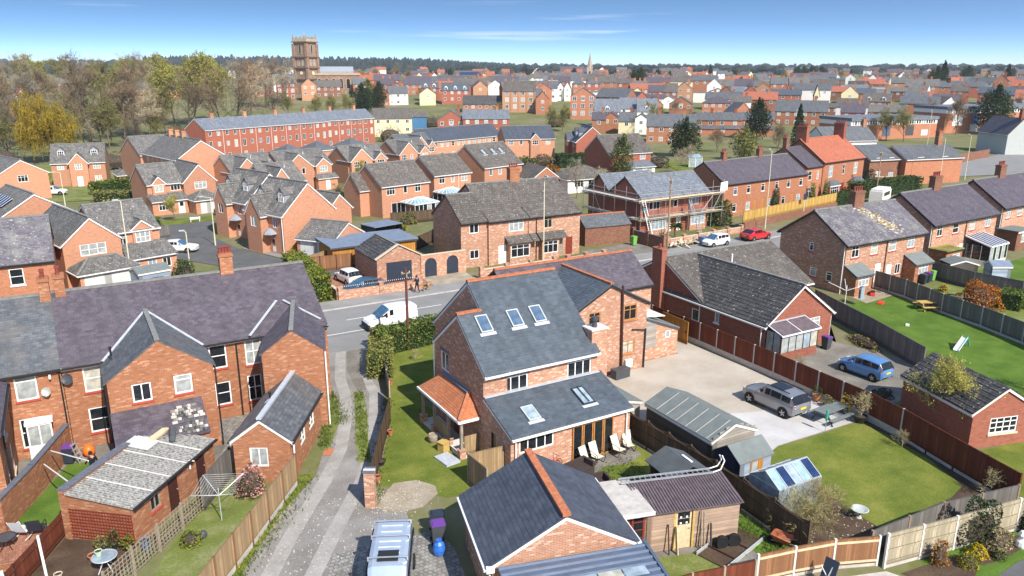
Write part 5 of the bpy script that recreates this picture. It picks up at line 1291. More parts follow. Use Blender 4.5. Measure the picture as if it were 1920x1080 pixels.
# E5-E7 with conservatories
t = est('orange brick house with brown roof behind hexagonal conservatory, left one',39.2,105.8,13)
block(t,0,8.6,0,8.0,4.75,7.5,'gx',wins=W2((1.6,1.5,'t3'),(4.2,.7,'c1'),(6.5,1.1,'t2')) + [('F',2.6,.7,2.0,2.0,'c2')],**{**EK,'roof': 'tile_brown'})
block(t,-1.6,.02,3.4,7.8,4.0,6.2,'gx',faces='LFB',**{**EK,'roof': 'tile_brown'})
conservatory('hexagonal glass roofed conservatory behind left brown roofed estate house',43.0,102.6,13,4.4,3.6,z=gz(44,104))
t = est('orange brick house with brown roof in middle of conservatory row',50.8,113.0,12)
block(t,0,7.6,0,8.0,4.75,7.4,'gx',wins=W2((1.6,1.2,'t2'),(3.8,.7,'c1'),(6.2,1.3,'t2')),pipes=[(4.9,-.1,'white')],**{**EK,'roof': 'tile_brown'})
conservatory('hexagonal glass roofed conservatory behind the middle estate house',51.2,109.2,12,4.2,3.6,z=gz(52,110))
t = est('orange brick house with three skylights in its pale brown roof',62.2,117.2,17)
block(t,0,9.6,0,9.6,4.75,8.2,'gx',wins=W2((1.6,.7,'c1'),(3.9,.9,'c1'),(7.2,1.2,'t2'),z=3.2) + [('F',2.6,1.3,1.6,1.3,'t2'),('L',4.0,3.2,.8,1.0,'c1')],**{**EK,'roof': 'tile_brown'})
for xx in (2.6,5.0,7.0): rooflight(t,xx,2.9,6.95,math.atan(.72),.8,1.3,'dark_grey','glass_pale')
# E8-E12 further rows
def twin(label,x,y,rot,w=9.0,roof='tile_grey',small=True):
    t = est(label,x,y,rot)
    block(t,0,w,0,7.6,4.7,7.2,'gx',wins=[],**{**EK,'roof': roof})
    block(t,.2,w*.55,-1.0,0,4.7,7.0,'gy',valley=3.9,wins=W2((w*.13,1.3,'g3'),(w*.35,.7,'c1')) + [('F',w*.2,1.5,1.5,1.2,'t3')],**{**EK,'roof': roof})
    fin(t,w*.375,-1.0,7.0)
    if small:
        block(t,w*.64,w*.94,-.7,0,4.6,5.9,'gy',valley=2.2,wins=W2((w*.15,1.7,'g3')),**{**EK,'roof': roof,'eo': .15}); fin(t,w*.79,-.7,5.9)
        block(t,w*.6,w,-1.8,-.72,2.3,2.9,'lF',**{**EK,'roof': roof},wins=[('F',w*.2,.62,.95,2.0,'door')])
    return t
twin('estate house with pointed finials and grey lean-to porch, centre left',34.0,143.0,16,10.6)
twin('estate house with pointed finials half behind the shrubby garden',48.6,149.5,14,9.4)
twin('estate house with finials in front of the long dark roofed terrace',61.5,156.0,14,9.0)
twin('estate house with finials hidden behind the tall dormer houses',24.5,139.0,16,8.6)
twin('gabled estate house with finial left of the brown bush',26.0,119.0,16,6.5,small=False)
t = est('three storey orange brick block with pale chimneys near the wood',14.6,151.6,14)
block(t,0,9.0,-8.0,8,7.0,10.0,'gy',wins=[('L',2.4 + i*2.2,5.6 + .6,.8,1.2,'s') for i in range(5)] + [('L',2.4 + i*2.2,2.6,.8,1.2,'s') for i in range(5)],**EK)
for yy in (1,4,7): chimney(t,4.5,yy - 1.5,9.5,11.2,.7,.7,'brick_pale',2,'pot_red',1)
block(t,-.5,10.5,8.05,19,6.6,9.6,'gx',**EK)
t = est('detached orange house with two dormers in front of the yellow willow',-2.6,174.6,-8)
block(t,0,9.4,0,7.8,4.7,7.9,'gx',wins=W2((1.6,1.2,'g3'),(7.9,1.3,'g3')) + [('F',7.9,1.4,1.2,1.2,'g3')],**EK)
block(t,3.2,6.4,-.9,0,4.7,6.5,'gy',valley=3,wins=W2((1.6,1.3,'g3')) + [('F',1.6,.62,1.0,2.0,'door')],**EK)
for xx in (1.8,7.6): dormer(t,xx,1.4,5.7,1.4,1.8,2,'tile_grey','lead','g3',1)
t = est('orange brick house with solar panels on its grey roof, far left',-4.3,103.6,17)
block(t,-3.4,4.6,0,10.4,4.7,7.1,'gy',**EK)
block(t,-12,-3.42,1.0,10,4.6,6.9,'gy',**EK)
sp = put('solar_array',None,t,(-1.55,4.6,5.98)); sp.rotation_euler = (0,-math.atan(.6),0)
for i in range(5):
    for j in range(2): m = MB(); m.box(-.78 + j*.8,-.02 + j*.8,-2.2 + i*.9,-1.34 + i*.9,.12,.16); m.build('solar_panel','glass_solar',sp)
for q in (-2.24,-1.32,-.42,.48,1.38,2.28): bar_part('frame',(-.8,q,.16),(.8,q,.16),.04,.03,'white',sp)
t = est('low grey roofed house nearest the left edge among estate gardens',-9.5,101.0,17)
block(t,-6,2.0,0,9,4.2,6.4,'gx',**EK)
t = est('pale brick gabled house at the left edge behind the estate',-9.0,158.5,20)
block(t,-3,5,-4,6,4.7,7.0,'gy',**{**EK,'wall': 'brick_estate'},wins=W2((4.0,1.6,'t3')))
block(t,-10,-3.02,-3,6,4.6,6.8,'gx',**EK)
t = est('small single storey block with grey hip roof beside willow house',8.5,168.0,5)
block(t,0,6.5,0,5.5,2.4,4.0,'hip',**EK)
t = est('old orange brick house with patched purple slates at left edge',-11.0,76.6,0)
block(t,-2,8.9,0,10,4.95,8.0,'gx','brick_orange','slate_lichen',course=.2,ridge='ridge_grey',trim='dark_grey',gut='black',eo=.2,ov=.08,lod=0,sill='white',wins=[('F',4.9,2.9,1.15,1.5,'s',dict(glass='glass')),('F',8.0,3.0,1.05,1.45,'s',dict(glass='glass')),('F',5.0,.6,1.1,1.5,'s')])
# the long dark roofed terrace with the little gables
t = est('long brick terrace under one dark slate roof behind the estate',77.5,176.5,19)
block(t,0,28,0,8,4.8,7.6,'gx','brick_estate','slate_garage',ridge='ridge_grey',trim='white',eo=.2,ov=.1,lod=1,r=RE,z0=-1,wins=[('F',1.5 + i*1.95,4.2,.95,1.2,'c2' if i % 2 else 's') for i in range(14)] + [('F',1.5 + i*3.9,1.7,1.2,1.2,'t2') for i in range(7)])
t = est('terrace end with small gables facing left, joined to the long roof',68.0,168.5,14)
block(t,0,9.5,0,8,4.8,7.4,'gx',**{**EK,'roof': 'slate_grey'}); block(t,2.4,6.6,-1.2,0,4.8,7.2,'gy',valley=4,wins=W2((1.2,1.0,'g3'),(3.2,.7,'c1')),**{**EK,'roof': 'slate_grey'}); fin(t,4.5,-1.2,7.2)
block(t,7.2,9.3,-.6,0,4.7,5.9,'gy',valley=3,wins=W2((1.05,1.4,'g3')),**{**EK,'roof': 'slate_grey','eo': .15}); fin(t,8.25,-.6,5.9)
t = est('brick terrace wing under dark slates facing the right gardens',92.5,163.5,-16)
block(t,0,12.5,0,8,4.8,7.5,'gx',**{**EK,'roof': 'slate_garage'},wins=W2((1.5,1.2,'g3'),(4.0,.8,'c1'),(7.4,1.8,'g3'),(10.8,1.2,'g3')) + [('F',7.4,1.6,1.8,1.2,'t3')])
block(t,6.2,8.6,-.6,0,4.7,6.0,'gy',valley=3,**{**EK,'roof': 'slate_garage','eo': .15},wins=W2((1.2,1.5,'g3')))
t = est('red brick house with two lead dormers and porch canopy behind shrubs',103.0,148.6,-22)
block(t,0,7.5,0,9.0,4.7,8.0,'gy',**{**EK,'wall': 'brick_terrace','roof': 'slate_garage'},wins=[('L',2,3.8,1,1.2,'c2'),('L',5.5,3.8,1,1.2,'c2'),('L',2,1.4,1.2,1.2,'c2')])
for yy in (2.2,5.8): dormer(t,1.0,yy,5.7,1.4,1.8,2,'slate_garage','lead','g3',1,rad(-90))
block(t,-1.0,2.5,5.2,8.4,4.7,6.4,'gx',faces='FLB',**{**EK,'wall': 'brick_terrace','roof': 'slate_garage'},wins=[('L',1.6,3.8,1.2,1.3,'c2')])
t = est('red brick house with brown tiled roof and lean-to behind tall shrubs',93.0,122.8,-3)
block(t,0,10.2,0,9.0,4.75,8.0,'gx',**{**EK,'wall': 'brick_terrace','roof': 'tile_brown'},wins=W2((8.2,1.4,'c2')))
block(t,3.5,9.4,-2.6,-.02,2.2,3.0,'lF',**{**EK,'wall': 'render_white','roof': 'tile_blue'},wins=[('F',2.0,1.3,1.8,1.1,'t3'),('F',4.6,1.3,1.2,1.1,'c2')])
t = est('white rendered bungalow with brown roof beyond the scaffolded house',75.0,110.5,-6)
block(t,0,9.2,0,7.0,2.5,4.2,'hip','render_white','tile_brown',trim='white',lod=1,r=RE,wins=[('F',2.2,1.0,1.8,1.2,'c3',dict(glass='glass')),('F',4.8,.1,1.5,2.1,'c2',dict(glass='glass')),('F',7.4,1.0,1.8,1.2,'c3',dict(glass='glass'))])
block(t,-5.5,.02,3.0,10,2.4,4.4,'gy','brick_orange','tile_brown',trim='white',lod=1)
# --- scaffolded house
SH = est('red brick house under scaffolding with new grey tiled roof',63.3,76.4,2)
block(SH,0,12.0,0,6.6,4.95,7.3,'gx','brick_red','tile_blue',course=.34,ridge='ridge_grey',trim='black',gut='black',eo=.25,ov=.15,lod=0,wins=[('F',2.3,3.3,1.9,1.05,'c3',dict(glass='glass')),('F',6.0,3.3,.7,1.0,'c1',dict(glass='glass')),('F',9.3,3.3,1.9,1.05,'c3',dict(glass='glass_pale')),('F',4.9,.1,.95,2.1,'door'),('F',6.7,.1,.95,2.1,'door')])
block(SH,.3,9.0,6.62,11.5,4.8,7.0,'gx','brick_red','tile_blue',course=.34,trim='black',gut='black',eo=.25,ov=.2,lod=1)
for x0 in (1.0,8.0): block(SH,x0,x0 + 2.9,-.8,-.02,2.4,2.5,'flat','brick_house','felt',trim='white',gut=None,eo=.1,faces='FLR',lod=0,wins=[('F',1.45,.8,2.5,1.45,'b4',dict(glass='glass_pale'))])
SC = thing('scaffolding','steel tube scaffolding with board platforms round the red brick house','scaffolding',(63.3,76.4,0),rad(2))
def pole(n,p,q,r_=.035,m='steel'): mb = MB(); mb.tube(p,q,r_,r_,6); return mb.build(n,m,SC)
for x in (-1.2,.9,3.0,5.1,7.2,9.3,11.4,13.4):
    pole('standard',(x,-1.3,0),(x,-1.3,6.6)); pole('standard',(x,-.45,2.0 if x > 0 else 0),(x,-.45,5.4))
    for z in (2.35,4.7): pole('transom',(x,-1.5,z),(x,-.2,z))
for z in (2.3,2.9,4.65,5.2,5.7): pole('ledger',(-1.6,-1.34,z),(13.8,-1.34,z))
for y in (1.5,3.8,6.0,8.3,10.6):
    pole('standard',(-1.3,y,0),(-1.3,y,6.4)); 
    for z in (2.35,4.7): pole('transom',(-1.5,y,z),(-.1,y,z))
for z in (2.3,4.65,5.2,5.7): pole('ledger',(-1.34,-1.6,z),(-1.34,11,z))
pole('brace',(11.3,-1.38,2.3),(13.2,-1.38,5.2)); pole('brace',(-1.4,8.0,4.7),(-1.4,5.0,0)); pole('brace',(9.3,-1.38,2.4),(11.4,-1.38,4.6))
for z in (2.42,4.77):
    for i in range(5): mb = MB(); mb.box(-1.5,13.6,-1.28 + i*.23,-1.07 + i*.23,z,z + .04); mb.build('board','board_pale',SC)
    for i in range(4): mb = MB(); mb.box(-1.28 + i*.23,-1.07 + i*.23,-1.0,10.8,z + .002,z + .04); mb.build('board','concrete',SC)
mb = MB(); mb.box(-1.6,13.7,-1.37,-1.35,4.8,4.98); mb.build('toe_board','board_pale',SC)
mb = MB(); mb.poly([(12.6,-1.45,5.0),(14.0,-1.45,5.1),(14.0,-1.43,6.3),(12.7,-1.43,6.2)]); mb.poly([(12.6,-1.47,5.0),(12.7,-1.45,6.2),(14.0,-1.45,6.3),(14.0,-1.47,5.1)]); mb.build('banner','white',SC)
def ladder(label,p,q,w=.42,m='alu'):
    p,q = Vector(p),Vector(q); d = (q - p); n = int(d.length/.28); t = thing('ladder',label,'ladder',p); d0 = d.normalized(); sd = d0.cross(Vector((0,-.6,.8))).normalized()*w/2
    for s in (-1,1): mb = MB(); mb.bar(sd*s,d + sd*s,.06,.05); mb.build('stile',m,t)
    for i in range(1,n): c = d*(i/n); mb = MB(); mb.tube(c - sd,c + sd,.02,.02,5); mb.build('rung',m,t)
    return t
ladder('long ladder leaning against the near corner of scaffolding',(60.9,70.8,0),(62.3,74.8,5.0)); ladder('short ladder rising to scaffold platform in front of right bay',(71.0,73.2,0),(70.2,74.9,4.4))
# long terrace right of it
t = est('long brick terrace with purple slate roof right of the scaffolding',81.5,80.1,6,'terraced_house')
block(t,0,20.2,0,8.2,5.0,7.7,'gx','brick_orange','slate_purple',course=.2,ridge='ridge_grey',trim='black',gut='black',eo=.2,ov=.05,lod=0,r=RE,sill='sill_stone',
      wins=[('F',x,3.2,.85,1.15,'t1') for x in (2.6,5.6,9.0,12.4,15.4,18.6)] + [('F',x,.7,.9,1.2,'t1') for x in (2.6,5.7,11.2,14.4,18.2)] + [('F',x,.05,.9,2.05,'door',dict(m='oak')) for x in (1.0,7.4,9.2,16.6)])
for x in (4.5,13.0): chimney(t,x,4.1,7.0,9.0,.9,.6,'brick_brown',4,'pot_red')
t = est('narrow purple slate roofed house between long terrace and red roofed villa',102.4,83.2,9,'terraced_house')
block(t,0,5.0,0,8.6,5.8,8.6,'gx','brick_orange','slate_purple',course=.2,trim='black',gut='black',eo=.2,ov=.05,lod=0,wins=[('F',1.3,3.6,1.0,1.5,'s'),('F',3.6,3.6,.6,1.4,'s'),('F',1.9,.7,2.0,1.8,'b4')])
chimney(t,.3,4.3,7.9,10.2,.7,.7,'brick_brown',3,'pot_red')
t = est('tall villa with orange red clay tiled roof and two big chimneys',107.2,83.8,8)
block(t,0,12.8,0,9.4,6.3,9.6,'gx','brick_orange','tile_red',course=.24,ridge='ridge_red',trim='black',gut='black',eo=.25,ov=.15,lod=0,wins=[('F',2.4,3.6,1.2,1.9,'s2'),('F',6.4,3.8,.7,1.7,'s'),('F',10.2,3.6,1.2,1.9,'s2'),('F',6.4,.05,1.1,2.3,'door',dict(m='door_red'))])
for x0 in (1.0,8.6): block(t,x0,x0 + 3.0,-1.0,-.02,2.5,3.1,'hip','brick_orange','slate_grey',trim='white',gut=None,eo=.12,faces='FLR',lod=0,wins=[('F',1.5,.7,2.5,1.6,'b4',dict(glass='glass'))])
for x in (.6,12.2): chimney(t,x,4.7,8.2,11.8,.8,1.9,'brick_red',5,'pot_red')
# dark brick pair and the side gable to the right of it
t = est('dark brown brick semi with grey hipped slates beside hedge, right side',128.5,90.5,-12)
block(t,0,7.0,0,9,4.8,7.0,'gx','brick_brown','slate_grey',trim='white',lod=1,r=RE,wins=W2((2.0,1.0,'s'),(5.0,1.0,'s')) + [('F',2.2,.7,1.0,1.9,'c2'),('F',5.2,1.2,1.1,1.1,'c2')])
block(t,7.02,20.5,-1.4,6.2,4.8,6.8,'gx','brick_orange','slate_grey',trim='white',lod=1,r=RE,wins=W2((3.4,1.4,'c2'),(9.2,1.4,'c2')))
chimney(t,18.0,2.4,6.0,9.4,1.0,.9,'brick_old',3,'pot_red',1)
t = est('white side walled house with dark slates left of the factory',152.0,119.0,-20)
block(t,0,13,0,9,5.0,7.8,'gx','render_white','slate_grey',trim='black',lod=1,r=RE,wins=W2((3,1,'s'),(9,1,'s'))); chimney(t,12.2,4.5,7,9.4,.8,.8,'brick_old',2,'pot_red',1)
t = est('grey rendered gable end house at the far right with slate roof',205.0,107.0,-28)
block(t,0,7.0,0,12,5.2,9.0,'gy','render_grey','slate_purple',trim='black',lod=1,r=RE); chimney(t,3.5,.8,8.2,11.2,1.3,1.0,'brick_red',3,'pot_red',1)
block(t,7.02,20,1,11,5.2,8.6,'gx','brick_orange','slate_purple',trim='black',lod=1,r=RE,wins=W2((1.6,1.2,'c2'),(5,1.2,'c2')) + [('F',1.6,1.3,1.2,1.2,'c2')])
# factory with its band of windows
def factory(label,x,y,rot,w,h,n,signs=()):
    t = est(label,x,y,rot,'factory','factory'); mb = MB(); mb.box(0,w,0,14,-1,h - 2.2); mb.build('wall','brick_orange',t); mb = MB(); mb.box(0,w,.02,14,h - 2.19,h - .9); mb.build('upper_wall','white',t)
    mb = MB(); mb.box(-.2,w + .2,-.4,14.2,h - .89,h); mb.build('roof','tile_blue',t)
    for i in range(n): mb = MB(); xx = .6 + i*(w - 1.2)/n; mb.box(xx,xx + (w - 1.2)/n*.62,-.02,.03,h - 2.05,h - 1.05); mb.build('window',RE.choice(['glass','glass','glass_pale']),t)
    for (xx,z,ww,hh,m) in signs: mb = MB(); mb.box(xx,xx + ww,-.1,-.03,z,z + hh); mb.build('panel',m,t)
    return t
factory('long low brick factory with ribbon windows, left section',206.0,153.0,-12,33,6.6,34,[(12,1.0,3,3,'metal_navy'),(21,1.0,3,3,'dark_grey'),(27,.8,2.6,1.8,'plastic_pale')])
factory('taller brick factory with white board and blue door, right section',252.0,152.0,-14,46,8.6,40,[(3,2.4,4,3.6,'white'),(11,3.0,2.8,3.0,'plastic_blue'),(10.5,.4,3.4,2.4,'plastic_pale')])
# red three storey terrace by the park
def red_terrace(label,x,y,rot,L,n):
    t = est(label,x,y,rot,'terraced_house'); hw = L/n
    w = [('F',hw*(i + f),6.4 + .6,.95,1.15,'c2') for i in range(n) for f in (.27,.75)] + [('F',hw*(i + (.27 if i % 2 else .75)),3.7 + .6,.9,1.15,'c2') for i in range(n)] + [('F',hw*(i + (.75 if i % 2 else .27)),3.2 + .6,1.0,1.9,'c2') for i in range(n)] + [('F',hw*(i + .3),1.3,1.0,1.2,'c2') for i in range(n)]
    block(t,0,L,0,8.4,8.0,10.6,'gx','brick_terrace','tile_blue',trim='white',gut='white',eo=.2,ov=.1,lod=1,r=RE,z0=-.6,wins=w,pipes=[(hw*i,-.1,'white') for i in range(1,n)])
    for i in range(0,n,2): chimney(t,hw*(i + 1),4.2,10,11.8,.9,.8,'brick_pale',2,'pot_red',1)
    return t
red_terrace('left half of three storey red brick terrace with blue grey roof',31.5,209.5,26,41,8); red_terrace('right stepped half of three storey red brick terrace',68.8,230.0,20,18.5,4)
for i,(x,y,rot,w) in enumerate(((56,199,20,8),(67,204,20,7),(47,194,18,7),(88,205,15,8))):
    t = est(['first','second','third','fourth'][i] + ' grey hipped garage block from left below the red terrace',[47,56,67,88][i],[194,199,204,205][i],[18,20,20,15][i],'garage','garage'); block(t,0,7,0,7,2.6,4.6,'hip','brick_estate','slate_grey',trim='white',gut=None,lod=1,z0=-.5)
# ---------------------------------------------------------------- fences, walls, gates
fence('tan close boarded fence with concrete boards along the lane verge',[(2.0,28.3),(5.0,32.3),(8.2,36.7)],1.75,'fence_tan','fence_mid',1.85,.28)
fence('dark brown panel fence between lane and the house lawn',[(11.0,33.3),(13.2,37.6),(15.1,41.2),(16.2,44.2)],1.5,'fence_dark','door_brown',1.85,.0)
fence('low weathered rail fence on the lawn side near the hedge',[(16.4,44.6),(17.6,48.6)],1.2,'fence_grey','concrete',1.9)
mb = MB(); mb.box(-.25,.25,-.25,.25,0,1.95); pr = mb.build('gate_pier','brick_house',None,(10.85,32.85,0),rad(60)); tag(pr,'tall brick pier with blue patterned cap at lower lane fence end','gate pier')
for i in range(3): mb = MB(); mb.box(-.28 + i*.19,-.1 + i*.19,-.29,.29,1.953,2.02); mb.build('cap_brick','coping_blue' if i % 2 == 0 else 'white_old',pr)
mb = MB(); mb.box(-.25,.25,-.25,.25,0,1.5); mb.box(-.28,.28,-.28,.28,1.503,1.58); tag(mb.build('gate_pier','brick_house',None,(18.95,54.3,0)),'short brick pier at street end of the lane','gate pier')
garden_wall('low brick front wall half covered by the hedge on the street',[(19.25,54.45),(25.9,54.9)],.9,'brick_house','sill_stone',.22)
fence('red brown panel fence on concrete boards between gravel drive and bungalow',[(41.0,47.4),(41.2,41.9),(41.1,34.4),(40.8,26.7),(40.4,24.2)],1.85,'fence_brown','concrete',1.9,.45)
fence('red brown panel fence running down beside the right lawn',[(40.4,24.1),(39.4,20.4),(38.5,16.7)],1.85,'fence_brown','fence_brown',1.9,.2)
mb = MB(); mb.box(0,3.1,-.03,.03,.05,1.9); g = mb.build('side_gate','fence_orange',None,(40.5,42.5,0),rad(88)); tag(g,'orange stained boarded gate at the end of gravel drive','gate'); mb = MB(); mb.box(.15,.3,.03,.09,.95,1.05); mb.build('latch','black',g)
fence('dark bowed panel fence behind the rear lawn and long shed',[(26.55,32.3),(26.7,27.2),(26.6,23.4),(26.3,19.2)],1.75,'fence_dark','fence_dark',1.85,.12,bowed=.14,rails=3)
fence('pale close boarded fence with concrete posts along the bottom right garden',[(28.5,16.9),(32.4,16.2),(36.4,15.6),(40.2,15.0)],1.7,'fence_pale','concrete_pale',1.95,.15,rails=3)
fence('brown fence panels with pale concrete posts at bottom centre right',[(22.8,18.9),(24.6,18.5),(26.5,18.0),(28.4,17.2)],1.45,'fence_mid','concrete_pale',1.9,.15,cap='board_pale',rails=2)
fence('red brown fence panels in front of the vegetable frames',[(16.8,20.0),(19.8,19.6),(22.7,18.9)],1.2,'fence_brown','oak_grey',1.9)
fence('grey weathered sleeper rail fence behind the pale boarded fence',[(28.6,17.7),(33.6,17.5),(38.3,16.6)],1.35,'fence_grey','pole_wood',2.4)
fence('grey close boarded fence between bungalow drive and green lawn',[(57.0,43.9),(55.9,41.0),(54.0,35.9),(51.4,29.9)],1.8,'fence_grey','fence_grey',2.0)
fence('grey panel fence with concrete posts between two semi gardens',[(67.9,45.6),(67.4,42.0),(65.8,37.4),(64.9,33.4),(63.6,29.4),(60.6,22.6)],1.75,'fence_grey','concrete',1.9,.2)
fence('long grey panel fence behind the rust coloured bush at right',[(76.4,45.2),(75.8,40.4),(76.4,36.2),(80.5,27.6)],1.75,'fence_grey','fence_grey',1.9)
fence('short tan timber slat fence behind the black roofed garage',[(48.2,22.4),(53.4,21.6)],1.2,'fence_pale','fence_pale',1.8)
fence('weathered timber screen between porch corner and slate garage',[(16.1,30.4),(16.0,32.25),(18.0,32.1)],1.75,'fence_tan','oak_grey',1.9)
garden_wall('long brick garden wall with blue coping at left edge',[(-4.9,39.2),(-3.6,42.2),(-2.0,46.6)],1.75,'brick_old','coping_blue')
fence('dark brown boarded fence between left patio and soil yard',[(-5.0,32.6),(-3.4,35.6),(-2.2,38.0)],1.2,'fence_brown','door_brown',1.8,rails=2)
fence('low brick edged picket strip in front of the red patio',[(-8.2,36.9),(-4.4,35.7)],.35,'brick_old','brick_old',1.2)
fence('grey boarded fence beside the outhouse doors',[(3.6,36.6),(4.6,38.1),(5.4,39.3)],1.7,'fence_grey','fence_grey',1.8)
TL = thing('trellis_fence','grey lattice trellis fence beside the rotary clothes line lawn','fence',(-1.0,31.4,0)); d_ = Vector((3.6 + 1.0,36.6 - 31.4)); L_ = d_.length; ang_ = math.atan2(d_.y,d_.x)
for i in range(5): mb = MB(); mb.box(-.04,.04,-.04,.04,0,1.45); mb.build('post','oak_grey',TL,(d_.x*i/4,d_.y*i/4,0),ang_)
for i in range(4):
    mb = MB(); w_ = L_/4
    for k in range(8): mb.box(w_*k/8 + .05,w_*k/8 + .085,-.01,.005,.1,1.4)
    for k in range(7): mb.box(.04,w_ - .04,.006,.02,.12 + k*.2,.155 + k*.2)
    mb.build('lattice_panel','oak_grey',TL,(d_.x*i/4,d_.y*i/4,0),ang_)['kind'] = 'stuff'
# across the street
garden_wall('brick front wall with piers and white tipped railings before parked cars',[(20.6,67.9),(28.6,67.7)],.95,'brick_house',None,.22,piers=4.0)
rl = thing('railings','black railings with white tips on the brick front wall','railings',(20.7,67.9,.95))
for i in range(38): mb = MB(); x = .15 + i*.205; mb.tube((x,-x*.025,0),(x,-x*.025,.32),.012,.012,4); mb.lathe([(.03,.32),(.03,.38),(.005,.43)],5,(x,-x*.025,0),1); mb.build('railing',['black','white'],rl)
bar_part('rail',(0,0,.24),(7.8,-.19,.24),.03,.03,'black',rl)
garden_wall('brick front wall with piers before the bay windowed pair',[(35.6,68.0),(44.6,68.0)],1.0,'brick_house','sill_stone',.22,piers=3.0); garden_wall('brick wall length in front of right bay window',[(46.4,68.1),(51.4,68.2)],.9,'brick_house','sill_stone',.22,piers=2.5)
garden_wall('side brick wall left of the parked white hatchback',[(20.4,68.0),(20.2,78.6)],1.0,'brick_house','sill_stone')
fence('brown boarded fence behind the parked white hatchback',[(20.3,79.4),(25.5,78.9)],1.7,'fence_mid','door_brown',1.8)
fence('tall tan fence turning along the estate driveway',[(20.3,79.5),(24.2,82.2)],1.7,'fence_tan','fence_tan',1.8)
garden_wall('brick yard wall with piers beside purple wheelie bin',[(60.7,68.8),(60.3,77.0)],1.5,'brick_brown','coping_blue',piers=2.7)
garden_wall('low brick forecourt wall before the scaffolded house',[(63.0,70.6),(76.5,71.6)],.7,'brick_house','sill_stone',.22,piers=2.6)
fence('bright new orange timber fence along the street by long terrace',[(78.2,73.0),(92.0,75.6),(103.0,77.6)],1.5,'fence_new','fence_new',1.9,z=.9)
garden_wall('brick retaining wall under the new orange fence',[(78.2,72.8),(103.0,77.4)],.95,'brick_brown',None,.3)
fence('brown fence in the raised garden behind the brick garage',[(30.2,79.6),(38,86),(44,93)],1.6,'fence_dark','fence_dark',1.9)
fence('grey fence between two estate back gardens',[(38.2,100.0),(47,99.5),(54,106)],1.6,'fence_dark','fence_dark',1.9)
fence('tan timber fence beside the bungalow garden tree',[(56.5,85),(57.5,79.5),(60.2,77.4)],1.6,'fence_tan','fence_tan',1.9)
fence('grey boarded fence near the cul-de-sac bend with hedge',[(4.6,110),(6.8,105.6),(10.4,107)],1.6,'fence_grey','fence_grey',1.9,z=gz(6,106))
garden_wall('brown brick garden wall behind the villa hedge',[(122,89),(134,86)],2.0,'brick_brown','sill_stone')
garden_wall('long brick boundary wall below the factory',[(160,100),(196,106)],2.0,'brick_brown',None)
# sheds near the semis
t = shed('garden_shed','brown timber shed with pale felt roof behind grey fence',79.6,42.2,60,2.0,2.8,1.7,2.1,'shiplap_dark','felt','gx'); t = shed('garden_shed','pale blue plastic shed with grey roof behind grey fence',82.2,40.3,60,1.5,1.9,1.6,2.0,'shiplap_blue','felt_blue','gy')
t = shed('garden_shed','green painted shed by the estate house garage',4.6,80.2,15,3.0,2.4,1.9,2.3,'shiplap_blue','felt','gx')
OS = thing('outbuilding','brick side building with red ridge and white door across street','outbuilding',(53.6,75.0,0),rad(-6)); block(OS,0,6.4,0,3.4,2.4,3.5,'gx','brick_brown','slate_grey',course=.2,ridge='ridge_red',trim=None,eo=.15,ov=.1,wins=[('R',1.7,.1,2.4,2.1,'garage')])
FR = thing('flat_roofed_annexe','blue grey flat roofed annexe with orange doors behind brick garage','outbuilding',(23.6,79.6,0)); block(FR,0,9.6,0,5.2,2.4,2.5,'flat','fence_orange','felt_blue',trim='dark_grey',gut=None,eo=.3,th=.12,lod=1)
GZB = thing('gazebo','dark grey square garden shelter with corner seat on estate patio','garden shelter',(33.0,92.0,gz(33,92)),rad(15)); block(GZB,0,4.2,0,3.2,1.5,1.6,'flat','navy_dark','felt_blue',trim=None,gut=None,eo=.1,faces='LBR',lod=1,z0=-.3)
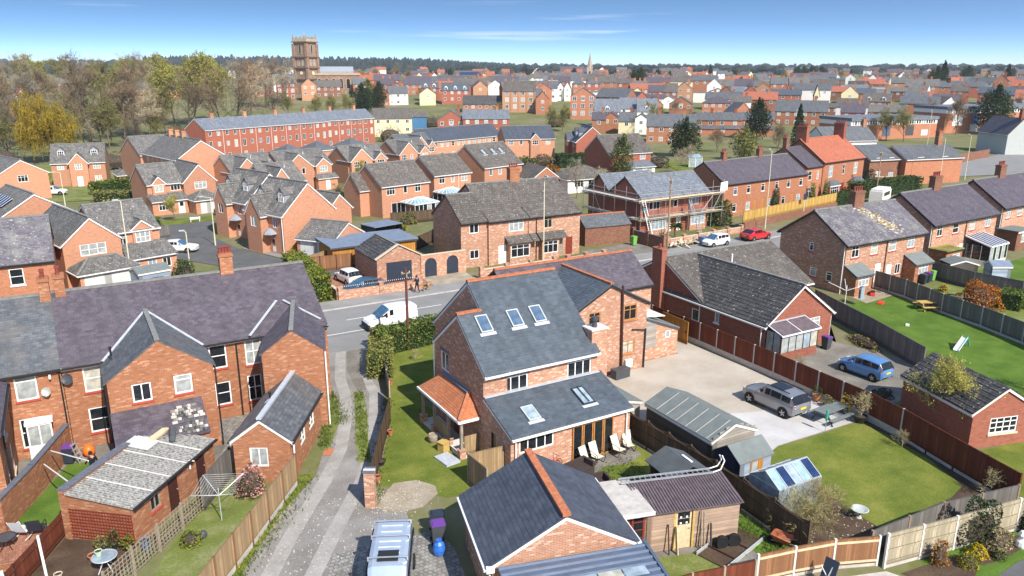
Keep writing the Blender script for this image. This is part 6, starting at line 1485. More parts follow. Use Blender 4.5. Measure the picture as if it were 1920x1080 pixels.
# ---------------------------------------------------------------- vehicles
CARS = {  # length, half width, body stations (x, bottom, belt, width), cabin stations (x, roof, base width, roof width)
 'hatch': (3.62,.80,[(-.5,.42,.80,.82),(-.475,.27,.93,.95),(-.36,.2,.98,1),(-.1,.18,.95,1),(.16,.18,.92,1),(.27,.19,.88,.99),(.4,.22,.78,.95),(.47,.28,.68,.84),(.5,.36,.58,.66)],
           [(-.49,.97,.86,.84),(-.41,1.40,.93,.74),(-.25,1.47,.95,.76),(-.05,1.48,.95,.77),(.09,1.43,.95,.74),(.28,.90,.9,.84)],[(1,2),(2,3),(3,4)],1.19,-1.14,.29),
 'suv': (4.3,.885,[(-.5,.5,.85,.84),(-.475,.34,1.02,.95),(-.36,.25,1.07,1),(-.1,.23,1.04,1),(.13,.23,1.02,1),(.24,.24,1.0,.99),(.4,.26,.93,.96),(.475,.34,.82,.88),(.5,.42,.7,.72)],
           [(-.485,1.06,.86,.84),(-.41,1.52,.93,.76),(-.25,1.60,.95,.78),(-.05,1.62,.95,.78),(.05,1.57,.95,.76),(.22,1.02,.9,.84)],[(1,2),(2,3),(3,4)],1.33,-1.34,.345),
 'saloon': (4.5,.9,[(-.5,.45,.86,.84),(-.475,.3,.95,.95),(-.36,.22,.97,1),(-.1,.2,.95,1),(.12,.2,.92,1),(.24,.2,.88,.99),(.4,.23,.8,.95),(.475,.3,.7,.85),(.5,.38,.6,.68)],
           [(-.42,.98,.86,.84),(-.27,1.36,.93,.72),(-.15,1.42,.95,.76),(-.03,1.43,.95,.77),(.05,1.39,.95,.74),(.23,.90,.9,.84)],[(1,2),(2,3),(3,4)],1.38,-1.4,.31),
 'van': (4.4,.90,[(-.5,.45,1.0,.93),(-.48,.32,1.15,.97),(-.3,.25,1.15,1),(0,.24,1.14,1),(.14,.24,1.12,1),(.27,.24,1.08,.99),(.4,.26,.96,.97),(.475,.32,.82,.9),(.5,.42,.68,.76)],
           [(-.5,1.12,.93,.9),(-.485,1.74,.95,.86),(-.3,1.84,.97,.88),(0,1.85,.97,.88),(.08,1.8,.96,.85),(.29,1.10,.93,.86)],[(3,4)],1.38,-1.37,.32)}
_cars = {}
def car(name,label,kind,m,loc,rotz,group=None,cat='car',roofbars=False,pan=False,plate=True):
    """forward is local +x; parts share one mesh set per kind"""
    t = thing(name,label,cat,loc,rotz,group); key = (kind,)
    if key not in _cars:
        L,w,bs,cs,side,xf,xr,wr = CARS[kind]; P = {}
        b = MB(); rings = []
        for (x,zb,zs,ww) in bs:
            W_ = w*ww; c = .03
            half = [(W_*.86,zb),(W_,zb + .16),(W_*1.0,zs - .2),(W_*.955,zs - .04),(W_*.8,zs + .01),(W_*.4,zs + c),(0,zs + c*1.3)]
            rings.append([(x*L,-y,z) for y,z in half] + [(x*L,y,z) for y,z in half[-2::-1]])
        for a,c_ in zip(rings,rings[1:]):
            for k in range(len(a) - 1): b.poly([a[k],c_[k],c_[k+1],a[k+1]])
        b.poly(rings[0]); b.poly(rings[-1][::-1])
        wind,rear,sl,sr = MB(),MB(),MB(),MB(); cr = []
        for (x,zr,wb,wt) in cs:
            zb = next((bs[i][2] + (bs[i+1][2] - bs[i][2])*((x - bs[i][0])/(bs[i+1][0] - bs[i][0])) for i in range(len(bs)-1) if bs[i][0] <= x <= bs[i+1][0]),bs[0][2])
            zb -= .02; h = max(.02,zr - zb)
            half = [(w*wb,zb),(w*wb*.985,zb + h*.1),(w*(wb*.25 + wt*.75),zb + h*.82),(w*wt*.93,zb + h*.95),(w*wt*.6,zr),(0,zr + .012)]
            cr.append([(x*L,-y,z) for y,z in half] + [(x*L,y,z) for y,z in half[-2::-1]])
        n = len(cr[0]) - 1
        for j,(a,c_) in enumerate(zip(cr,cr[1:])):
            for k in range(n):
                q = [Vector(p) for p in (a[k],c_[k],c_[k+1],a[k+1])]; nm = (q[1] - q[0]).cross(q[3] - q[0]); nm = nm.normalized() if nm.length > 1e-9 else Vector((0,0,1))
                b.poly(q)
                ctr = sum(q,Vector())/4
                ins = [ctr + (p - ctr)*.9 + nm*.012 for p in q]
                if j == len(cr) - 2 and 2 <= k <= n - 3: wind.poly([ctr + (p - ctr)*.985 + nm*.012 for p in q])
                elif j == 0 and 2 <= k <= n - 3 and kind != 'van': rear.poly([ctr + (p - ctr)*.97 + nm*.012 for p in q])
                elif (j,j + 1) in side and k == 1: sl.poly(ins)
                elif (j,j + 1) in side and k == n - 2: sr.poly(ins)
                elif j == len(cr) - 2 and k in (1,n - 2): (sl if k == 1 else sr).poly([ctr + (p - ctr)*.62 + nm*.012 for p in q])
        P['body'] = b; P['windscreen'] = wind.mesh('windscreen','car_screen',uv=False)
        if rear.f: P['rear_window'] = rear.mesh('rear_window','car_glass',uv=False)
        P['side_window'] = [sl.mesh('side_window','car_glass',uv=False),sr.mesh('side_window','car_glass',uv=False)]
        ty = MB(); ty.lathe([(wr*.62,-.1),(wr*.93,-.1),(wr,-.06),(wr,.06),(wr*.93,.1),(wr*.62,.1)],18,(0,0,0),0,'y'); P['tyre'] = ty.mesh('tyre','tyre',smooth=False,uv=False)
        ri = MB(); ri.lathe([(wr*.6,-.085),(wr*.63,-.095),(wr*.63,.095),(wr*.6,.085)],18,(0,0,0),0,'y')
        for k in range(5):
            a_ = k*2*math.pi/5
            for s in (-.1,.1): ri.bar((0,s,0),(math.cos(a_)*wr*.6,s,math.sin(a_)*wr*.6),.07,.02,0,(0,1,0))
        P['rim'] = ri.mesh('rim','rim',uv=False)
        ar = MB(); ar.lathe([(.02,0),(wr*1.18,0),(wr*1.18,.012),(.02,.012)],18,(0,0,0),0,'y'); P['arch'] = ar.mesh('wheel_arch','trim_black',uv=False)
        P['bm'] = {}
        _cars[key] = P
    P = _cars[key]; L,w,bs,cs,side,xf,xr,wr = CARS[kind]
    if m not in P['bm']: P['bm'][m] = P['body'].mesh('body',m,smooth=True,uv=False)
    put('body',P['bm'][m],t); put('windscreen',P['windscreen'],t)
    if 'rear_window' in P: put('rear_window',P['rear_window'],t)
    for s in P['side_window']: put('side_window',s,t)
    for x in (xf,xr):
        for s in (-1,1):
            put('wheel_arch',P['arch'],t,(x,s*(w + .004) + (0 if s < 0 else .012),wr + .01)); wh = put('wheel',None,t,(x,s*(w - .08),wr)); put('tyre',P['tyre'],wh); put('rim',P['rim'],wh)
    zs = bs[-2][2]
    for s in (-1,1):
        mb = MB(); mb.bar((L*.485,s*w*.52,zs - .03),(L*.44,s*w*.86,zs),.06,.13); mb.build('headlight','light_clear',t,uv=False)
        mb = MB(); mb.bar((-L*.487,s*w*.72,bs[0][2] + .02),(-L*.455,s*w*.93,bs[0][2] + .06),.06,.2 if kind != 'van' else .3); mb.build('tail_light','light_red',t,uv=False)
        mb = MB(); mb.box(L*.13,L*.13 + .14,s*(w + .02) - .07,s*(w + .02) + .07,bs[4][2] + .02,bs[4][2] + .14); mb.build('wing_mirror',m if kind != 'van' else 'trim_black',t,uv=False)
        for x in (0.0,-.19*L): mb = MB(); mb.box(x - .02,x + .12,s*w - .012,s*w + .012,bs[3][2] - .17,bs[3][2] - .13); mb.build('door_handle',m if kind != 'van' else 'trim_black',t,uv=False)
    mb = MB(); mb.box(-L*.505,-L*.49,-.26,.26,bs[0][1] + .22,bs[0][1] + .34); mb.build('number_plate','plate_yellow',t,uv=False); mb = MB(); mb.box(L*.492,L*.507,-.26,.26,.34,.45); mb.build('number_plate','plate_white',t,uv=False)
    mb = MB(); mb.box(L*.45,L*.5,-w*.62,w*.62,bs[-1][1] - .1,bs[-1][1] + .12); mb.build('bumper','trim_black' if kind in ('van','suv') else m,t,uv=False)
    if roofbars:
        for s in (-1,1): mb = MB(); mb.bar((-L*.36,s*w*.7,1.66 if kind == 'suv' else 1.5),(L*.05,s*w*.7,1.66),.05,.05); mb.build('roof_rail','trim_black',t,uv=False)
    if pan: mb = MB(); mb.box(-L*.22,L*.02,-w*.52,w*.52,1.632,1.642); mb.build('sunroof','car_glass',t,uv=False)
    return t
car('parked_car','silver grey sport utility car parked on the pale gravel','suv','car_silver',(37.35,30.9,.02),rad(91),roofbars=True,pan=True)
car('parked_car','bright blue small hatchback on the bungalow forecourt','hatch','car_blue',(47.2,31.6,.02),rad(92))
vn = car('parked_van','white small panel van stopped in the street by the lane mouth','van','car_white',(21.9,58.55,.025),rad(182),cat='van')
mb = MB(); mb.box(1.9,2.24,-.8,.8,.28,.62); mb.build('front_bumper','trim_black',vn)
car('parked_car','white hatchback parked before brown fence left of brick garage','hatch','car_white',(23.3,73.8,.04),rad(98)); car('parked_car','dark slate blue hatchback behind the white tipped railings','saloon','car_slate',(23.4,69.4,.04),rad(182))
car('parked_car','red saloon parked on the street near orange fence','saloon','car_red',(74.6,67.3,.12),rad(4)); car('parked_car','white hatchback parked behind builders rubble on the street','hatch','car_white',(67.6,67.2,.12),rad(183),cat='car')
car('parked_car','pale blue hatchback peeping past the purple slate roof','hatch','car_pale',(48.6,58.6,.03),rad(182))
car('parked_car','white car at the kerb of the cul-de-sac','saloon','car_white',(10.2,97.0,gz(10,97) + .07),rad(-28)); car('parked_car','very dark car parked below double garage door','saloon','car_navy',(6.6,79.4,.05),rad(10))
car('parked_car','black hatchback on the drive beside single brick garage','hatch','car_navy',(20.6,83.4,gz(20,83) + .06),rad(60)); car('parked_car','dark grey pickup sized car on drive of twin gabled house','suv','car_grey',(19.6,121.0,gz(20,121) + .1),rad(100))
car('parked_car','white car outside the detached house with dormers','suv','car_white',(-2.6,161.0,gz(-3,161) + .1),rad(-20)); car('parked_car','small red car by the hedge of the far estate','hatch','car_red',(9.6,148.5,gz(9,148) + .1),rad(-60)); car('parked_car','grey car beside hedge near the cul-de-sac head','hatch','car_grey',(8.6,136.0,gz(8,136) + .1),rad(-70))
# roof of the camper van in the foreground
CV = thing('camper_van','silver blue camper van seen from above on the block paving','van',(9.3,26.2,.03),rad(64 - 180))
body = MB(); L_,W_ = 4.9,.92
st = [(-2.45,1.0,.7,.86),(-2.4,1.8,.9,.84),(-2.2,1.93,.92,.84),(0,1.96,.92,.85),(1.0,1.92,.92,.83),(1.7,1.35,.92,.78),(2.3,1.05,.88,.7),(2.45,.7,.8,.6)]
rg = []
for x,zr,wb,wt in st: hf = [(W_*wb,.3),(W_*wb*1.02,.8),(W_*(wb*.4 + wt*.6),zr*.8 + .1),(W_*wt,zr - .07),(W_*wt*.8,zr),(0,zr + .02)]; rg.append([(x,-y,z) for y,z in hf] + [(x,y,z) for y,z in hf[-2::-1]])
for a,b in zip(rg,rg[1:]):
    for k in range(len(a) - 1): body.poly([a[k],b[k],b[k+1],a[k+1]])
body.poly(rg[0]); body.poly(rg[-1][::-1]); body.build('body','car_pale',CV,smooth=True,uv=False)
for x in (-2.0,-.9,.6): mb = MB(); mb.bar((x,-.82,2.06),(x,.82,2.06),.05,.04); mb.box(x - .04,x + .04,-.82,-.76,1.9,2.05); mb.box(x - .04,x + .04,.76,.82,1.9,2.05); mb.build('roof_bar','steel',CV)
for x in (-1.75,-1.3,-.6,-.2,.2): mb = MB(); mb.bar((x,-.45,1.975),(x,.45,1.975),.03,.02); mb.build('roof_rib','white',CV)
mb = MB(); mb.box(.05,.75,-.42,.42,1.975,2.0); mb.build('roof_vent','black',CV)
for s in (-1,1): mb = MB(); mb.bar((-2.2,s*.87,1.35),(1.4,s*.87,1.35),.05,.42); mb.build('side_window','car_glass',CV)
for x in (1.5,-1.5):
    for s in (-1,1): wh = put('wheel',None,CV,(x,s*.84,.33)); mb = MB(); mb.lathe([(.2,-.1),(.33,-.08),(.33,.08),(.2,.1)],16,(0,0,0),0,'y'); mb.build('tyre','tyre',wh)
# caravan by the villa hedge
CA = thing('caravan','cream touring caravan half hidden behind the villa hedge','caravan',(112.4,76.6,.1),rad(20)); mb = MB(); mb.prism([(-2.4,-1.0),(2.4,-1.0),(2.4,1.0),(-2.4,1.0)],.5,2.2); mb.prism([(-2.2,-.9),(2.2,-.9),(2.2,.9),(-2.2,.9)],2.2,2.5); mb.build('body','white_old',CA)
for s in (-1,1): mb = MB(); mb.box(-1.6,1.6,s*1.01 - .01,s*1.01 + .01,1.4,2.0); mb.build('window','glass',CA)

# ---------------------------------------------------------------- people and the dog
def skinned(name,joints,edges,mats,part_of,parent,root=0,sub=2):
    """one continuous body grown over a posed skeleton; part_of gives the material slot of the nearest joint"""
    names = list(joints); idx = {n: i for i,n in enumerate(names)}
    me = bpy.data.meshes.new(name); me.from_pydata([joints[n][0] for n in names],[(idx[a],idx[b]) for a,b in edges],[])
    o = bpy.data.objects.new(name,me); COL.objects.link(o)
    sk = o.modifiers.new('skin','SKIN'); sk.use_smooth_shade = True
    for i,n in enumerate(names):
        d = me.skin_vertices[0].data[i]; r = joints[n][1]; d.radius = (r,r) if not isinstance(r,tuple) else r; d.use_root = (i == root)
    ss = o.modifiers.new('sub','SUBSURF'); ss.levels = sub; ss.render_levels = sub
    dg = bpy.context.evaluated_depsgraph_get(); ev = o.evaluated_get(dg); m2 = bpy.data.meshes.new_from_object(ev)
    bpy.data.objects.remove(o); bpy.data.meshes.remove(me)
    m2.materials.clear()
    for m in mats: m2.materials.append(M[m])
    pts = [(Vector(joints[n][0]),part_of.get(n,0)) for n in names]
    seg = []
    for a,b in edges: seg += [(Vector(joints[a][0]).lerp(Vector(joints[b][0]),f),part_of.get(a if f < .5 else b,0)) for f in (0,.25,.49,.51,.75,1)]
    for p in m2.polygons: p.material_index = min(seg,key=lambda s: (s[0] - p.center).length_squared)[1]; p.use_smooth = True
    return put(name,m2,parent)
BE = [('pelvis','waist'),('waist','chest'),('chest','neck'),('neck','head'),('head','crown')] + [e for s in 'lr' for e in (('chest','sho_' + s),('sho_' + s,'elb_' + s),('elb_' + s,'wri_' + s),('wri_' + s,'han_' + s),('pelvis','hip_' + s),('hip_' + s,'kne_' + s),('kne_' + s,'ank_' + s),('ank_' + s,'toe_' + s))]
def person(label,loc,rotz,pose,top,legs,shoe='shoe_white',hair='hair_dark'):
    t = thing('person',label,'person',loc,rotz)
    J = dict(pelvis=((0,0,.95),.135),waist=((0,-.01,1.1),.125),chest=((0,-.01,1.32),.15),neck=((0,-.02,1.49),.055),head=((0,-.04,1.6),.085),crown=((0,-.03,1.7),.08))
    for s,k in (('l',1),('r',-1)):
        J.update({'sho_' + s: ((k*.17,0,1.42),.07),'elb_' + s: ((k*.25,.02,1.15),.047),'wri_' + s: ((k*.24,-.08,.92),.035),'han_' + s: ((k*.23,-.12,.82),.04),'hip_' + s: ((k*.09,0,.9),.095),'kne_' + s: ((k*.1,-.02,.5),.062),'ank_' + s: ((k*.1,.02,.09),.042),'toe_' + s: ((k*.11,-.15,.04),.04)})
    for n,p in pose.items(): J[n] = (p,J[n][1])
    slot = {n: 0 for n in ('waist','chest','sho_l','sho_r','elb_l','elb_r')}; slot.update({n: 2 for n in ('neck','head','crown','wri_l','wri_r','han_l','han_r')}); slot.update({n: 1 for n in ('pelvis','hip_l','hip_r','kne_l','kne_r','ank_l','ank_r')}); slot.update(toe_l=3,toe_r=3)
    skinned('body',J,BE,[top,legs,'skin',shoe],slot,t)
    h = Vector(J['crown'][0]); c = Vector(J['head'][0]); mb = MB(); ax = (h - c).normalized(); mb.lathe([(.02,.13),(.07,.115),(.1,.06),(.105,.0),(.095,-.06)],10,(c.x,c.y + .018,c.z + .05)); mb.build('hair',hair,t,smooth=True)
    nz = MB(); nz.bar((c.x,c.y - .1,c.z + .05),(c.x,c.y - .115,c.z),.025,.03); nz.build('nose','skin',t)
    return t
person('person in dark jacket and trousers walking a tan dog on pavement',(27.7,66.3,.11),rad(200),{'kne_l': (.1,-.16,.52),'ank_l': (.1,-.22,.12),'toe_l': (.1,-.38,.06),'ank_r': (-.1,.22,.12),'toe_r': (-.11,.06,.04),'kne_r': (-.1,.06,.5),'elb_l': (.25,-.1,1.2),'wri_l': (.26,-.3,1.1),'han_l': (.26,-.38,1.06)},'cloth_navy','cloth_black')
person('person in black top behind the outhouse roof near orange ball',(-.95,42.3,.02),rad(-150),{'elb_l': (.28,-.12,1.2),'wri_l': (.2,-.32,1.05),'han_l': (.16,-.38,1.0),'head': (0,-.08,1.6),'crown': (0,-.1,1.7)},'cloth_black','cloth_black')
person('builder in teal shirt on the lower scaffold platform corner',(62.6,74.9,2.47),rad(120),{'elb_l': (.3,-.12,1.25),'wri_l': (.25,-.34,1.3),'han_l': (.22,-.42,1.34)},'cloth_teal','cloth_black','cloth_black')
person('builder in grey clothes on scaffold near the right ladder',(70.6,75.4,2.47),rad(30),{'elb_r': (-.3,-.15,1.25),'wri_r': (-.2,-.36,1.15),'han_r': (-.16,-.42,1.12),'kne_l': (.12,-.2,.55),'ank_l': (.12,-.1,.12),'toe_l': (.12,-.28,.06)},'cloth_grey','cloth_grey','cloth_black')
DG = thing('dog','tan and black shepherd type dog on a lead beside walker','dog',(28.75,66.55,.11),rad(110))
DJ = dict(rump=((0,.32,.52),.11),mid=((0,.02,.53),.115),chest=((0,-.26,.55),.135),neck=((0,-.42,.68),.075),head=((0,-.52,.78),.07),muzzle=((0,-.68,.74),.035),tail1=((0,.46,.5),.035),tail2=((0,.62,.72),.03))
DE = [('rump','mid'),('mid','chest'),('chest','neck'),('neck','head'),('head','muzzle'),('rump','tail1'),('tail1','tail2')]
for s,k in (('l',1),('r',-1)):
    f = .06*k
    DJ.update({'sh' + s: ((k*.09,-.26,.42),.06),'wr' + s: ((k*.09,-.28 + f,.2),.03),'pa' + s: ((k*.09,-.32 + f,.03),.032),'th' + s: ((k*.09,.28,.4),.075),'kn' + s: ((k*.1,.2 - f,.3),.045),'ho' + s: ((k*.1,.38 - f,.2),.028),'hp' + s: ((k*.1,.34 - f,.03),.032)})
    DE += [('chest','sh' + s),('sh' + s,'wr' + s),('wr' + s,'pa' + s),('rump','th' + s),('th' + s,'kn' + s),('kn' + s,'ho' + s),('ho' + s,'hp' + s)]
skinned('body',DJ,DE,['fur_tan','fur_black'],{'mid': 1,'rump': 1,'muzzle': 1},DG)
for k in (-1,1): mb = MB(); mb.poly([(k*.03,-.5,.83),(k*.08,-.5,.82),(k*.06,-.49,.94)]); mb.poly([(k*.08,-.47,.82),(k*.03,-.47,.83),(k*.06,-.48,.94)]); mb.build('ear','fur_black',DG)

# ---------------------------------------------------------------- street furniture and poles
def lamp_post(label,x,y,h,rz=0.0,m='lamp_cream',arm=.9,z=None):
    t = thing('street_lamp',label,'street lamp',(x,y,gz(x,y) if z is None else z),rz); mb = MB(); mb.tube((0,0,0),(0,0,1.4),.09,.08,8); mb.tube((0,0,1.4),(0,0,h),.065,.045,8); mb.build('column',m,t); mb = MB(); mb.tube((0,0,h-.05),(arm,0,h+.12),.03,.03,6); mb.build('bracket',m,t); mb = MB(); mb.prism([(arm-.1,-.1),(arm+.45,-.08),(arm+.45,.08),(arm-.1,.1)],h+.08,h+.2); mb.build('lantern','render_grey',t); return t
lamp_post('tall cream lamp post before the left estate garage',4.1,83.2,8.6,rad(180),arm=.3); lamp_post('tall cream lamp post before the bay windowed pair',44.2,69.6,9.8,rad(-90),arm=.2)
lamp_post('cream lamp post behind the black railings by long terrace',81.0,71.6,10.5,rad(60)); lamp_post('lamp post rising beside dark brown brick semi',137.0,82.0,9.0,rad(100)); lamp_post('lamp post at the far right side road',152.0,86.0,8.6,rad(60)); lamp_post('lamp post by the factory corner',196.0,122.0,10.5,rad(200))
lamp_post('thin estate lamp post by curving pavement hedge',14.6,98.5,6.0,rad(160)); lamp_post('short lamp post next to clipped round bush',9.6,83.0,5.0,rad(160),arm=.2); lamp_post('estate lamp post near white bungalow garden tree',-1.0,139.5,6.0,rad(200)); lamp_post('lamp post by dark conifers near the wood',12.2,181.0,6.5,rad(-10)); lamp_post('lamp post far off behind dark brick semis',190.0,160.0,9,rad(30))
def pole_thing(label,x,y,h,r=.12,m='pole_brown',top=True):
    t = thing('telegraph_pole',label,'pole',(x,y,0)); mb = MB(); mb.tube((0,0,0),(0,0,h),r,r*.72,10); mb.build('pole_shaft',m,t)
    if top:
        mb = MB(); mb.box(-.35,.35,-.04,.04,h - .5,h - .42); mb.box(-.05,.05,-.2,.2,h - .8,h - .45); mb.build('crossarm','oak_grey',t)
        for s in (-.3,.3): mb = MB(); mb.lathe([(.03,0),(.05,.05),(.02,.12)],6,(s,0,h - .42)); mb.build('insulator','glaze_green',t)
    return t
pole_thing('brown telegraph pole rising from the hedge beside main house',21.05,52.5,6.6); pole_thing('wooden telegraph pole in front of the scaffolded house',62.2,69.8,8.6,.13,'pole_wood'); pole_thing('wooden pole behind caravan near villa hedge',117.0,80.5,8.0,.1,'pole_wood')
def bin_(label,x,y,rz,body='dark_grey',lid='dark_grey',z=.02,s=1.0):
    t = thing('wheelie_bin',label,'bin',(x,y,z),rz,None,s); mb = MB(); a = [(-.22,-.25),(.22,-.25),(.22,.25),(-.22,.25)]; b = [(-.27,-.31),(.27,-.31),(.27,.31),(-.27,.31)]
    for k in range(4): p,q = a[k],a[(k+1)%4]; r_,s_ = b[(k+1)%4],b[k]; mb.poly([(*p,.08),(*q,.08),(*r_,.98),(*s_,.98)])
    mb.poly([(*p,.98) for p in b]); mb.poly([(*p,.08) for p in a[::-1]]); mb.build('bin_body',body,t)
    mb = MB(); mb.box(-.29,.29,-.33,.31,.983,1.04); mb.box(-.24,.24,-.26,.24,1.04,1.075); mb.build('lid',lid,t); mb = MB(); mb.tube((-.24,.36,1.0),(.24,.36,1.0),.02,.02,6); mb.build('handle',body,t)
    for s2 in (-1,1): mb = MB(); mb.lathe([(.03,-.025),(.1,-.025),(.1,.025),(.03,.025)],10,(s2*.24,.25,.1),0,'x'); mb.build('wheel','tyre',t)
    return t
bin_('dark wheelie bin with purple lid by left garden wall',-2.05,45.3,rad(-20),'navy_dark','plastic_purple'); bin_('purple lidded bin at the left wall of slate garage',12.45,28.35,rad(75),'dark_grey','plastic_purple'); bin_('black lidded bin at the left wall of slate garage',12.75,29.1,rad(75),'dark_grey','navy_dark')
bin_('grey wheelie bin behind brown fence near sun porch steps',46.9,36.6,rad(20)); bin_('purple lidded bin on the bungalow forecourt',49.2,36.4,rad(0),'dark_grey','plastic_purple'); bin_('black bin by rear doors of lichen roofed semis',73.4,44.0,0,'navy_dark','dark_grey'); bin_('purple lidded bin between black and green bins',74.4,44.2,0,'navy_dark','plastic_purple'); bin_('green wheelie bin beside purple lidded bin by the semis',75.4,44.4,0,'plastic_green','plastic_green')
bin_('green wheelie bin at brick yard corner across street',59.2,72.6,0,'plastic_green','plastic_green',s=1.1); bin_('lime green bin by the purple lidded bin on street',53.0,67.2,0,'plastic_green','plastic_green',.12); bin_('black bin with purple lid on the far pavement',53.9,67.0,0,'navy_dark','plastic_purple',.12); bin_('black bin on the cul-de-sac pavement corner',22.0,89.6,0,'navy_dark','navy_dark',gz(22,89) + .1); bin_('black bin beside green shed near garage',3.4,79.4,0,'navy_dark','navy_dark',.05); bin_('green bin beside the green shed near garage',5.6,79.7,0,'plastic_green','plastic_green',.05)
mb = MB(); mb.lathe([(.05,0),(.26,.06),(.3,.3),(.24,.55),(.12,.66),(.14,.74)],9); tag(mb.build('rubbish_bag','plastic_blue',None,(12.1,27.5,.03)),'crumpled bright blue sack in front of the purple bin','sack')

# ---------------------------------------------------------------- garden things
def sling(label,x,y,rz,m='fabric_cream',frame='black'):
    t = thing('garden_chair',label,'chair',(x,y,.03),rz); mb = MB(); mb.poly([(-.26,-.3,.42),(.26,-.3,.42),(.26,.18,.36),(-.26,.18,.36)]); mb.poly([(-.26,-.3,.41),(-.26,.18,.35),(.26,.18,.35),(.26,-.3,.41)]); mb.build('seat',m,t); mb = MB(); mb.poly([(-.26,.18,.36),(.26,.18,.36),(.26,.5,1.05),(-.26,.5,1.05)]); mb.poly([(-.26,.2,.355),(-.26,.52,1.045),(.26,.52,1.045),(.26,.2,.355)]); mb.build('backrest',m,t)
    for s in (-.29,.29):
        mb = MB(); mb.path([(s,-.34,.42),(s,.18,.35),(s,.51,1.06)],.018,6,0); mb.build('side_frame',frame,t); mb = MB(); mb.path([(s,.34,.68),(s,0,.66),(s,-.28,.62),(s,-.36,.4),(s,-.2,.02),(s,.34,.02)],.018,6,0); mb.build('arm_frame',frame,t)
    return t
sling('cream sling chair first from left on the rear patio',22.45,30.6,rad(12)); sling('cream sling chair second from left on the rear patio',23.2,30.75,rad(6)); sling('cream sling chair third from left beside patio doors',24.75,30.8,rad(8)); sling('cream sling chair rightmost by dark fence',25.55,30.95,rad(-14))
sling('white sling chair facing right on the red left patio',-4.1,38.4,rad(150),'fabric_white','white'); sling('white sling chair cut by the left picture edge',-5.6,37.6,rad(-60),'fabric_white','white'); sling('dark mesh chair beside white chair on red patio',-3.5,38.2,rad(165),'navy_dark','black')
def round_table(label,x,y,r_,h,top,leg,n=4):
    t = thing('garden_table',label,'table',(x,y,.02)); mb = MB(); mb.lathe([(r_*.93,h-.012),(r_*.95,h),(.01,h+.004)],24); mb.build('table_top',top,t); mb = MB()
    for k in range(24): a,b = 2*math.pi*k/24,2*math.pi*(k+1)/24; mb.tube((math.cos(a)*r_,math.sin(a)*r_,h),(math.cos(b)*r_,math.sin(b)*r_,h),.022,.022,5)
    mb.build('rim',leg,t)
    for k in range(n): a = 2*math.pi*(k + .4)/n; mb = MB(); mb.path([(0,0,h - .02),(math.cos(a)*r_*.25,math.sin(a)*r_*.25,h*.6),(math.cos(a)*r_*.8,math.sin(a)*r_*.8,.02)],.022,6); mb.build('leg',leg,t)
    return t
round_table('round glass topped garden table in the soil yard',-.9,33.7,.5,.7,'glass_pale','alu'); round_table('round dark metal table between chairs on red patio',-4.7,37.7,.42,.6,'dark_grey','black')
def pot(label,x,y,r_,h,m,z=.02,plantm=None,ph=.5,seed=1):
    t = thing('plant_pot',label,'pot',(x,y,z)); mb = MB(); mb.lathe([(r_*.62,0),(r_*.95,h*.85),(r_*1.05,h*.86),(r_*1.05,h),(r_*.9,h),(r_*.85,h*.88)],14); mb.build('pot_body',m,t); mb = MB(); mb.lathe([(r_*.86,h*.88),(.01,h*.93)],12); mb.build('compost','soil',t)
    if plantm: fo,stm = shrub_mesh(seed,r_*1.5,r_*1.5,ph,160,.05,plantm); put('foliage',fo,t,(0,0,h*.8))
    return t
pot('pale green glazed pot standing on the glass table',-1.1,33.85,.16,.24,'glaze_green',.73); pot('large blue glazed pot by outhouse trellis corner',.75,34.5,.27,.5,'glaze_blue'); pot('terracotta pot with bare stem near trellis',-1.35,34.75,.22,.3,'terracotta'); pot('dark blue pot close to the trellis wall',-1.0,35.4,.2,.3,'navy_dark',plantm='leaf_olive'); pot('buff clay pot behind the leaning timber posts',-2.7,34.0,.17,.3,'sill_stone'); pot('square terracotta planter by brown fence',-3.0,33.3,.26,.22,'terracotta'); pot('dark pot with green shrub below trellis',-.5,35.3,.2,.25,'black',plantm='leaf_mid',ph=.7,seed=4); pot('low pot with lime shrub below trellis right',.05,34.85,.22,.25,'black',plantm='leaf_lime',ph=.5,seed=6)
pot('blue rimmed pot at the bottom left corner',-2.9,32.6,.26,.3,'glaze_blue',plantm='leaf_olive',ph=.25,seed=9); pot('terracotta pot on lawn near the tall brick pier',11.95,34.9,.2,.32,'terracotta'); pot('black tub on lawn by the dark lane fence',12.75,36.5,.27,.25,'black'); pot('terracotta pot high up the lawn beside fence',14.5,39.6,.18,.3,'terracotta'); pot('small terracotta pot at far end of lane fence',17.3,46.7,.17,.3,'terracotta')
pot('terracotta pot with green shrub against red brown fence',40.45,30.2,.25,.45,'terracotta',plantm='leaf_mid',ph=.7,seed=3); pot('dark pot with grey green shrub against red brown fence',40.35,29.3,.28,.35,'dark_grey',plantm='leaf_olive',ph=.5,seed=5); pot('pot with yellow flowering plant by picnic table',40.4,28.0,.22,.35,'dark_grey',plantm='leaf_gold',ph=1.1,seed=7); pot('wide black tub holding a bare tree',40.2,26.75,.4,.45,'black')
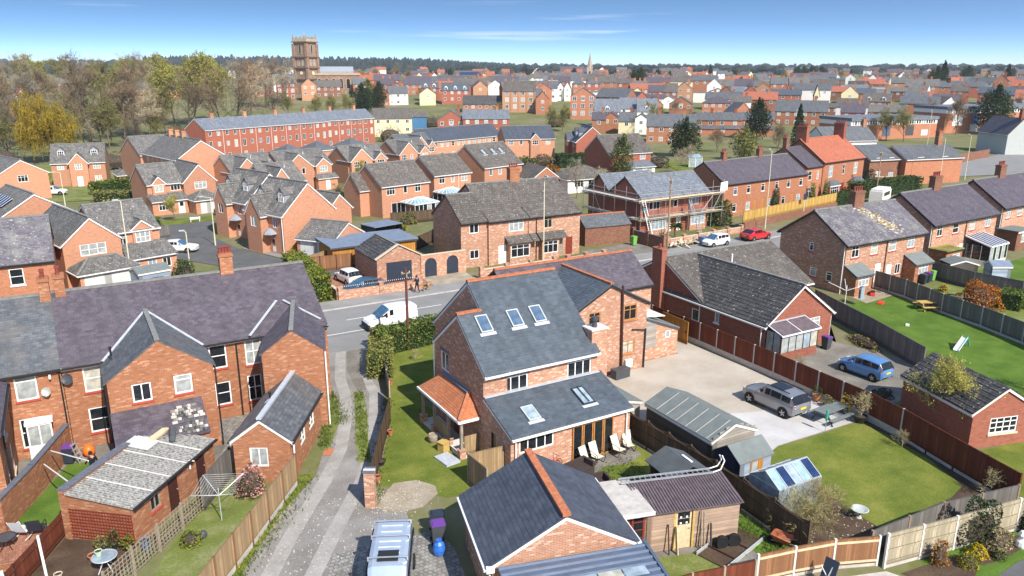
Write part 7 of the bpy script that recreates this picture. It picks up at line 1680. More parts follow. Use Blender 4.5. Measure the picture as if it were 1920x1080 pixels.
# picnic tables
def picnic(label,x,y,rz,top='felt',leg='dark_grey',L=2.2):
    t = thing('picnic_table',label,'picnic table',(x,y,.03),rz)
    for k in range(5): mb = MB(); mb.box(-L/2,L/2,-.42 + k*.17,-.26 + k*.17,.72,.76); mb.build('top_plank',top,t)
    for s in (-1,1):
        for k in range(2): mb = MB(); yy = s*.78 + (k - .5)*.16; mb.box(-L/2,L/2,yy - .07,yy + .07,.42,.46); mb.build('seat_plank',top,t)
    for sx in (-1,1):
        x_ = sx*L*.36
        for s in (-1,1): mb = MB(); mb.bar((x_,s*.72,0),(x_,s*.25,.72),.06,.09); mb.build('leg',leg,t)
        mb = MB(); mb.box(x_ - .03,x_ + .03,-.85,.85,.34,.42); mb.build('bearer',leg,t)
    return t
picnic('grey picnic table on pale gravel by the right lawn',38.9,27.9,rad(4)); picnic('brown wooden picnic table on the neighbours green lawn',65.6,38.6,rad(-25),'wood_yellow','wood_yellow',1.8)
# rattan corner set
RT = thing('rattan_sofa','dark brown rattan corner sofa on the rear lawn','sofa',(20.6,29.6,.02),rad(10))
for nm,b in (('seat',(0,1.7,0,.7,0,.38)),('seat',(0,.7,-.9,0,0,.379)),('backrest',(0,1.7,.7,.85,0,.7)),('backrest',(-.15,0,-.9,.85,0,.7)),('armrest',(1.7,1.85,0,.85,0,.7))): mb = MB(); mb.box(*b); mb.build(nm,'wicker',RT)
RC = thing('rattan_chair','dark brown rattan cube armchair in front of sofa','chair',(21.3,28.2,.02),rad(-8))
for nm,b in (('seat',(0,.7,0,.6,0,.36)),('backrest',(0,.7,.6,.72,0,.72)),('armrest',(-.12,0,0,.72,0,.72)),('armrest',(.7,.82,0,.72,0,.72))): mb = MB(); mb.box(*b); mb.build(nm,'wicker',RC)
def bike(label,x,y,rz,m='plastic_red'):
    t = thing('bicycle',label,'bicycle',(x,y,.02),rz)
    for xx in (-.5,.5):
        mb = MB()
        for k in range(16): a,b = 2*math.pi*k/16,2*math.pi*(k+1)/16; mb.tube((xx + .32*math.cos(a),0,.33 + .32*math.sin(a)),(xx + .32*math.cos(b),0,.33 + .32*math.sin(b)),.018,.018,5)
        for k in range(6): a = math.pi*k/6; mb.tube((xx - .31*math.cos(a),0,.33 - .31*math.sin(a)),(xx + .31*math.cos(a),0,.33 + .31*math.sin(a)),.004,.004,3)
        mb.build('wheel','tyre',t)
    mb = MB()
    for p,q in (((-.5,0,.33),(-.15,0,.33)),((-.15,0,.33),(-.25,0,.8)),((-.25,0,.75),(.35,0,.78)),((-.15,0,.33),(.38,0,.7)),((.5,0,.33),(.36,0,.92)),((-.5,0,.33),(-.24,0,.74))): mb.tube(p,q,.018,.018,6)
    mb.build('frame',m,t); mb = MB(); mb.box(-.36,-.14,-.06,.06,.82,.87); mb.build('saddle','black',t); mb = MB(); mb.tube((.36,-.25,.95),(.36,.25,.95),.015,.015,5); mb.build('handlebar','black',t)
    return t
bike('red bicycle leaning on the house wall behind rattan sofa',20.4,31.05,rad(14)); bike('dark bicycle lying beside grey garden fence on the right',66.9,43.9,rad(80),'black')
# rotary clothes line, poles, posts
RL = thing('clothes_line','aluminium rotary clothes line on the left lawn','clothes line',(4.15,35.2,.02)); mb = MB(); mb.tube((0,0,0),(0,0,1.75),.025,.025,8); mb.build('mast','alu',RL); tips = []
for k in range(4): a = rad(20 + 90*k); e = (math.cos(a)*1.35,math.sin(a)*1.35,1.95); tips.append(Vector(e)); mb = MB(); mb.tube((0,0,1.35),e,.018,.014,6); mb.build('arm','alu',RL)
for k in range(4):
    for j in range(1,9): mb = MB(); f = .2 + j*.1; o_ = Vector((0,0,1.35)); mb.tube(o_.lerp(tips[k],f),o_.lerp(tips[(k+1) % 4],f),.004,.004,3); mb.build('line','white',RL)
R4 = thing('clothes_line','folded white rotary line with blue towels by brick semi','clothes line',(60.6,43.4,.02)); mb = MB(); mb.tube((0,0,0),(0,0,1.8),.03,.03,8); mb.build('mast','white',R4)
for k in range(4): a = rad(45 + 90*k); mb = MB(); mb.tube((0,0,1.3),(math.cos(a)*1.6,math.sin(a)*1.6,2.0),.025,.02,6); mb.build('arm','white',R4)
for k,(x_,y_) in enumerate(((.9,-.7),(.6,-1.1))): mb = MB(); mb.box(x_,x_ + .5,y_,y_ + .04,.6,1.75); mb.build('towel','car_pale' if k else 'glass_sky',R4)
R5 = thing('clothes_line','small teal rotary airer beside grey concrete post fence','clothes line',(67.0,36.4,.02)); mb = MB(); mb.tube((0,0,0),(0,0,1.7),.025,.025,6); mb.build('mast','steel',R5)
for k in range(3): a = rad(30 + 120*k); mb = MB(); mb.tube((0,0,1.5),(math.cos(a)*1.1,math.sin(a)*1.1,1.7),.02,.015,6); mb.build('arm','plastic_teal',R5)
R6 = thing('clothes_line','closed green parasol style airer by the grey picnic table','clothes line',(37.2,26.9,.02)); mb = MB(); mb.tube((0,0,0),(0,0,1.5),.02,.02,6); mb.build('mast','steel',R6); mb = MB(); mb.lathe([(.03,.7),(.09,.9),(.07,1.4),(.03,1.5)],8); mb.build('cover','plastic_teal',R6)
def post(label,p,q,w,m): mb = MB(); mb.bar((0,0,0),Vector(q) - Vector(p),w,w*.8); return tag(mb.build('timber_post',m,None,p),label,'post')
post('tall pale timber post standing beside brown fence',(-3.1,34.0,0),(-3.15,34.0,2.3),.12,'white_old'); post('second pale timber post at bottom left beside fence',(-4.3,32.5,0),(-4.4,32.5,2.0),.12,'white_old')
post('upper white pole leaning from brick wall to outhouse parapet',(-2.75,43.5,1.75),(-1.05,39.6,2.55),.05,'white'); post('lower white pole leaning from wall over small lawn',(-3.1,42.6,1.5),(-1.9,38.0,2.4),.05,'white')
mb = MB(); mb.lathe([(.03,0),(.2,.06),(.3,.2),(.33,.36),(.28,.55),(.15,.68),(.04,.72)],14); tag(mb.build('ball','plastic_orange',None,(-1.1,45.6,.02),smooth=True),'large orange bouncy ball by the terrace wall','ball')
ST2 = thing('step_stool','grey folding step ladder against purple lidded bin','step ladder',(-1.5,45.0,.02),rad(60))
for s in (-.2,.2): mb = MB(); mb.bar((s,0,0),(s,.35,1.2),.05,.04); mb.build('stile','steel',ST2)
for k in range(4): mb = MB(); mb.box(-.2,.2,.06 + k*.08,.2 + k*.08,.25 + k*.27,.28 + k*.27); mb.build('tread','steel',ST2)
SL = thing('toy_slide','small white and teal plastic slide on the neighbours lawn','slide',(58.9,31.3,.02),rad(10))
mb = MB(); mb.poly([(-1.5,-.2,.06),(-1.5,.2,.06),(0,.2,.75),(0,-.2,.75)]); mb.poly([(-1.5,-.2,.03),(0,-.2,.72),(0,.2,.72),(-1.5,.2,.03)]); 
for s in (-.2,.2): mb.bar((-1.5,s,.1),(0,s,.82),.04,.1)
mb.build('chute','plastic_pale',SL); mb = MB()
for s in (-.2,.2): mb.bar((0,s,.9),(.55,s,0),.06,.1)
for k in range(3): mb.box(.05 + k*.16,.2 + k*.16,-.2,.2,.6 - k*.22,.63 - k*.22)
mb.build('ladder','plastic_teal',SL)
def toy(label,x,y,rz,boxes,name='toy'):
    t = thing(name,label,'toy',(x,y,.02),rz)
    for b,m in boxes: mb = MB(); mb.box(*b); mb.build('piece',m,t)
toy('flat red toy sledge at the lawn edge below semis',63.7,41.9,rad(20),[((-.5,.5,-.22,.22,0,.1),'plastic_red'),((-.4,.3,-.15,.15,.1,.16),'plastic_red')]); toy('red and black toy car on paving by semis',65.4,44.0,rad(40),[((-.4,.4,-.2,.2,.06,.3),'plastic_red'),((-.2,.2,-.18,.18,.3,.45),'black')]); toy('lime green toy pieces by brick porch of the semis',64.6,44.6,rad(10),[((-.4,.1,-.2,.2,0,.14),'plastic_green'),((.15,.5,-.1,.2,0,.2),'plastic_teal')])
mb = MB(); mb.box(-.2,.2,-.14,.14,0,.12); tag(mb.build('plastic_tub','white',None,(59.9,36.7,.02),rad(30)),'small white plastic tub lying on neighbours lawn','tub')
mb = MB(); mb.lathe([(.02,0),(.3,.03),(.42,.14),(.38,.16),(.2,.07),(.02,.05)],14); o = mb.build('bird_bath_bowl','render_grey',None,(31.0,20.0,.35)); tag(o,'grey stone bird bath on the lawn corner','bird bath'); mb = MB(); mb.lathe([(.16,-.35),(.1,-.25),(.08,0)],10); mb.build('pedestal','render_grey',o)
mb = MB(); mb.lathe([(.2,0),(.24,.1),(.22,.3),(.1,.42),(.13,.5),(.2,.62),(.12,.8),(.02,.85)],10); tag(mb.build('garden_statue','white',None,(35.3,14.75,.02)),'small white garden statue by the pale fence','statue')
mb = MB(); mb.lathe([(.14,0),(.2,.08),(.17,.24),(.08,.32)],10); tag(mb.build('watering_can','dark_grey',None,(3.15,34.2,.02)),'dark rounded pot lying on the clothes line lawn','pot')
# vegetable frames and tyres by the workshop, folded mangle chair on the deck
VF = thing('vegetable_frame','long galvanised edged vegetable frame on soil near workshop','raised bed',(22.4,20.2,.02),rad(14))
for y_ in (0,1.5): bar_part('edge_board',(0,y_,.1),(3.3,y_,.1),.05,.2,'alu',VF)
for x_ in (.9,2.0): bar_part('cross_board',(x_,0,.08),(x_,1.5,.08),.05,.1,'door_brown',VF)
mb = MB(); mb.box(.05,3.2,.05,1.45,.0,.06); mb.build('soil_fill','soil',VF)
for i,(x_,y_) in enumerate(((23.4,21.5),(24.0,21.35),(16.8,20.9))): 
    mb = MB(); mb.lathe([(.18,-.1),(.3,-.11),(.33,0),(.3,.11),(.18,.1)],16,(0,0,.32),0,'y'); tag(mb.build('old_tyre','tyre',None,(x_,y_,.02),rad([-14,-20,60][i])),['left old tyre leaning on workshop wall','right old tyre leaning on workshop wall','lone wheel beside the car port edge'][i],'tyre')
DC = thing('deck','grey boarded deck with pale trim at the bottom edge','deck',(22.6,15.8,.03),rad(-18))
for k in range(14): mb = MB(); mb.box(k*.16,k*.16 + .15,0,2.2,0,.12); mb.build('deck_board','decking',DC)
SW = thing('deck_chair','folded navy reclining chair on the deck by fence','chair',(25.2,17.3,.05),rad(-40)); mb = MB(); mb.bar((0,0,.25),(.25,.3,1.15),.6,.05); mb.build('seat','navy_dark',SW); mb = MB(); mb.bar((-.2,-.2,0),(.3,.2,1.0),.04,.04); mb.bar((.3,-.2,0),(-.2,.3,.8),.04,.04); mb.build('frame','alu',SW)
WB = thing('wheelbarrow','rusty orange wheelbarrow among brambles behind the workshop','wheelbarrow',(25.9,20.2,.02),rad(110)); mb = MB(); mb.poly([(-.3,-.25,.3),(.3,-.2,.3),(.3,.2,.3),(-.3,.25,.3)]); 
for q in (((-.3,-.25,.3),(.3,-.2,.3),(.5,-.32,.6),(-.45,-.35,.55)),((.3,-.2,.3),(.3,.2,.3),(.5,.32,.6),(.5,-.32,.6)),((.3,.2,.3),(-.3,.25,.3),(-.45,.35,.55),(.5,.32,.6))): mb.poly(q); mb.poly(q[::-1])
mb.build('tray','terracotta',WB); mb = MB(); mb.lathe([(.05,-.04),(.17,-.04),(.17,.04),(.05,.04)],12,(.55,0,.17),0,'y'); mb.build('wheel','tyre',WB); mb = MB(); mb.bar((.5,.1,.2),(-.8,.3,.5),.04,.04); mb.bar((.5,-.1,.2),(-.8,-.3,.5),.04,.04); mb.build('handles','oak_grey',WB)
# builders' rubble on the street and small fixtures
RB = random.Random(77)
for i,(x_,y_,lab) in enumerate(((63.6,69.2,'heap of timber offcuts and rubble left of telegraph pole'),(65.4,69.6,'heap of broken boards and rubble right of telegraph pole'),(67.6,69.4,'builders pallets and sheet stack beside white hatchback'))):
    mb = MB()
    for k in range(26): a = Vector((RB.gauss(0,.7),RB.gauss(0,.35),RB.uniform(.03,.4))); d = Vector((RB.gauss(0,1),RB.gauss(0,.6),RB.gauss(0,.35))).normalized()*RB.uniform(.15,.7); mb.bar(a - d,a + d,RB.uniform(.08,.3),RB.uniform(.03,.12),RB.choice((0,0,1,2)))
    o = mb.build('rubble_heap',['board_pale','rubble','white_old'],None,(x_,y_,.1)); tag(o,lab,'rubble')
mb = MB(); mb.box(-.5,.5,-.4,.4,0,.9); mb.box(-.55,.55,-.45,.45,.9,.95); tag(mb.build('site_box','glaze_blue',None,(66.9,68.6,.1),rad(10)),'dark blue builders crate behind bungalow chimney','crate')
SG = thing('estate_agent_board','small dark estate board on a white post at the orange fence','sign',(92.5,74.9,.9)); mb = MB(); mb.box(-.03,.03,-.03,.03,0,2.6); mb.build('post','white',SG); mb = MB(); mb.box(-.35,.35,-.05,-.03,1.7,2.6); mb.build('board','navy_dark',SG)
RS = thing('street_name_sign','low white street name sign on the cul-de-sac lawn','sign',(15.0,117.2,gz(15,117))); mb = MB(); mb.box(-.7,.7,-.02,.02,.45,.75); mb.build('plate','white',RS)
for s in (-.6,.6): mb = MB(); mb.box(s-.04,s+.04,.02,.08,0,.8); mb.build('post','white',RS)
PG = thing('climbing_frame','white framed glass summerhouse on the far garden lawn','summerhouse',(118.5,127.5,0),rad(-20)); 
for x_ in (0,1.5,3): 
    for y_ in (0,2): mb = MB(); mb.box(x_-.05,x_+.05,y_-.05,y_+.05,0,2.2); mb.build('post','white',PG)
mb = MB(); mb.poly([(-.1,-.1,2.2),(3.1,-.1,2.2),(3.1,2.1,2.7),(-.1,2.1,2.7)]); mb.build('roof','glass_roof',PG)
for x_ in (0,1.5): mb = MB(); mb.box(x_+.06,x_+1.44,-.01,.01,.1,2.1); mb.build('pane','glass_pale',PG)
mb = MB(); mb.lathe([(.25,0),(.3,.9),(.2,1.2)],8); tag(mb.build('compost_bin','plastic_green',None,(131.5,127.0,0)),'bright green plastic bin in the far back garden','bin'); mb = MB(); mb.lathe([(.5,0),(.55,.5),(.3,.7)],8); tag(mb.build('paddling_pool','plastic_yellow',None,(124.5,131.0,0)),'yellow toy tub in the far back garden','tub')
mb = MB(); mb.box(0,.75,0,.5,0,.02); tag(mb.build('manhole_cover','terracotta',None,(10.7,38.9,.03),rad(60)),'square rusty manhole cover set in the lane','manhole cover')
WM = ['blue_sheet','brick_brown','brick_old','brick_orange','brick_pale','brick_red','brick_terrace','felt','render_cream','render_white','slate_grey','slate_new','slate_purple','tile_blue','tile_brown','tile_dark','tile_grey','tile_red']
FAR = [(93.3,371.5,-13,8.7,6,8,11.9,'e',6,11,''),(102.4,365.9,-14,6.7,9,7,10,'g',4,10,''),(115.9,379.4,-15,12.5,9,5,8,'e',1,14,''),(163.9,541.7,-13,8.1,6,5,7.5,'e',4,12,''),(145.6,446.5,-16,9.2,6,5,7.4,'e',3,10,'c'),(139.3,399.8,-16,7.8,6,5,8,'e',3,10,'c'),(118.4,326.6,-24,3,9,5,6.8,'g',9,12,''),(123.9,328.3,-21,6.3,9,5,8.5,'g',3,14,''),(131.6,328.8,-18,8.7,6,5,8,'e',9,10,'c'),(156,404.5,-20,12.4,9,5,7.8,'h',3,12,''),(160.1,378.1,-20,10.4,7,5,7.4,'e',3,12,''),(208,475.4,-27,19.7,9,5,8,'e',3,10,'cc'),(223.7,466.3,-26,16.6,9,5,8.4,'e',3,12,'c'),(280.4,551.8,-29,26.5,9,6,10.5,'e',1,14,'s'),(150.1,335.6,-24,7.9,6,6,8.4,'e',6,11,'dd'),(154.7,318.3,-25,12.3,9,6,9.2,'e',6,11,'ddd'),(208.6,403.3,-31,6.7,9,6,9,'g',3,12,'c'),(236.6,437.2,-31,8.7,6,5,7.9,'e',9,14,'c'),(152,287,-30,16.7,9,3.2,6.5,'e',3,15,''),(97.9,250.4,-18,13,9,6,9.2,'e',8,14,''),(107,248.8,-21,4.9,6,6,7.8,'e',0,14,'n'),(113.2,236.6,-28,9.2,9,5,8.2,'g',6,13,'c'),(122.6,229.5,-26,15.4,9,5,7.7,'e',6,13,'c'),(163.4,277.4,-33,13,9,8.5,12.3,'e',4,14,'p'),(168,266.6,-31,5.3,9,6,9,'g',3,11,''),(197.7,315.4,-35,7,9,6,8.2,'g',3,10,''),(198.2,305.4,-37,3.7,6,6,7.9,'e',9,10,''),(203.4,307.3,-31,3,9,6,8.2,'g',9,14,''),(205,303.9,-36,2.9,9,6,8.5,'g',9,14,''),(172.9,245.7,-37,9.5,9,8.5,11.7,'g',3,10,''),(226.6,325.6,-31,6.4,6,6,8.1,'h',3,10,'c'),(222.7,308.7,-33,6.9,6,7,8.7,'h',6,10,'c'),(283.9,472.5,-33,10.3,7,5,7.5,'e',9,10,'c'),(290.8,468.5,-28,12.9,9,5,8.3,'h',9,13,''),(279.9,431.8,-33,6.2,6,6,8.7,'e',9,12,'c'),(285.9,428.4,-32,7.6,9,6,9.1,'g',3,10,'c'),(218.1,291,-39,13.9,9,4.5,4.7,'f',9,7,'n'),(166.8,222,-33,9,6,5.5,9.6,'e',9,13,'d'),(180.1,227.1,-37,6.4,6,5.5,9.1,'e',9,13,''),(183.2,220.3,-36,7.1,6,5,9.1,'e',9,13,'d'),(214.6,258.8,-37,14.5,9,4.5,6.1,'e',9,12,''),(225.3,257.3,-43,3.8,9,4,5.1,'g',9,10,''),(212.6,235.4,-43,9,9,4.5,7.2,'g',2,10,''),(153.1,208.3,-39,4.5,6,4.6,6.7,'e',2,12,'c'),(158.9,209.3,-40,5.7,9,4.6,6.5,'g',2,12,''),(157.4,199.2,-42,5.1,6,4.6,7.2,'e',8,10,'c'),(163.5,199.4,-41,4.8,9,4.8,6.4,'g',9,12,''),(153.7,173.7,-41,14.1,9,4.8,8,'e',2,10,'cc'),(180.4,187.8,-48,6.7,6,4.8,6.9,'e',3,10,'cl'),(186.9,184,-44,8.1,6,4.8,7,'e',3,10,'cl'),(195,179.4,-49,10.1,7,4.8,7,'e',3,10,'cl'),(229.6,191.6,-52,17.7,9,5,8.6,'e',2,10,'cc'),(247.2,303.6,-37,7.3,6,5,7.8,'e',8,10,'ccc'),(226,279.1,-39,6.2,9,4.5,6.9,'g',8,10,''),(227.9,268.7,-42,7,6,6,8.7,'e',3,12,'c'),(233.5,265.4,-41,5.6,6,6,9.4,'e',1,14,''),(246,270.6,-41,7,9,6.5,9.1,'g',4,14,'c'),(306.9,353.4,-45,3.1,9,5,6.5,'g',3,10,''),(291.6,343.1,-37,7.4,6,5,7.3,'e',9,10,'c'),(253.8,267.9,-47,7.2,6,4.5,5.5,'f',9,7,'n'),(266.3,270.3,-43,7.9,9,4,5.5,'g',9,12,''),(262.1,260.9,-42,4.8,9,5,7.2,'g',1,14,''),(275.6,267.4,-50,6.2,6,4,6.2,'e',9,13,'n'),(270.1,253.8,-44,5.7,9,5,7.6,'g',6,12,''),(224.9,228.5,-46,10.9,8,5,7.1,'h',3,12,''),(236.2,226.9,-46,8.1,6,5,7,'e',9,14,'c'),(304.3,301.7,-49,16.4,9,4,7,'e',3,16,'gg'),(316.8,294.5,-51,12.5,9,4,6.7,'e',3,16,'c'),(272.5,237.7,-51,14.8,9,5,7.2,'e',6,11,'c'),(312.7,275.8,-45,8,6,6,8.9,'e',3,10,'cc'),(285.2,247.9,-51,2.9,9,6,8.9,'g',3,17,''),(304.9,258.1,-48,7.1,6,5,7.2,'e',3,12,'c'),(428.1,348.3,-47,16.3,9,5,8.4,'e',6,10,'ccc'),(276.7,223.4,-48,2.2,9,6,9.8,'g',8,14,''),(451.3,354.1,-53,16.4,9,5,6.4,'e',1,11,''),(316.4,243.8,-54,8,6,4,6.2,'e',1,17,''),(334.2,248.2,-53,11,8,4,6.2,'e',1,13,'n'),(364.1,269.9,-51,7.8,6,5,6.6,'e',3,15,''),(355.8,257.9,-57,3.8,9,5,7.2,'g',3,10,''),(348,245.4,-53,8.3,6,5,6,'f',9,7,'n'),(319.6,232.2,-52,9.2,6,4,6.1,'e',5,11,'c'),(326.7,228.1,-52,6.3,6,4,5.9,'e',5,16,'c'),(288.5,203.8,-58,10.8,8,4.5,7.4,'e',3,14,'ddc'),(268.2,205.3,-49,11,8,3,4.5,'e',1,14,''),(266.4,197.8,-57,5.4,9,3,5.1,'g',1,14,''),(269.5,188,-56,15.7,9,3,5.4,'e',1,16,''),(320.3,207.3,-56,9.2,6,4,6.2,'e',3,10,'c'),(324,205.2,-54,5.3,6,4,6.6,'e',3,17,''),(344.9,227.4,-58,17.9,9,4,5.6,'e',1,16,''),(391.6,241.7,-55,13.1,9,4,6.9,'h',3,10,''),(496.7,330.7,-56,9.3,6,6,8.5,'h',3,10,'c'),(465.1,327,-56,8.3,6,5,7.4,'e',3,10,'cc'),(568.3,308.3,-63,12.6,9,5,7.5,'h',9,13,''),(357.5,198.4,-64,7.1,6,5,7.5,'e',6,11,'c'),(346.2,183.3,-65,13,9,6,9,'e',6,11,'cc'),(540.9,283.2,-65,10.4,7,5,7.7,'e',3,17,'c'),(-13,434.3,3,8.5,9,5,7.5,'g',5,10,''),(6,507.9,3,10.1,7,5,7.9,'e',1,14,''),(25.8,384.9,-7,4.2,9,5,8,'g',9,10,''),(39.5,404,-9,22.4,9,5,7.9,'e',3,14,'c'),(88.5,400.1,-9,10.5,7,5,7,'e',3,10,''),(460.5,675.1,-34,24.5,9,8,11.8,'e',6,12,''),(396.9,578.9,-35,15,9,7,10.7,'e',3,17,'')]
TREES = [('A',-14,276,25.8),('C',-8,298,27.5),('A',-3,309,29.2),('A',8,286,29.8),('B',19,343,24.4),('A',22,294,29.7),('A',18,285,24.5),('Y',37,314,26.9),('Y',42,303,28),('Y',50,313,25.7),('D',37,281,25.8),('D',51,278,26.9),('D',50,291,23.8),('C',65,316,23.1),('G',75,354,19.4),('C',78,346,21.8),('C',89,358,21.4),('D',70,301,16.9),('B',78,309,12.3),('B',86,302,10.9),('B',92,296,11.5),('B',101,303,9.9),('I',116,324,11.8),('E',107,307,11.2),('E',120,322,10),('W',-2,229,18.1),('D',-13,246,17.2),('D',-9,264,17.2),('D',6,261,15.4),('D',10,265,15.1),('B',13,268,13.3),('D',17,271,11.5),('B',-13,240,12.3),('D',20,264,10.5),('B',25,272,11.1),('C',5,351,21),('B',-6,358,22.7),('C',38,369,19.9),('B',16,370,21.3),('C',-18,364,24.4),('D',30,275,14.3),('B',28,291,18),('A',184,466,18.1),('A',189,511,16),('A',202,486,16),('B',166,464,13),('A',283,505,9.6),('E',290,356,12.1),('E',291,363,10.6),('B',271,356,7.3),('A',290,371,6.4),('B',272,367,5.9),('A',150,347,6.9),('B',148,269,6.1),('B',145,224,8.5),('B',146,219,9.8),('A',208,234,7.9),('B',162,188,11.7),('A',175,188,9.7),('A',252,148,14.9),('A',257,160,11.6),('K',430,264,16.4),('E',422,263,12.4),('C',481,319,13.3),('C',525,365,12.6),('C',548,400,11.5),('C',509,326,12.9),('B',216,142,11.3),('B',215,147,10.5),('A',296,281,7.9),('E',185,170,10.9),('E',592,495,11.6),('E',603,495,12.1),('E',606,487,11.6),('E',596,505,11.1),('Y',547,304,8),('K',558,298,15),('E',556,324,12.8),('A',521,295,10.9),('B',277,148,12),('A',324,167,10.3),('E',262,142,13.8),('E',417,476,9.1),('B',437,477,7.7),('A',414,429,7.4),('E',403,388,6.6),('E',436,513,10.2),('K',593,615,13.1),('A',474,443,8.3),('C',346,517,12.3),('A',244,480,9.4),('C',331,574,10.2),('C',356,571,10.9),('A',451,408,6.7),('A',-33,592,22.1),('C',-26,572,20.3),('B',-20,597,22.7),('B',-11,541,18.9),('Y',-9,538,21.6),('B',1,627,23.1),('B',6,613,19.8),('A',12,594,21.5),('C',20,603,21.7),('B',23,606,19.9),('A',25,505,20.2),('Y',34,524,19.3),('B',37,491,21),('A',47,529,21.9),('B',54,547,20.8),('A',58,534,20.3),('A',67,566,19.6),('B',64,482,19.8),('A',83,562,21),('B',77,484,18.8),('Y',83,486,19.5),('C',99,533,22.6),('A',95,472,20.7),('A',108,503,20.5),('A',112,498,22.4),('A',112,476,21),('A',120,483,20.5),('C',120,446,19.1),('D',-16,281,15.2),('A',-14,288,11.8),('B',-9,293,14.7),('B',-8,307,11.4),('B',-2,243,14.4),('D',2,329,11.3),('B',3,242,14.4),('B',9,292,15.9),('C',10,279,11.5),('B',12,260,16.4),('B',20,295,15.2),('C',22,290,13.5),('C',24,272,18.9),('C',186,621,9.7),('C',273,878,10.2),('A',253,745,8.9),('C',222,621,8.9),('C',220,573,10.9),('C',356,880,6.7),('C',336,776,6.1),('C',328,734,7.6),('E',269,562,11.3),('A',425,841,5.8),('C',344,645,11),('C',407,727,10.7),('C',302,534,11.5),('C',311,521,10.8),('C',323,521,10.7),('B',434,670,7.3),('E',348,507,11.3),('C',487,664,5.9),('C',375,502,12.2),('A',406,524,12.3),('A',391,478,12.9),('B',578,683,7.5),('C',624,719,9.9),('C',586,651,9.3),('A',413,440,10.3),('C',686,695,7.9),('A',626,607,10.1),('E',695,643,5.6),('A',751,672,4.1),('B',470,411,11.7),('E',632,535,7.3),('E',621,512,10.3),('C',702,550,8.6),('B',612,470,11.8),('C',702,518,7.6),('B',795,524,6.9),('C',583,367,11.5),('C',901,556,5),('C',773,458,11.5),('B',663,382,8.5),('A',606,338,12.7),('E',821,434,9.4)]
# ---------------------------------------------------------------- trees
PROTO = {
 'A': (tree_mesh(1,18,.3,.36,4,(9,6,5),1.5,.035,9,bark='bark',twm='twig'),tree_mesh(2,18,.3,.34,4,(10,6,5),1.4,.035,9,bark='bark',twm='twig')),
 'B': (tree_mesh(3,18,.28,.38,4,(9,6,5),1.4,.03,6,.2,3,bark='bark',twm='twig_olive',lfm='leaf_olive'),tree_mesh(4,18,.28,.4,4,(9,6,5),1.3,.03,6,.2,3,bark='bark',twm='twig_olive',lfm='leaf_olive')),
 'C': (tree_mesh(5,18,.26,.36,4,(10,6,5),1.5,.035,9,bark='bark',twm='twig_grey'),tree_mesh(6,18,.26,.34,4,(9,6,6),1.5,.035,8,bark='bark',twm='twig_pale')),
 'D': (tree_mesh(7,18,.32,.38,4,(9,6,5),1.3,.028,7,bark='bark_dark',twm='twig_dark'),tree_mesh(8,18,.3,.4,4,(8,6,5),1.4,.03,8,bark='bark_dark',twm='twig')),
 'Y': (tree_mesh(9,18,.3,.44,4,(9,6,6),1.3,.03,7,.24,3,bark='bark',twm='twig_olive',lfm='leaf_bud'),tree_mesh(10,18,.3,.44,4,(9,6,6),1.3,.03,7,.22,3,bark='bark',twm='twig_olive',lfm='leaf_bud')),
 'G': (tree_mesh(11,18,.3,.4,4,(9,6,5),1.3,.03,7,.22,3,bark='bark',twm='twig_pale',lfm='leaf_rust'),),
 'W': (tree_mesh(12,18,.5,.4,4,(10,7,6),3.0,.035,8,.2,3,droop=.9,bark='bark',twm='leaf_willow',lfm='leaf_willow',clear=.35),),
 'I': (leafy_mesh(13,18,4.2,4200,.34,'leaf_olive',0,.4,m2='leaf_mid'),),'E': (leafy_mesh(14,18,7.5,5200,.42,'leaf_dark',0,.5,m2='leaf_mid',lumps=22),leafy_mesh(15,18,7.0,5200,.42,'leaf_dark',0,.5,lumps=18)),
 'K': (leafy_mesh(16,18,5.0,4600,.36,'leaf_dark',1,.4,m2='leaf_far',lumps=26),)}
LBL = {'A': ('bare brown tree','bare_tree'),'B': ('olive budding tree','budding_tree'),'C': ('pale grey bare tree','bare_tree'),'D': ('dark bare branched tree','bare_tree'),'Y': ('broad yellow green budding tree','budding_tree'),'G': ('golden brown budding tree','budding_tree'),'W': ('weeping yellow willow','willow_tree'),'I': ('ivy clad upright tree','ivy_tree'),'E': ('dark round evergreen tree','evergreen_tree'),'K': ('dark pointed conifer','conifer_tree')}
def column(x,y):
    X,Y = x*C30 - y*S30,x*S30 + y*C30; return 960 + 1440*X/(C_P*Y - S_P*(gz(x,y) - 21.0))
C_P,S_P = math.cos(rad(15.966)),math.sin(rad(15.966))
ZONES = ((300,'in far left wood'),(500,'left of church tower'),(680,'beside the church'),(860,'right of church'),(1010,'near the school'),(1130,'below the spire'),(1240,'right of spire'),(1360,'beyond cream cottages'),(1480,'beyond slate terrace'),(1620,'beyond the villa'),(1760,'above left factory'),(9999,'above right factory'))
ORD = ['first','second','third','fourth','fifth','sixth','seventh','eighth','ninth','tenth','eleventh','twelfth','thirteenth','fourteenth','fifteenth','sixteenth','seventeenth','eighteenth','nineteenth','twentieth','twenty-first','twenty-second','twenty-third','twenty-fourth','twenty-fifth']
def labels(items):
    """items: (x, y, phrase) -> a label each: its place from the left among its like in its part of town"""
    keyed = {}
    for i,(x,y,ph) in enumerate(items):
        c = column(x,y); zn = next(z for m,z in ZONES if c < m); keyed.setdefault((ph,zn),[]).append((c,i))
    out = [None]*len(items)
    for (ph,zn),L in keyed.items():
        L.sort()
        for k,(c,i) in enumerate(L): out[i] = f'{ph} {zn}' if len(L) == 1 else f'{ORD[min(k, 24)]} {ph} from left {zn}'
    return out
RT_ = random.Random(4)
tl = labels([(x,y,LBL[p][0]) for p,x,y,h in TREES])
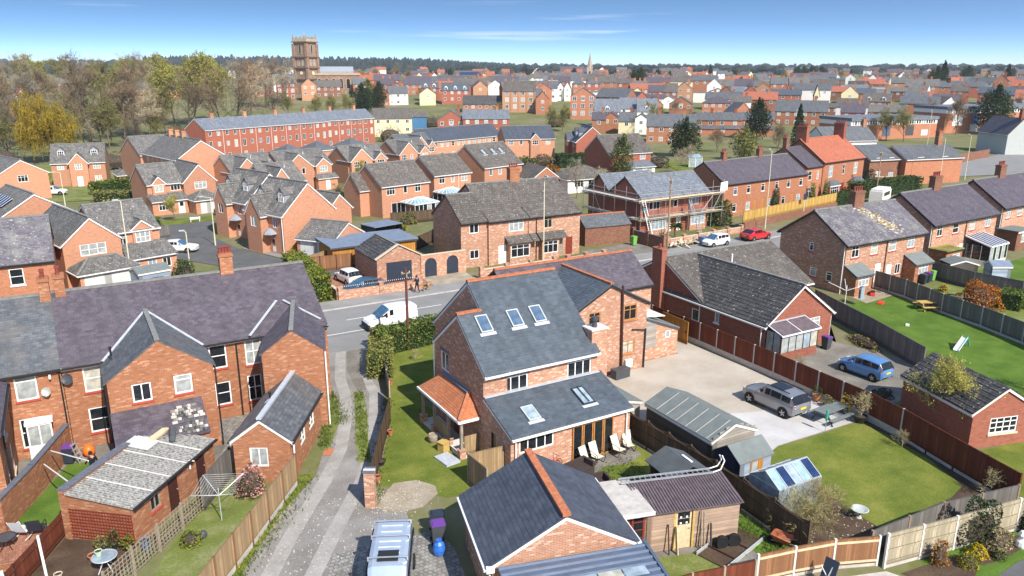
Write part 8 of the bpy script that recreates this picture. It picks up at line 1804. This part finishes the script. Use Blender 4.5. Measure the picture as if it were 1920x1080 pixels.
for (p,x,y,h),lab in zip(TREES,tl):
    s = h/18.0; w = s*RT_.uniform(.9,1.15)
    if p in 'E': w = max(w,.5*s)
    plant(LBL[p][1],lab,'tree',RT_.choice(PROTO[p]),(x,y,gz(x,y) - .1),RT_.random()*6.28,(w,w,s),'trees of the town and park')
# nearer trees and shrubs
plant('garden_tree','rounded olive budding tree in front of black roofed garage','tree',tree_mesh(31,5.0,.1,.5,4,(8,6,5),.5,.012,7,.055,3,bark='bark_pale',twm='twig_olive',lfm='leaf_bud',clear=.2,leader=False),(43.6,23.6,0),1.0)
plant('bramble_bush','large tangled bare thorn bush behind bottom right fence','shrub',tree_mesh(32,2.7,.07,.85,4,(11,7,5),.5,.014,6,.035,1,bark='bark',twm='twig_olive',lfm='leaf_olive',clear=.05,leader=False,up=.05),(27.9,20.2,0),.4)
plant('bramble_bush','smaller tangled thorn bush next to the greenhouse','shrub',tree_mesh(33,2.0,.05,.8,4,(9,6,4),.45,.012,5,.035,1,bark='bark',twm='twig',lfm='leaf_olive',clear=.05,leader=False,up=.1),(29.6,21.3,0),2)
BS = tree_mesh(34,2.2,.035,.5,3,(9,7),.45,.012,6,.04,1,bark='bark_pale',twm='twig_pale',lfm='leaf_bud',clear=.05,leader=False)
for i,(x,y,s,lab) in enumerate(((40.2,26.75,.9,'small bare tree in the wide black tub'),(38.4,17.9,.8,'pale bare stemmed shrub in bottom right border'),(54.4,23.2,1.6,'bare upright shrub behind the black garage roof'),(20.6,50.0,.5,'small dark shrub on the shaded side lawn'),(39.4,23.4,.6,'thin bare shrub against the red brown fence'),(42.6,33.6,.9,'wispy climber on bungalow side of the fence'))):
    plant('bare_shrub',lab,'shrub',BS,(x,y,.3 if i == 0 else 0),i*1.3,s,'bare garden shrubs')
plant('garden_tree','pale bare birch among gardens beyond scaffolded house','tree',tree_mesh(35,7,.12,.4,4,(9,6,5),.7,.016,7,bark='bark_pale',twm='twig_pale'),(110,121.5,0)); plant('garden_tree','bare twiggy tree in white bungalow garden','tree',tree_mesh(36,7,.13,.42,4,(8,6,5),.6,.016,6,bark='bark',twm='twig_grey'),(73.4,105.5,0)); plant('garden_tree','cream blossoming bare tree before the white bungalow','tree',tree_mesh(37,5.4,.12,.45,4,(8,6,5),.6,.016,6,.07,2,bark='bark',twm='twig_olive',lfm='leaf_white'),(80.0,106.5,0))
plant('evergreen_tree','tall olive green evergreen beside the red brick brown roofed house','tree',leafy_mesh(38,8.5,2.4,3600,.16,'leaf_mid',0,.15,m2='leaf_olive'),(93.0,118.5,0)); plant('conifer_tree','dark spire shaped conifer left of villa chimney','tree',leafy_mesh(39,11.5,2.2,3400,.2,'leaf_dark',1,.15,lumps=22),(170,142,0))
plant('evergreen_tree','dark leafy tree mass right of the far back gardens','tree',leafy_mesh(40,8,4.2,4200,.24,'leaf_dark',0,.2,m2='leaf_mid'),(133,145,0)); plant('evergreen_tree','olive gold round tree beside dark leafy mass','tree',leafy_mesh(41,7,3.4,3600,.2,'leaf_olive',0,.2,m2='leaf_mid'),(139,131,0)); plant('garden_tree','bare brown tree behind the villa beside spire conifer','tree',PROTO['A'][0],(158,138,0),1,(.6,.6,.5)); plant('garden_tree','small budding tree on the cul-de-sac lawn','tree',tree_mesh(42,4.2,.09,.42,4,(7,5,5),.5,.013,6,.06,3,bark='bark',twm='twig_olive',lfm='leaf_bud',clear=.4),(12.6,119.4,gz(12,119)))
plant('garden_tree','small golden tree by detached house with dormers','tree',tree_mesh(43,5.0,.1,.45,4,(7,5,5),.5,.015,6,.09,3,bark='bark',twm='twig_olive',lfm='leaf_gold',clear=.3),(-4.5,163.5,gz(-4,163))); plant('garden_tree','yellow green budding tree among finial gabled houses','tree',tree_mesh(44,6.0,.1,.35,4,(8,5,5),.5,.015,6,.09,3,bark='bark',twm='twig_olive',lfm='leaf_bud'),(47.0,138.0,gz(47,138)))
for i,(x,y,s,lab) in enumerate(((112,140,.32,'brown bare bush left of the pale birch'),(118,150,.4,'brown bare tree behind the pale birch'),(38.5,124.5,.2,'purplish brown bush between two estate houses'),(104,133,.3,'brown thicket beside red brick house'),(147,148,.4,'bare thicket behind the back garden play area'))):
    plant('bare_bush',lab,'shrub',PROTO['D' if i % 2 else 'A'][0],(x,y,gz(x,y)),i,(s*1.5,s*1.5,s))
SHR = [  # name, label, x, y, rx, ry, h, leaf material, n, size, second material, boxy, rot
 ('hedge','clipped green hedge along the street beside the main house',21.9,53.3,3.4,.95,1.9,'leaf_hedge',5200,.08,'leaf_olive',True,6),('hedge','olive hedge turning down the lane side of lawn',17.95,50.3,2.5,.85,1.6,'leaf_olive',3800,.08,'leaf_hedge',True,68),
 ('hedge','tall lime green laurel hedge behind the slate terrace end',19.0,73.6,5.6,1.1,2.6,'leaf_lime',4600,.12,'leaf_hedge',True,88),
 ('flowering_shrub','pink flowering camellia beside the tan lane fence',5.9,36.9,.8,.7,1.7,'leaf_pink',900,.06,'leaf_mid',False,0),('shrub','lime green shrub under the rotary clothes line',2.6,33.9,.5,.5,.7,'leaf_lime',300,.06,'leaf_mid',False,0),
 ('shrub','pale white flowering bush at the bottom left corner',-6.2,34.6,.9,.8,1.0,'leaf_white',800,.06,'leaf_olive',False,0),('shrub','green shrub bank behind brown fence at bottom left',-4.9,34.2,.9,.7,.9,'leaf_mid',700,.06,'leaf_olive',False,30),
 ('shrub','big rust orange rounded bush in the right garden',70.4,36.8,2.2,1.9,2.3,'leaf_rust',2600,.09,'leaf_red',False,0),('hedge','clipped green block hedge right of rust orange bush',72.9,35.2,1.2,.9,1.6,'leaf_hedge',1200,.08,'leaf_lime',True,20),('hedge','lower lime clipped hedge at the right picture edge',74.6,34.2,1.4,.9,1.4,'leaf_lime',1200,.08,'leaf_hedge',True,20),('shrub','mauve heather clump before rust orange bush',70.4,39.6,1.2,.8,.5,'leaf_heather',700,.06,'leaf_mid',False,0),('shrub','yellow flowering clump by the grey fence',72.6,41.4,.5,.5,.8,'leaf_yellow',300,.06,'leaf_mid',False,0),
 ('shrub','dark glossy climber spilling over the pale fence',34.0,16.1,1.5,.6,2.1,'leaf_dark',2400,.06,'leaf_mid',False,-8),('shrub','dark leafy shrub at bottom right fence edge',37.2,15.1,.9,.6,1.5,'leaf_dark',1200,.06,'leaf_mid',False,0),('shrub','straw and green scrub under the dark climber',34.4,15.3,.9,.5,.9,'leaf_straw',700,.06,'leaf_olive',False,0),('shrub','bright yellow forsythia in the bottom right bed',32.9,15.35,.55,.4,.55,'leaf_yellow',420,.05,'leaf_lime',False,0),('shrub','yellow green shrub left of bright forsythia',31.9,15.2,.5,.45,.6,'leaf_lime',420,.05,'leaf_yellow',False,0),('shrub','rust leaved upright shrub against the pale fence',30.9,15.9,.45,.35,1.2,'leaf_rust',420,.05,'leaf_straw',False,0),('shrub','small green perennials in bottom right bed',33.6,14.8,.4,.3,.3,'leaf_grass',200,.05,None,False,0),
 ('shrub','golden ball shrub first along the curving pavement',17.4,106.2,.9,.9,1.5,'leaf_gold',500,.1,None,False,0),('shrub','rust shrub between golden and green balls',18.4,104.3,.9,.8,.9,'leaf_rust',420,.1,'leaf_gold',False,0),('shrub','green ball shrub before tall dormer house',19.6,102.2,1.1,1.0,1.2,'leaf_mid',520,.1,'leaf_olive',False,0),('shrub','golden ball beside green shrub at second tall house',19.6,95.4,.8,.8,1.2,'leaf_gold',460,.1,None,False,0),('shrub','dark green ball next to golden ball at second tall house',20.0,96.8,1.0,.9,1.4,'leaf_mid',500,.1,None,False,0),('shrub','large golden mound by the black gate',22.0,88.2,1.1,1.0,1.2,'leaf_gold',620,.09,None,False,0),('shrub','purple leaved low shrub behind golden mound',21.2,89.4,.8,.6,.8,'leaf_red',360,.09,'leaf_mid',False,0),
 ('hedge','tall clipped hedge at bend of the cul-de-sac',7.4,111.6,3.0,1.3,2.3,'leaf_hedge',1900,.14,'leaf_olive',True,-62),('hedge','brownish clipped hedge further up the cul-de-sac',6.6,139.5,3.6,1.5,2.6,'leaf_olive',1500,.18,'leaf_mid',True,-20),('hedge','long bright hedge below the yellow bushes',10.4,160.5,8.0,1.4,2.6,'leaf_hedge',2400,.2,'leaf_lime',True,30),('shrub','yellow green forsythia bank near three storey block',12.6,168.5,4.0,2.0,3.0,'leaf_lime',1500,.22,'leaf_gold',False,25),('shrub','dark round clipped bush by the estate garage drive',8.9,82.6,1.15,1.05,2.3,'leaf_mid',1000,.1,'leaf_dark',False,0),('shrub','spiky olive shrub beside the estate front door',5.6,82.2,1.1,.9,1.5,'leaf_olive',700,.13,'leaf_straw',False,0),('shrub','golden leafed shrub right of spiky olive shrub',7.0,82.8,.9,.7,1.2,'leaf_gold',480,.11,'leaf_lime',False,0),
 ('shrub','golden green bush beside garden shelter',37.0,95.0,1.6,1.2,1.4,'leaf_lime',800,.12,'leaf_gold',False,0),('shrub','straw coloured bush on slope behind brick garage',34.2,88.0,1.8,1.2,1.4,'leaf_straw',700,.12,'leaf_olive',False,40),('shrub','green bush on estate lawn by conservatory fence',40.6,99.6,1.5,1.1,1.6,'leaf_olive',700,.12,'leaf_mid',False,0),('shrub','ivy green shrub between brown roofed estate houses',36.5,116.5,1.8,1.5,3.0,'leaf_mid',900,.16,'leaf_dark',False,0),
 ('shrub','dense green evergreen bush right of scaffolding',77.6,76.6,2.0,1.5,3.6,'leaf_mid',1800,.13,'leaf_olive',False,0),('shrub','yellow flowering shrub under right bay window',73.4,73.0,.9,.5,.8,'leaf_gold',400,.09,'leaf_lime',False,0),('hedge','dark clipped hedge before the villa porch',106.5,79.4,4.4,1.0,1.9,'leaf_mid',1900,.13,'leaf_dark',True,8),('hedge','long tall hedge right of the villa',122.5,82.6,9.0,1.4,2.6,'leaf_mid',2600,.17,'leaf_hedge',True,2),('shrub','dark conical yew behind the long hedge',123.5,86.8,1.6,1.6,3.6,'leaf_dark',900,.15,None,False,0),('shrub','green climber on the terrace front wall',93.4,80.9,.9,.4,3.4,'leaf_mid',700,.1,None,False,6),('shrub','lime climber round bay window of narrow house',103.2,82.2,.7,.5,3.4,'leaf_lime',600,.1,None,False,9),('shrub','lime climber on right of narrow house bay',107.0,82.8,.5,.5,3.2,'leaf_lime',500,.1,None,False,9),('hedge','dark hedge in front of red brick dormer house',98.0,141.0,5.0,1.5,3.0,'leaf_dark',1600,.2,'leaf_mid',True,-15),('shrub','green shrubs between dark terrace and brown roofed house',84.0,140.0,3.5,2.5,3.0,'leaf_mid',1300,.2,'leaf_olive',False,0),('shrub','orange brown shrub by the brown roofed house',88.0,136.0,2.2,1.6,1.6,'leaf_rust',700,.18,'leaf_mid',False,0),('shrub','thorny weeds along bungalow side of grey fence',52.6,35.6,.7,2.0,.6,'leaf_olive',500,.07,'leaf_red',False,-20),('shrub','dark weeds heap beside the blue car',44.9,28.6,1.2,.7,.4,'leaf_dark',300,.07,'leaf_red',False,10)]
SHR += [('shrub',lab,x,y,rx,ry,h,m,700,.17,m2,False,0) for lab,x,y,rx,ry,h,m,m2 in (
 ('green garden shrubs left of the white bungalow',68.0,104.0,2.2,1.6,1.8,'leaf_mid','leaf_olive'),('brown garden thicket right of white bungalow',88.5,108.5,2.6,1.8,2.0,'leaf_red','leaf_olive'),('olive shrubs below the red brick brown roofed house',97.5,116.5,2.8,1.6,1.8,'leaf_olive','leaf_mid'),('dark shrubs behind the long purple terrace gardens',97.0,101.0,3.0,2.0,2.4,'leaf_dark','leaf_mid'),('straw coloured shrubs in terrace back gardens',88.0,97.0,2.4,1.6,1.6,'leaf_straw','leaf_olive'),('green shrubs behind narrow purple roofed house',107.0,103.0,2.6,2.0,2.6,'leaf_mid','leaf_dark'),('large olive thicket behind the red roofed villa',124.0,112.0,4.0,3.0,4.2,'leaf_olive','leaf_mid'),('dark thicket left of the far back garden lawn',112.0,131.0,3.4,2.4,3.0,'leaf_dark','leaf_red'),('lime shrubs on the far back garden lawn edge',128.0,122.0,3.0,1.8,1.6,'leaf_lime','leaf_mid'),('brown scrub before the dark hedge of dormer house',92.0,146.0,3.4,2.2,2.6,'leaf_red','leaf_olive'),('green shrubs left of the yellow house',92.0,238.0,5.0,3.0,5.0,'leaf_olive','leaf_mid'),('green scrub bank above the yellow house',112.0,276.0,9.0,4.0,4.5,'leaf_olive','leaf_mid'),('dark scrub beside the blue barn',118.0,262.0,5.0,3.0,4.5,'leaf_mid','leaf_dark'),('olive scrub below large orange school lawn',152.0,232.0,5.0,3.0,5.0,'leaf_olive','leaf_bud'),('brown scrub right of the orange school lawn',164.0,222.0,4.5,3.0,5.5,'leaf_straw','leaf_olive'),('green hedge mass before blue grey roofed houses',176.0,206.0,5.0,3.0,4.0,'leaf_olive','leaf_mid'),('dark shrubs at the left foot of red terrace',22.0,205.0,6.0,3.5,4.0,'leaf_red','leaf_mid'),('scrub under wood edge behind the three storey block',8.0,205.0,8.0,4.0,4.5,'leaf_red','leaf_olive'),('brown scrub under the wood at far left',-20.0,200.0,9.0,4.0,5.0,'leaf_red','leaf_dark'),('dark holly under the yellow willow',-14.0,222.0,6.0,4.0,5.5,'leaf_dark','leaf_mid'))]
for i,(n,lab,x,y,rx,ry,h,m,cnt,lf,m2,bx,rt) in enumerate(SHR): shrub(n,lab,(x,y,gz(x,y)),rx,ry,h,m,cnt,lf,m2,bx,rad(rt),'hedge' if n == 'hedge' else 'shrub',i + 3)
PMT = thing('palm','small spiky palm in front of the scaffolded house','palm',(66.6,73.4,0)); mb = MB(); mb.tube((0,0,0),(0,0,1.5),.14,.12,7); mb.build('trunk','bark',PMT); mb = MB()
for k in range(34): a = k*2.4; e = .9 - k*.035; d = Vector((math.cos(a)*math.cos(e),math.sin(a)*math.cos(e),math.sin(e))); s_ = Vector((-math.sin(a),math.cos(a),0))*.05; p = Vector((0,0,1.5)); mb.poly([p - s_,p + s_,p + d*.7 + s_*1.2,p + d*1.2 - Vector((0,0,.25)),p + d*.7 - s_*1.2])
mb.build('crown','leaf_mid',PMT)
# grass tufts and daffodils along verges and lawn edges: uncountable
def tufts(name,label,polys,n,m,size,seed,cat='grass',z=.02):
    r = random.Random(seed); mb = MB()
    for (x0,y0,x1,y1,w) in polys:
        for _ in range(n):
            t = r.random(); x = x0 + (x1 - x0)*t + r.gauss(0,w); y = y0 + (y1 - y0)*t + r.gauss(0,w)
            for k in range(3): a = r.random()*6.28; h = size*r.uniform(.5,1.3); mb.poly([(x - math.sin(a)*.018,y + math.cos(a)*.018,z),(x + math.sin(a)*.018,y - math.cos(a)*.018,z),(x + math.cos(a)*h*.5,y + math.sin(a)*h*.5,z + h)],0 if len(m) < 2 or r.random() < .7 else 1)
    return stuff(mb.build(name,m,None,uv=False),label,cat)
tufts('grass_tufts','rough grass tufts along lane verges and fence feet',[(2.4,28.8,8.4,37.4,.35),(2.9,28.6,9.0,37.2,.3),(12.6,42.6,13.2,47.6,.25),(10.6,40.0,12.4,45,.2),(14.9,46.6,12.2,37.5,.2),(11.2,33.6,16.3,44.6,.25),(25.4,19.4,25.6,22.8,.5),(20,24.2,26,23.4,.3),(24.3,29.5,22.5,27,.8)],420,['leaf_grass','leaf_lime'],.16,5)
tufts('daffodils','scattered yellow daffodils on verge and right lawn',[(3.2,30.2,7.0,35.2,.3),(46.5,18.6,50,20.6,.3)],26,['leaf_yellow'],.22,7,'flowers')
rs = random.Random(3); mb = MB()
for _ in range(700):
    t = rs.random(); x,y = (rs.uniform(26.8,31),rs.uniform(18.6,24)) if t < .3 else (rs.gauss(12.3,.9),rs.gauss(32.6,.9)) if t < .5 else (rs.uniform(5,12),rs.uniform(29,34.5)); s = rs.uniform(.012,.035); mb.box(x - s,x + s,y - s*.8,y + s*.8,.01,.02 + s*.7,rs.choice((0,1,1)))
stuff(mb.build('loose_stones',['rubble','concrete']),'loose stones and brick crumbs on lane and soil','stones')
# ---------------------------------------------------------------- the town beyond
RF_ = random.Random(12)
WW = {'brick_orange': 'orange brick','brick_terrace': 'red brick','brick_old': 'old brick','brick_pale': 'pale brick','brick_brown': 'brown brick','brick_red': 'dark red brick','render_white': 'white walled','render_cream': 'cream walled','blue_sheet': 'blue clad'}
RW = {'slate_grey': 'grey slate','slate_purple': 'purple slate','slate_new': 'dark slate','tile_brown': 'brown tiled','tile_grey': 'grey tiled','tile_blue': 'blue grey','tile_red': 'orange tiled','tile_dark': 'black tiled','felt': 'flat grey'}
FILL = []; rq = random.Random(31)
WCH = ['brick_orange']*5 + ['brick_terrace']*2 + ['render_white']*3 + ['brick_pale','brick_brown','render_cream','brick_pale']; RCH = ['slate_grey','slate_purple','tile_brown','tile_grey','slate_grey','slate_purple','tile_red']
for i in range(900):                                       # the rest of the town, street by street
    if len(FILL) >= 285: break
    D = rq.choice([rq.uniform(255,420),rq.uniform(330,560),rq.uniform(430,760),rq.uniform(600,1150)]); px = rq.uniform(650 if D > 330 else 1130,1960) if i % 8 else rq.uniform(440,700)
    if px < 700 and D < 400: continue
    X,Y = (px - 960)/1440*D,D*1.02; x,y = X*C30 + Y*S30,-X*S30 + Y*C30
    if any(abs(x - f[0]) + abs(y - f[1]) < 15 for f in FAR + FILL) or any(abs(x - a) + abs(y - b) < c for a,b,c in ((222,156,30),(275,158,36),(116,415,40),(205,110,26))): continue
    k = rq.choice('eeeg'); d = rq.randint(7,9); w = rq.randint(7,15); he = rq.choice([4.8,5,5.2,6.5])
    FILL.append((x,y,-30 - math.degrees(math.atan2(X,Y)) + rq.choice([0,0,rq.uniform(-35,35)]),w if k == 'e' else 7,d,he,he + d*.36,k,WM.index(rq.choice(WCH)),WM.index(rq.choice(RCH)),rq.choice(['c','cc','c',''])))
ALL = FAR + FILL
fl = labels([(q[0],q[1],WW[WM[q[8]]] + {'g': ' gable fronted house','h': ' hipped house','f': ' flat roofed building','e': ' house'}[q[7]] + ' with ' + RW[WM[q[9]]] + ' roof') for q in ALL])
for i,(q,lab) in enumerate(zip(ALL,fl)):
    x,y,rot,w,d,he,hr,k,wi,ri,ex = q
    main = i < len(FAR); t = thing('town_house',lab,'house',(x,y,gz(x,y)),rad(rot),'houses of the town')
    wall,roof = WM[wi],WM[ri]; fl_ = 1 if he < 4 else 2 if he < 7.4 else 3; wins = []
    if 'n' not in ex:
        n = max(1,int(w/2.7)) if main else max(1,int(w/4))
        for f in range(fl_ if main else 1):
            zz = (he - 1.6 - f*2.7) if main else he - 1.7
            if zz < .3: continue
            wins += [('F',-w/2 + w*(j + .5)/n + w/2,zz,1.15 if he < 8 else 1.5,1.2 if he < 8 else 1.7,'c2' if he < 8 else 'g2') for j in range(n)]
        if k == 'g' and w > 8: wins += [('F',w/2,he - 1.4,1.5,1.6,'g2')]
    kd = {'e': 'gx','g': 'gy','h': 'hip','f': 'flat'}[k]
    block(t,-w/2,w/2,0,d,he,hr if k != 'f' else he,kd,wall,roof,z0=-1.5,wins=[(a[0],a[1],a[2] + 1.5,*a[3:]) for a in wins],ov=.15,eo=.25,th=.12,trim=None,lod=2,r=RF_)
    nc = ex.count('c')
    for j in range(nc): chimney(t,-w/2 + w*(j + .5)/nc + (w*.25 if nc == 1 else 0),d/2,he,hr + 1.3,.9,.7,RF_.choice(['brick_orange','brick_old','brick_red']),2 if main else 0,'pot_red',1)
    for j in range(ex.count('d')): dormer(t,-w/2 + w*(j + .5)/ex.count('d'),.5,he + .25,1.5,1.9,2.2,roof,'white','c2',2)
    if 's' in ex: s_ = put('solar_array',None,t,(0,d*.25,(he + hr)/2 + .2)); s_.rotation_euler = (math.atan((hr - he)/(d/2)),0,0); mb = MB(); mb.box(-w*.28,w*.3,-1.4,1.4,0,.1); mb.build('solar_panel','glass_solar',s_)
    if 'p' in ex:
        for j in range(5): mb = MB(); xx = -w/2 + w*j/4; mb.box(xx - .25,xx + .25,-.2,-.02,-1,he); mb.build('pilaster','brick_pale',t)
    if 'l' in ex: block(t,-w/2,w/2,-2.2,-.02,2.2,3.0,'lF',wall,roof,z0=-.5,wins=[('F',w*.3,1.4,1.2,1.1,'c2'),('F',w*.75,.6,.9,1.9,'door',dict(m='navy_dark'))],trim=None,lod=2,r=RF_)
    if 'g' in ex:
        for j in range(2): block(t,-w*.3 + j*w*.4,-w*.3 + j*w*.4 + 3.5,-.6,0,he,he + 1.6,'gy',wall,roof,valley=2.5,trim=None,lod=2)
# timber framed fronts
# parish church
CH = thing('church','sandstone church with tall square tower on the skyline','church',(115.7,415.3,gz(115,415)),rad(-15 - 40)); tw = 8.2; th_ = 28.6
mb = MB(); mb.box(-tw/2,tw/2,-tw/2,tw/2,-2,th_ - 2.6)
for sx in (-1,1):
    for sy in (-1,1): mb.box(sx*tw/2 - .7,sx*tw/2 + .7,sy*tw/2 - .7,sy*tw/2 + .7,-2,th_ - 3.4)
mb.build('tower','stone_church',CH)
for z in (th_ - 2.6,18.6,13.2,7.6): mb = MB(); mb.box(-tw/2 - .85,tw/2 + .85,-tw/2 - .85,tw/2 + .85,z - .25,z + .25); mb.build('string_course','bark',CH)
mb = MB()
for s in (-1,1): mb.box(-tw/2 - .5,tw/2 + .5,s*tw/2 - .4,s*tw/2 + .4,th_ - 2.3,th_ - .9); mb.box(s*tw/2 - .4,s*tw/2 + .4,-tw/2 + .4,tw/2 - .4,th_ - 2.3,th_ - .9)
mb.build('parapet','stone_pale',CH)
for s in (-1,1):
    for a in (-.72,-.24,.24,.72):
        for b in ((a*tw/1.6,s*tw/2),(s*tw/2,a*tw/1.6)): mb = MB(); mb.box(b[0] - .6,b[0] + .6,b[1] - .42,b[1] + .42,th_ - .9,th_); mb.build('merlon','stone_pale',CH)
    for t_ in (-1,1): mb = MB(); mb.lathe([(.35,0),(.3,.8),(.05,2.4)],6,(s*tw/2,t_*tw/2,th_ - .8)); mb.build('pinnacle','stone_church',CH)
def arch(t,p,rz,w,h,m='glass',nm='window'):
    mb = MB(); n = 8; pts = [(-w/2,0,0),(w/2,0,0)] + [(w/2*math.cos(math.pi*k/n),0,h - w/2 + w/2*math.sin(math.pi*k/n)) for k in range(n + 1)]; mb.poly(pts); o = mb.build(nm,m,t,p,rz)
    fr = MB()
    for a,b in zip(pts,pts[1:] + pts[:1]): fr.bar(a,b,.3,.25,0,(0,1,0))
    fr.build('surround','stone_pale',o); return o
for f,(ang,ux) in FACE.items():
    nx,ny = ux[1],-ux[0]
    for off in ((-1.3,1.3) if f in 'LB' else (0,)): arch(CH,(nx*(tw/2 + .06) + ux[0]*off,ny*(tw/2 + .06) + ux[1]*off,20.2),ang,1.5,4.6)
    for off in (-1.4,1.4): arch(CH,(nx*(tw/2 + .06) + ux[0]*off,ny*(tw/2 + .06) + ux[1]*off,14.2),ang,1.2,3.4,'stone_pale','niche')
    mb = MB(); mb.lathe([(.9,0),(.9,.15)],14,(0,0,0),0,'y'); mb.build('clock_face','render_cream',CH,(nx*(tw/2 + .1),ny*(tw/2 + .1),10.6),ang)
nv = dict(trim=None,gut=None,lod=2,eo=.1,ov=.1,th=.3)
mb = MB(); mb.tube((0,0,th_ - 1),(0,0,th_ + 3),.1,.06,6); mb.build('flagpole','steel',CH)
before = set(CH.children)
block(CH,3.0,27.0,-1.5,10.5,9.5,9.6,'flat','stone_church','stone_pale',z0=-2,**{**nv,'eo': .4,'th': .9}); block(CH,4.0,24.0,1.2,7.8,11.2,13.6,'gx','stone_pale','lead',**nv)
for j in range(6): arch(CH,(6.2 + j*3.7,-1.56,2.6),0,2.0,5.2)
c_,s_2 = math.cos(rad(38)),math.sin(rad(38))
for o in CH.children:
    if o not in before: lx,ly,lz = o.location; o.location = (c_*lx - s_2*ly,s_2*lx + c_*ly,lz); o.rotation_euler.z += rad(38)
SPR = thing('church','distant church with slender pale stone spire on skyline','church',(338.3,473.1,gz(338,473)),rad(-36))
mb = MB(); mb.box(-2,2,-2,2,-2,12.5); mb.build('tower','stone_pale',SPR); mb = MB(); mb.lathe([(2.3,12.5),(1.9,13.2),(.08,23.5)],8); mb.build('spire','stone_pale',SPR)
for s in (-1,1):
    for t_ in (-1,1): mb = MB(); mb.lathe([(.4,12.3),(.35,13.2),(.05,15.5)],6,(s*1.8,t_*1.8,0)); mb.build('pinnacle','stone_pale',SPR)
arch(SPR,(0,-2.04,6.5),0,1.4,4.4); block(SPR,-16,-2.02,-3,5,6,9.5,'gx','stone_pale','slate_grey',z0=-2,**nv)
# woods on the skyline: a mass nobody could count
def far_wood(name,label,spots,m,seed,conic):
    r = random.Random(seed); mb = MB()
    for (X,Y,h,w) in spots:
        x,y = X*C30 + Y*S30,-X*S30 + Y*C30; z = gz(x,y) - 1; n = 6
        prof = [(w*.5,0),(w*.62,h*.3),(w*.45,h*.68),(w*.1,h)] if conic else [(w*.3,0),(w*.66,h*.3),(w*.72,h*.6),(w*.5,h*.85),(w*.12,h)]
        i0 = len(mb.v); mb.lathe([(a*r.uniform(.75,1.25),b*r.uniform(.93,1.07)) for a,b in prof],n,(x,y,z))
        for k in range(i0,len(mb.v)): v = mb.v[k]; mb.v[k] = (v[0] + r.gauss(0,w*.07),v[1] + r.gauss(0,w*.07),v[2] + r.gauss(0,h*.03))
    return stuff(mb.build(name,m,None,uv=False),label,'wood')
rw = random.Random(14); sp1 = []; sp2 = []
for _ in range(1500):
    Y = rw.uniform(1500,2300); px = rw.uniform(300,965); sp1.append(((px - 960)/1440*Y,Y,rw.uniform(13,24)*(1.0 if px < 800 else 1.0 - (px - 800)/330),rw.uniform(7,13)))
for _ in range(1500):
    Y = rw.uniform(1000,2400); px = rw.uniform(-100,2050); sp2.append(((px - 960)/1440*Y,Y,rw.uniform(7,13),rw.uniform(8,18)))
far_wood('far_wood','dark conifer wood on the hill behind church',sp1,'leaf_far',1,True); far_wood('far_wood','hedgerow trees along the far horizon',sp2,'leaf_far',2,False)
# ---------------------------------------------------------------- haze of the spring air
hz = MB(); hz.box(-3600,4600,-400,5200,-4,75); HZ = hz.build('haze',[],None,uv=False) if False else None
hm = bpy.data.materials.new('air'); hm.use_nodes = True; hn = hm.node_tree; hn.nodes.remove(hn.nodes['Principled BSDF'])
pv = hn.nodes.new('ShaderNodeVolumePrincipled'); pv.inputs['Color'].default_value = (.80,.90,1.0,1); pv.inputs['Density'].default_value = .00011; hn.links.new(pv.outputs[0],hn.nodes['Material Output'].inputs['Volume'])
hme = bpy.data.meshes.new('haze'); hme.from_pydata(hz.v,[],hz.f); hme.materials.append(hm); stuff(put('haze',hme),'thin blue spring haze over the far town','haze')
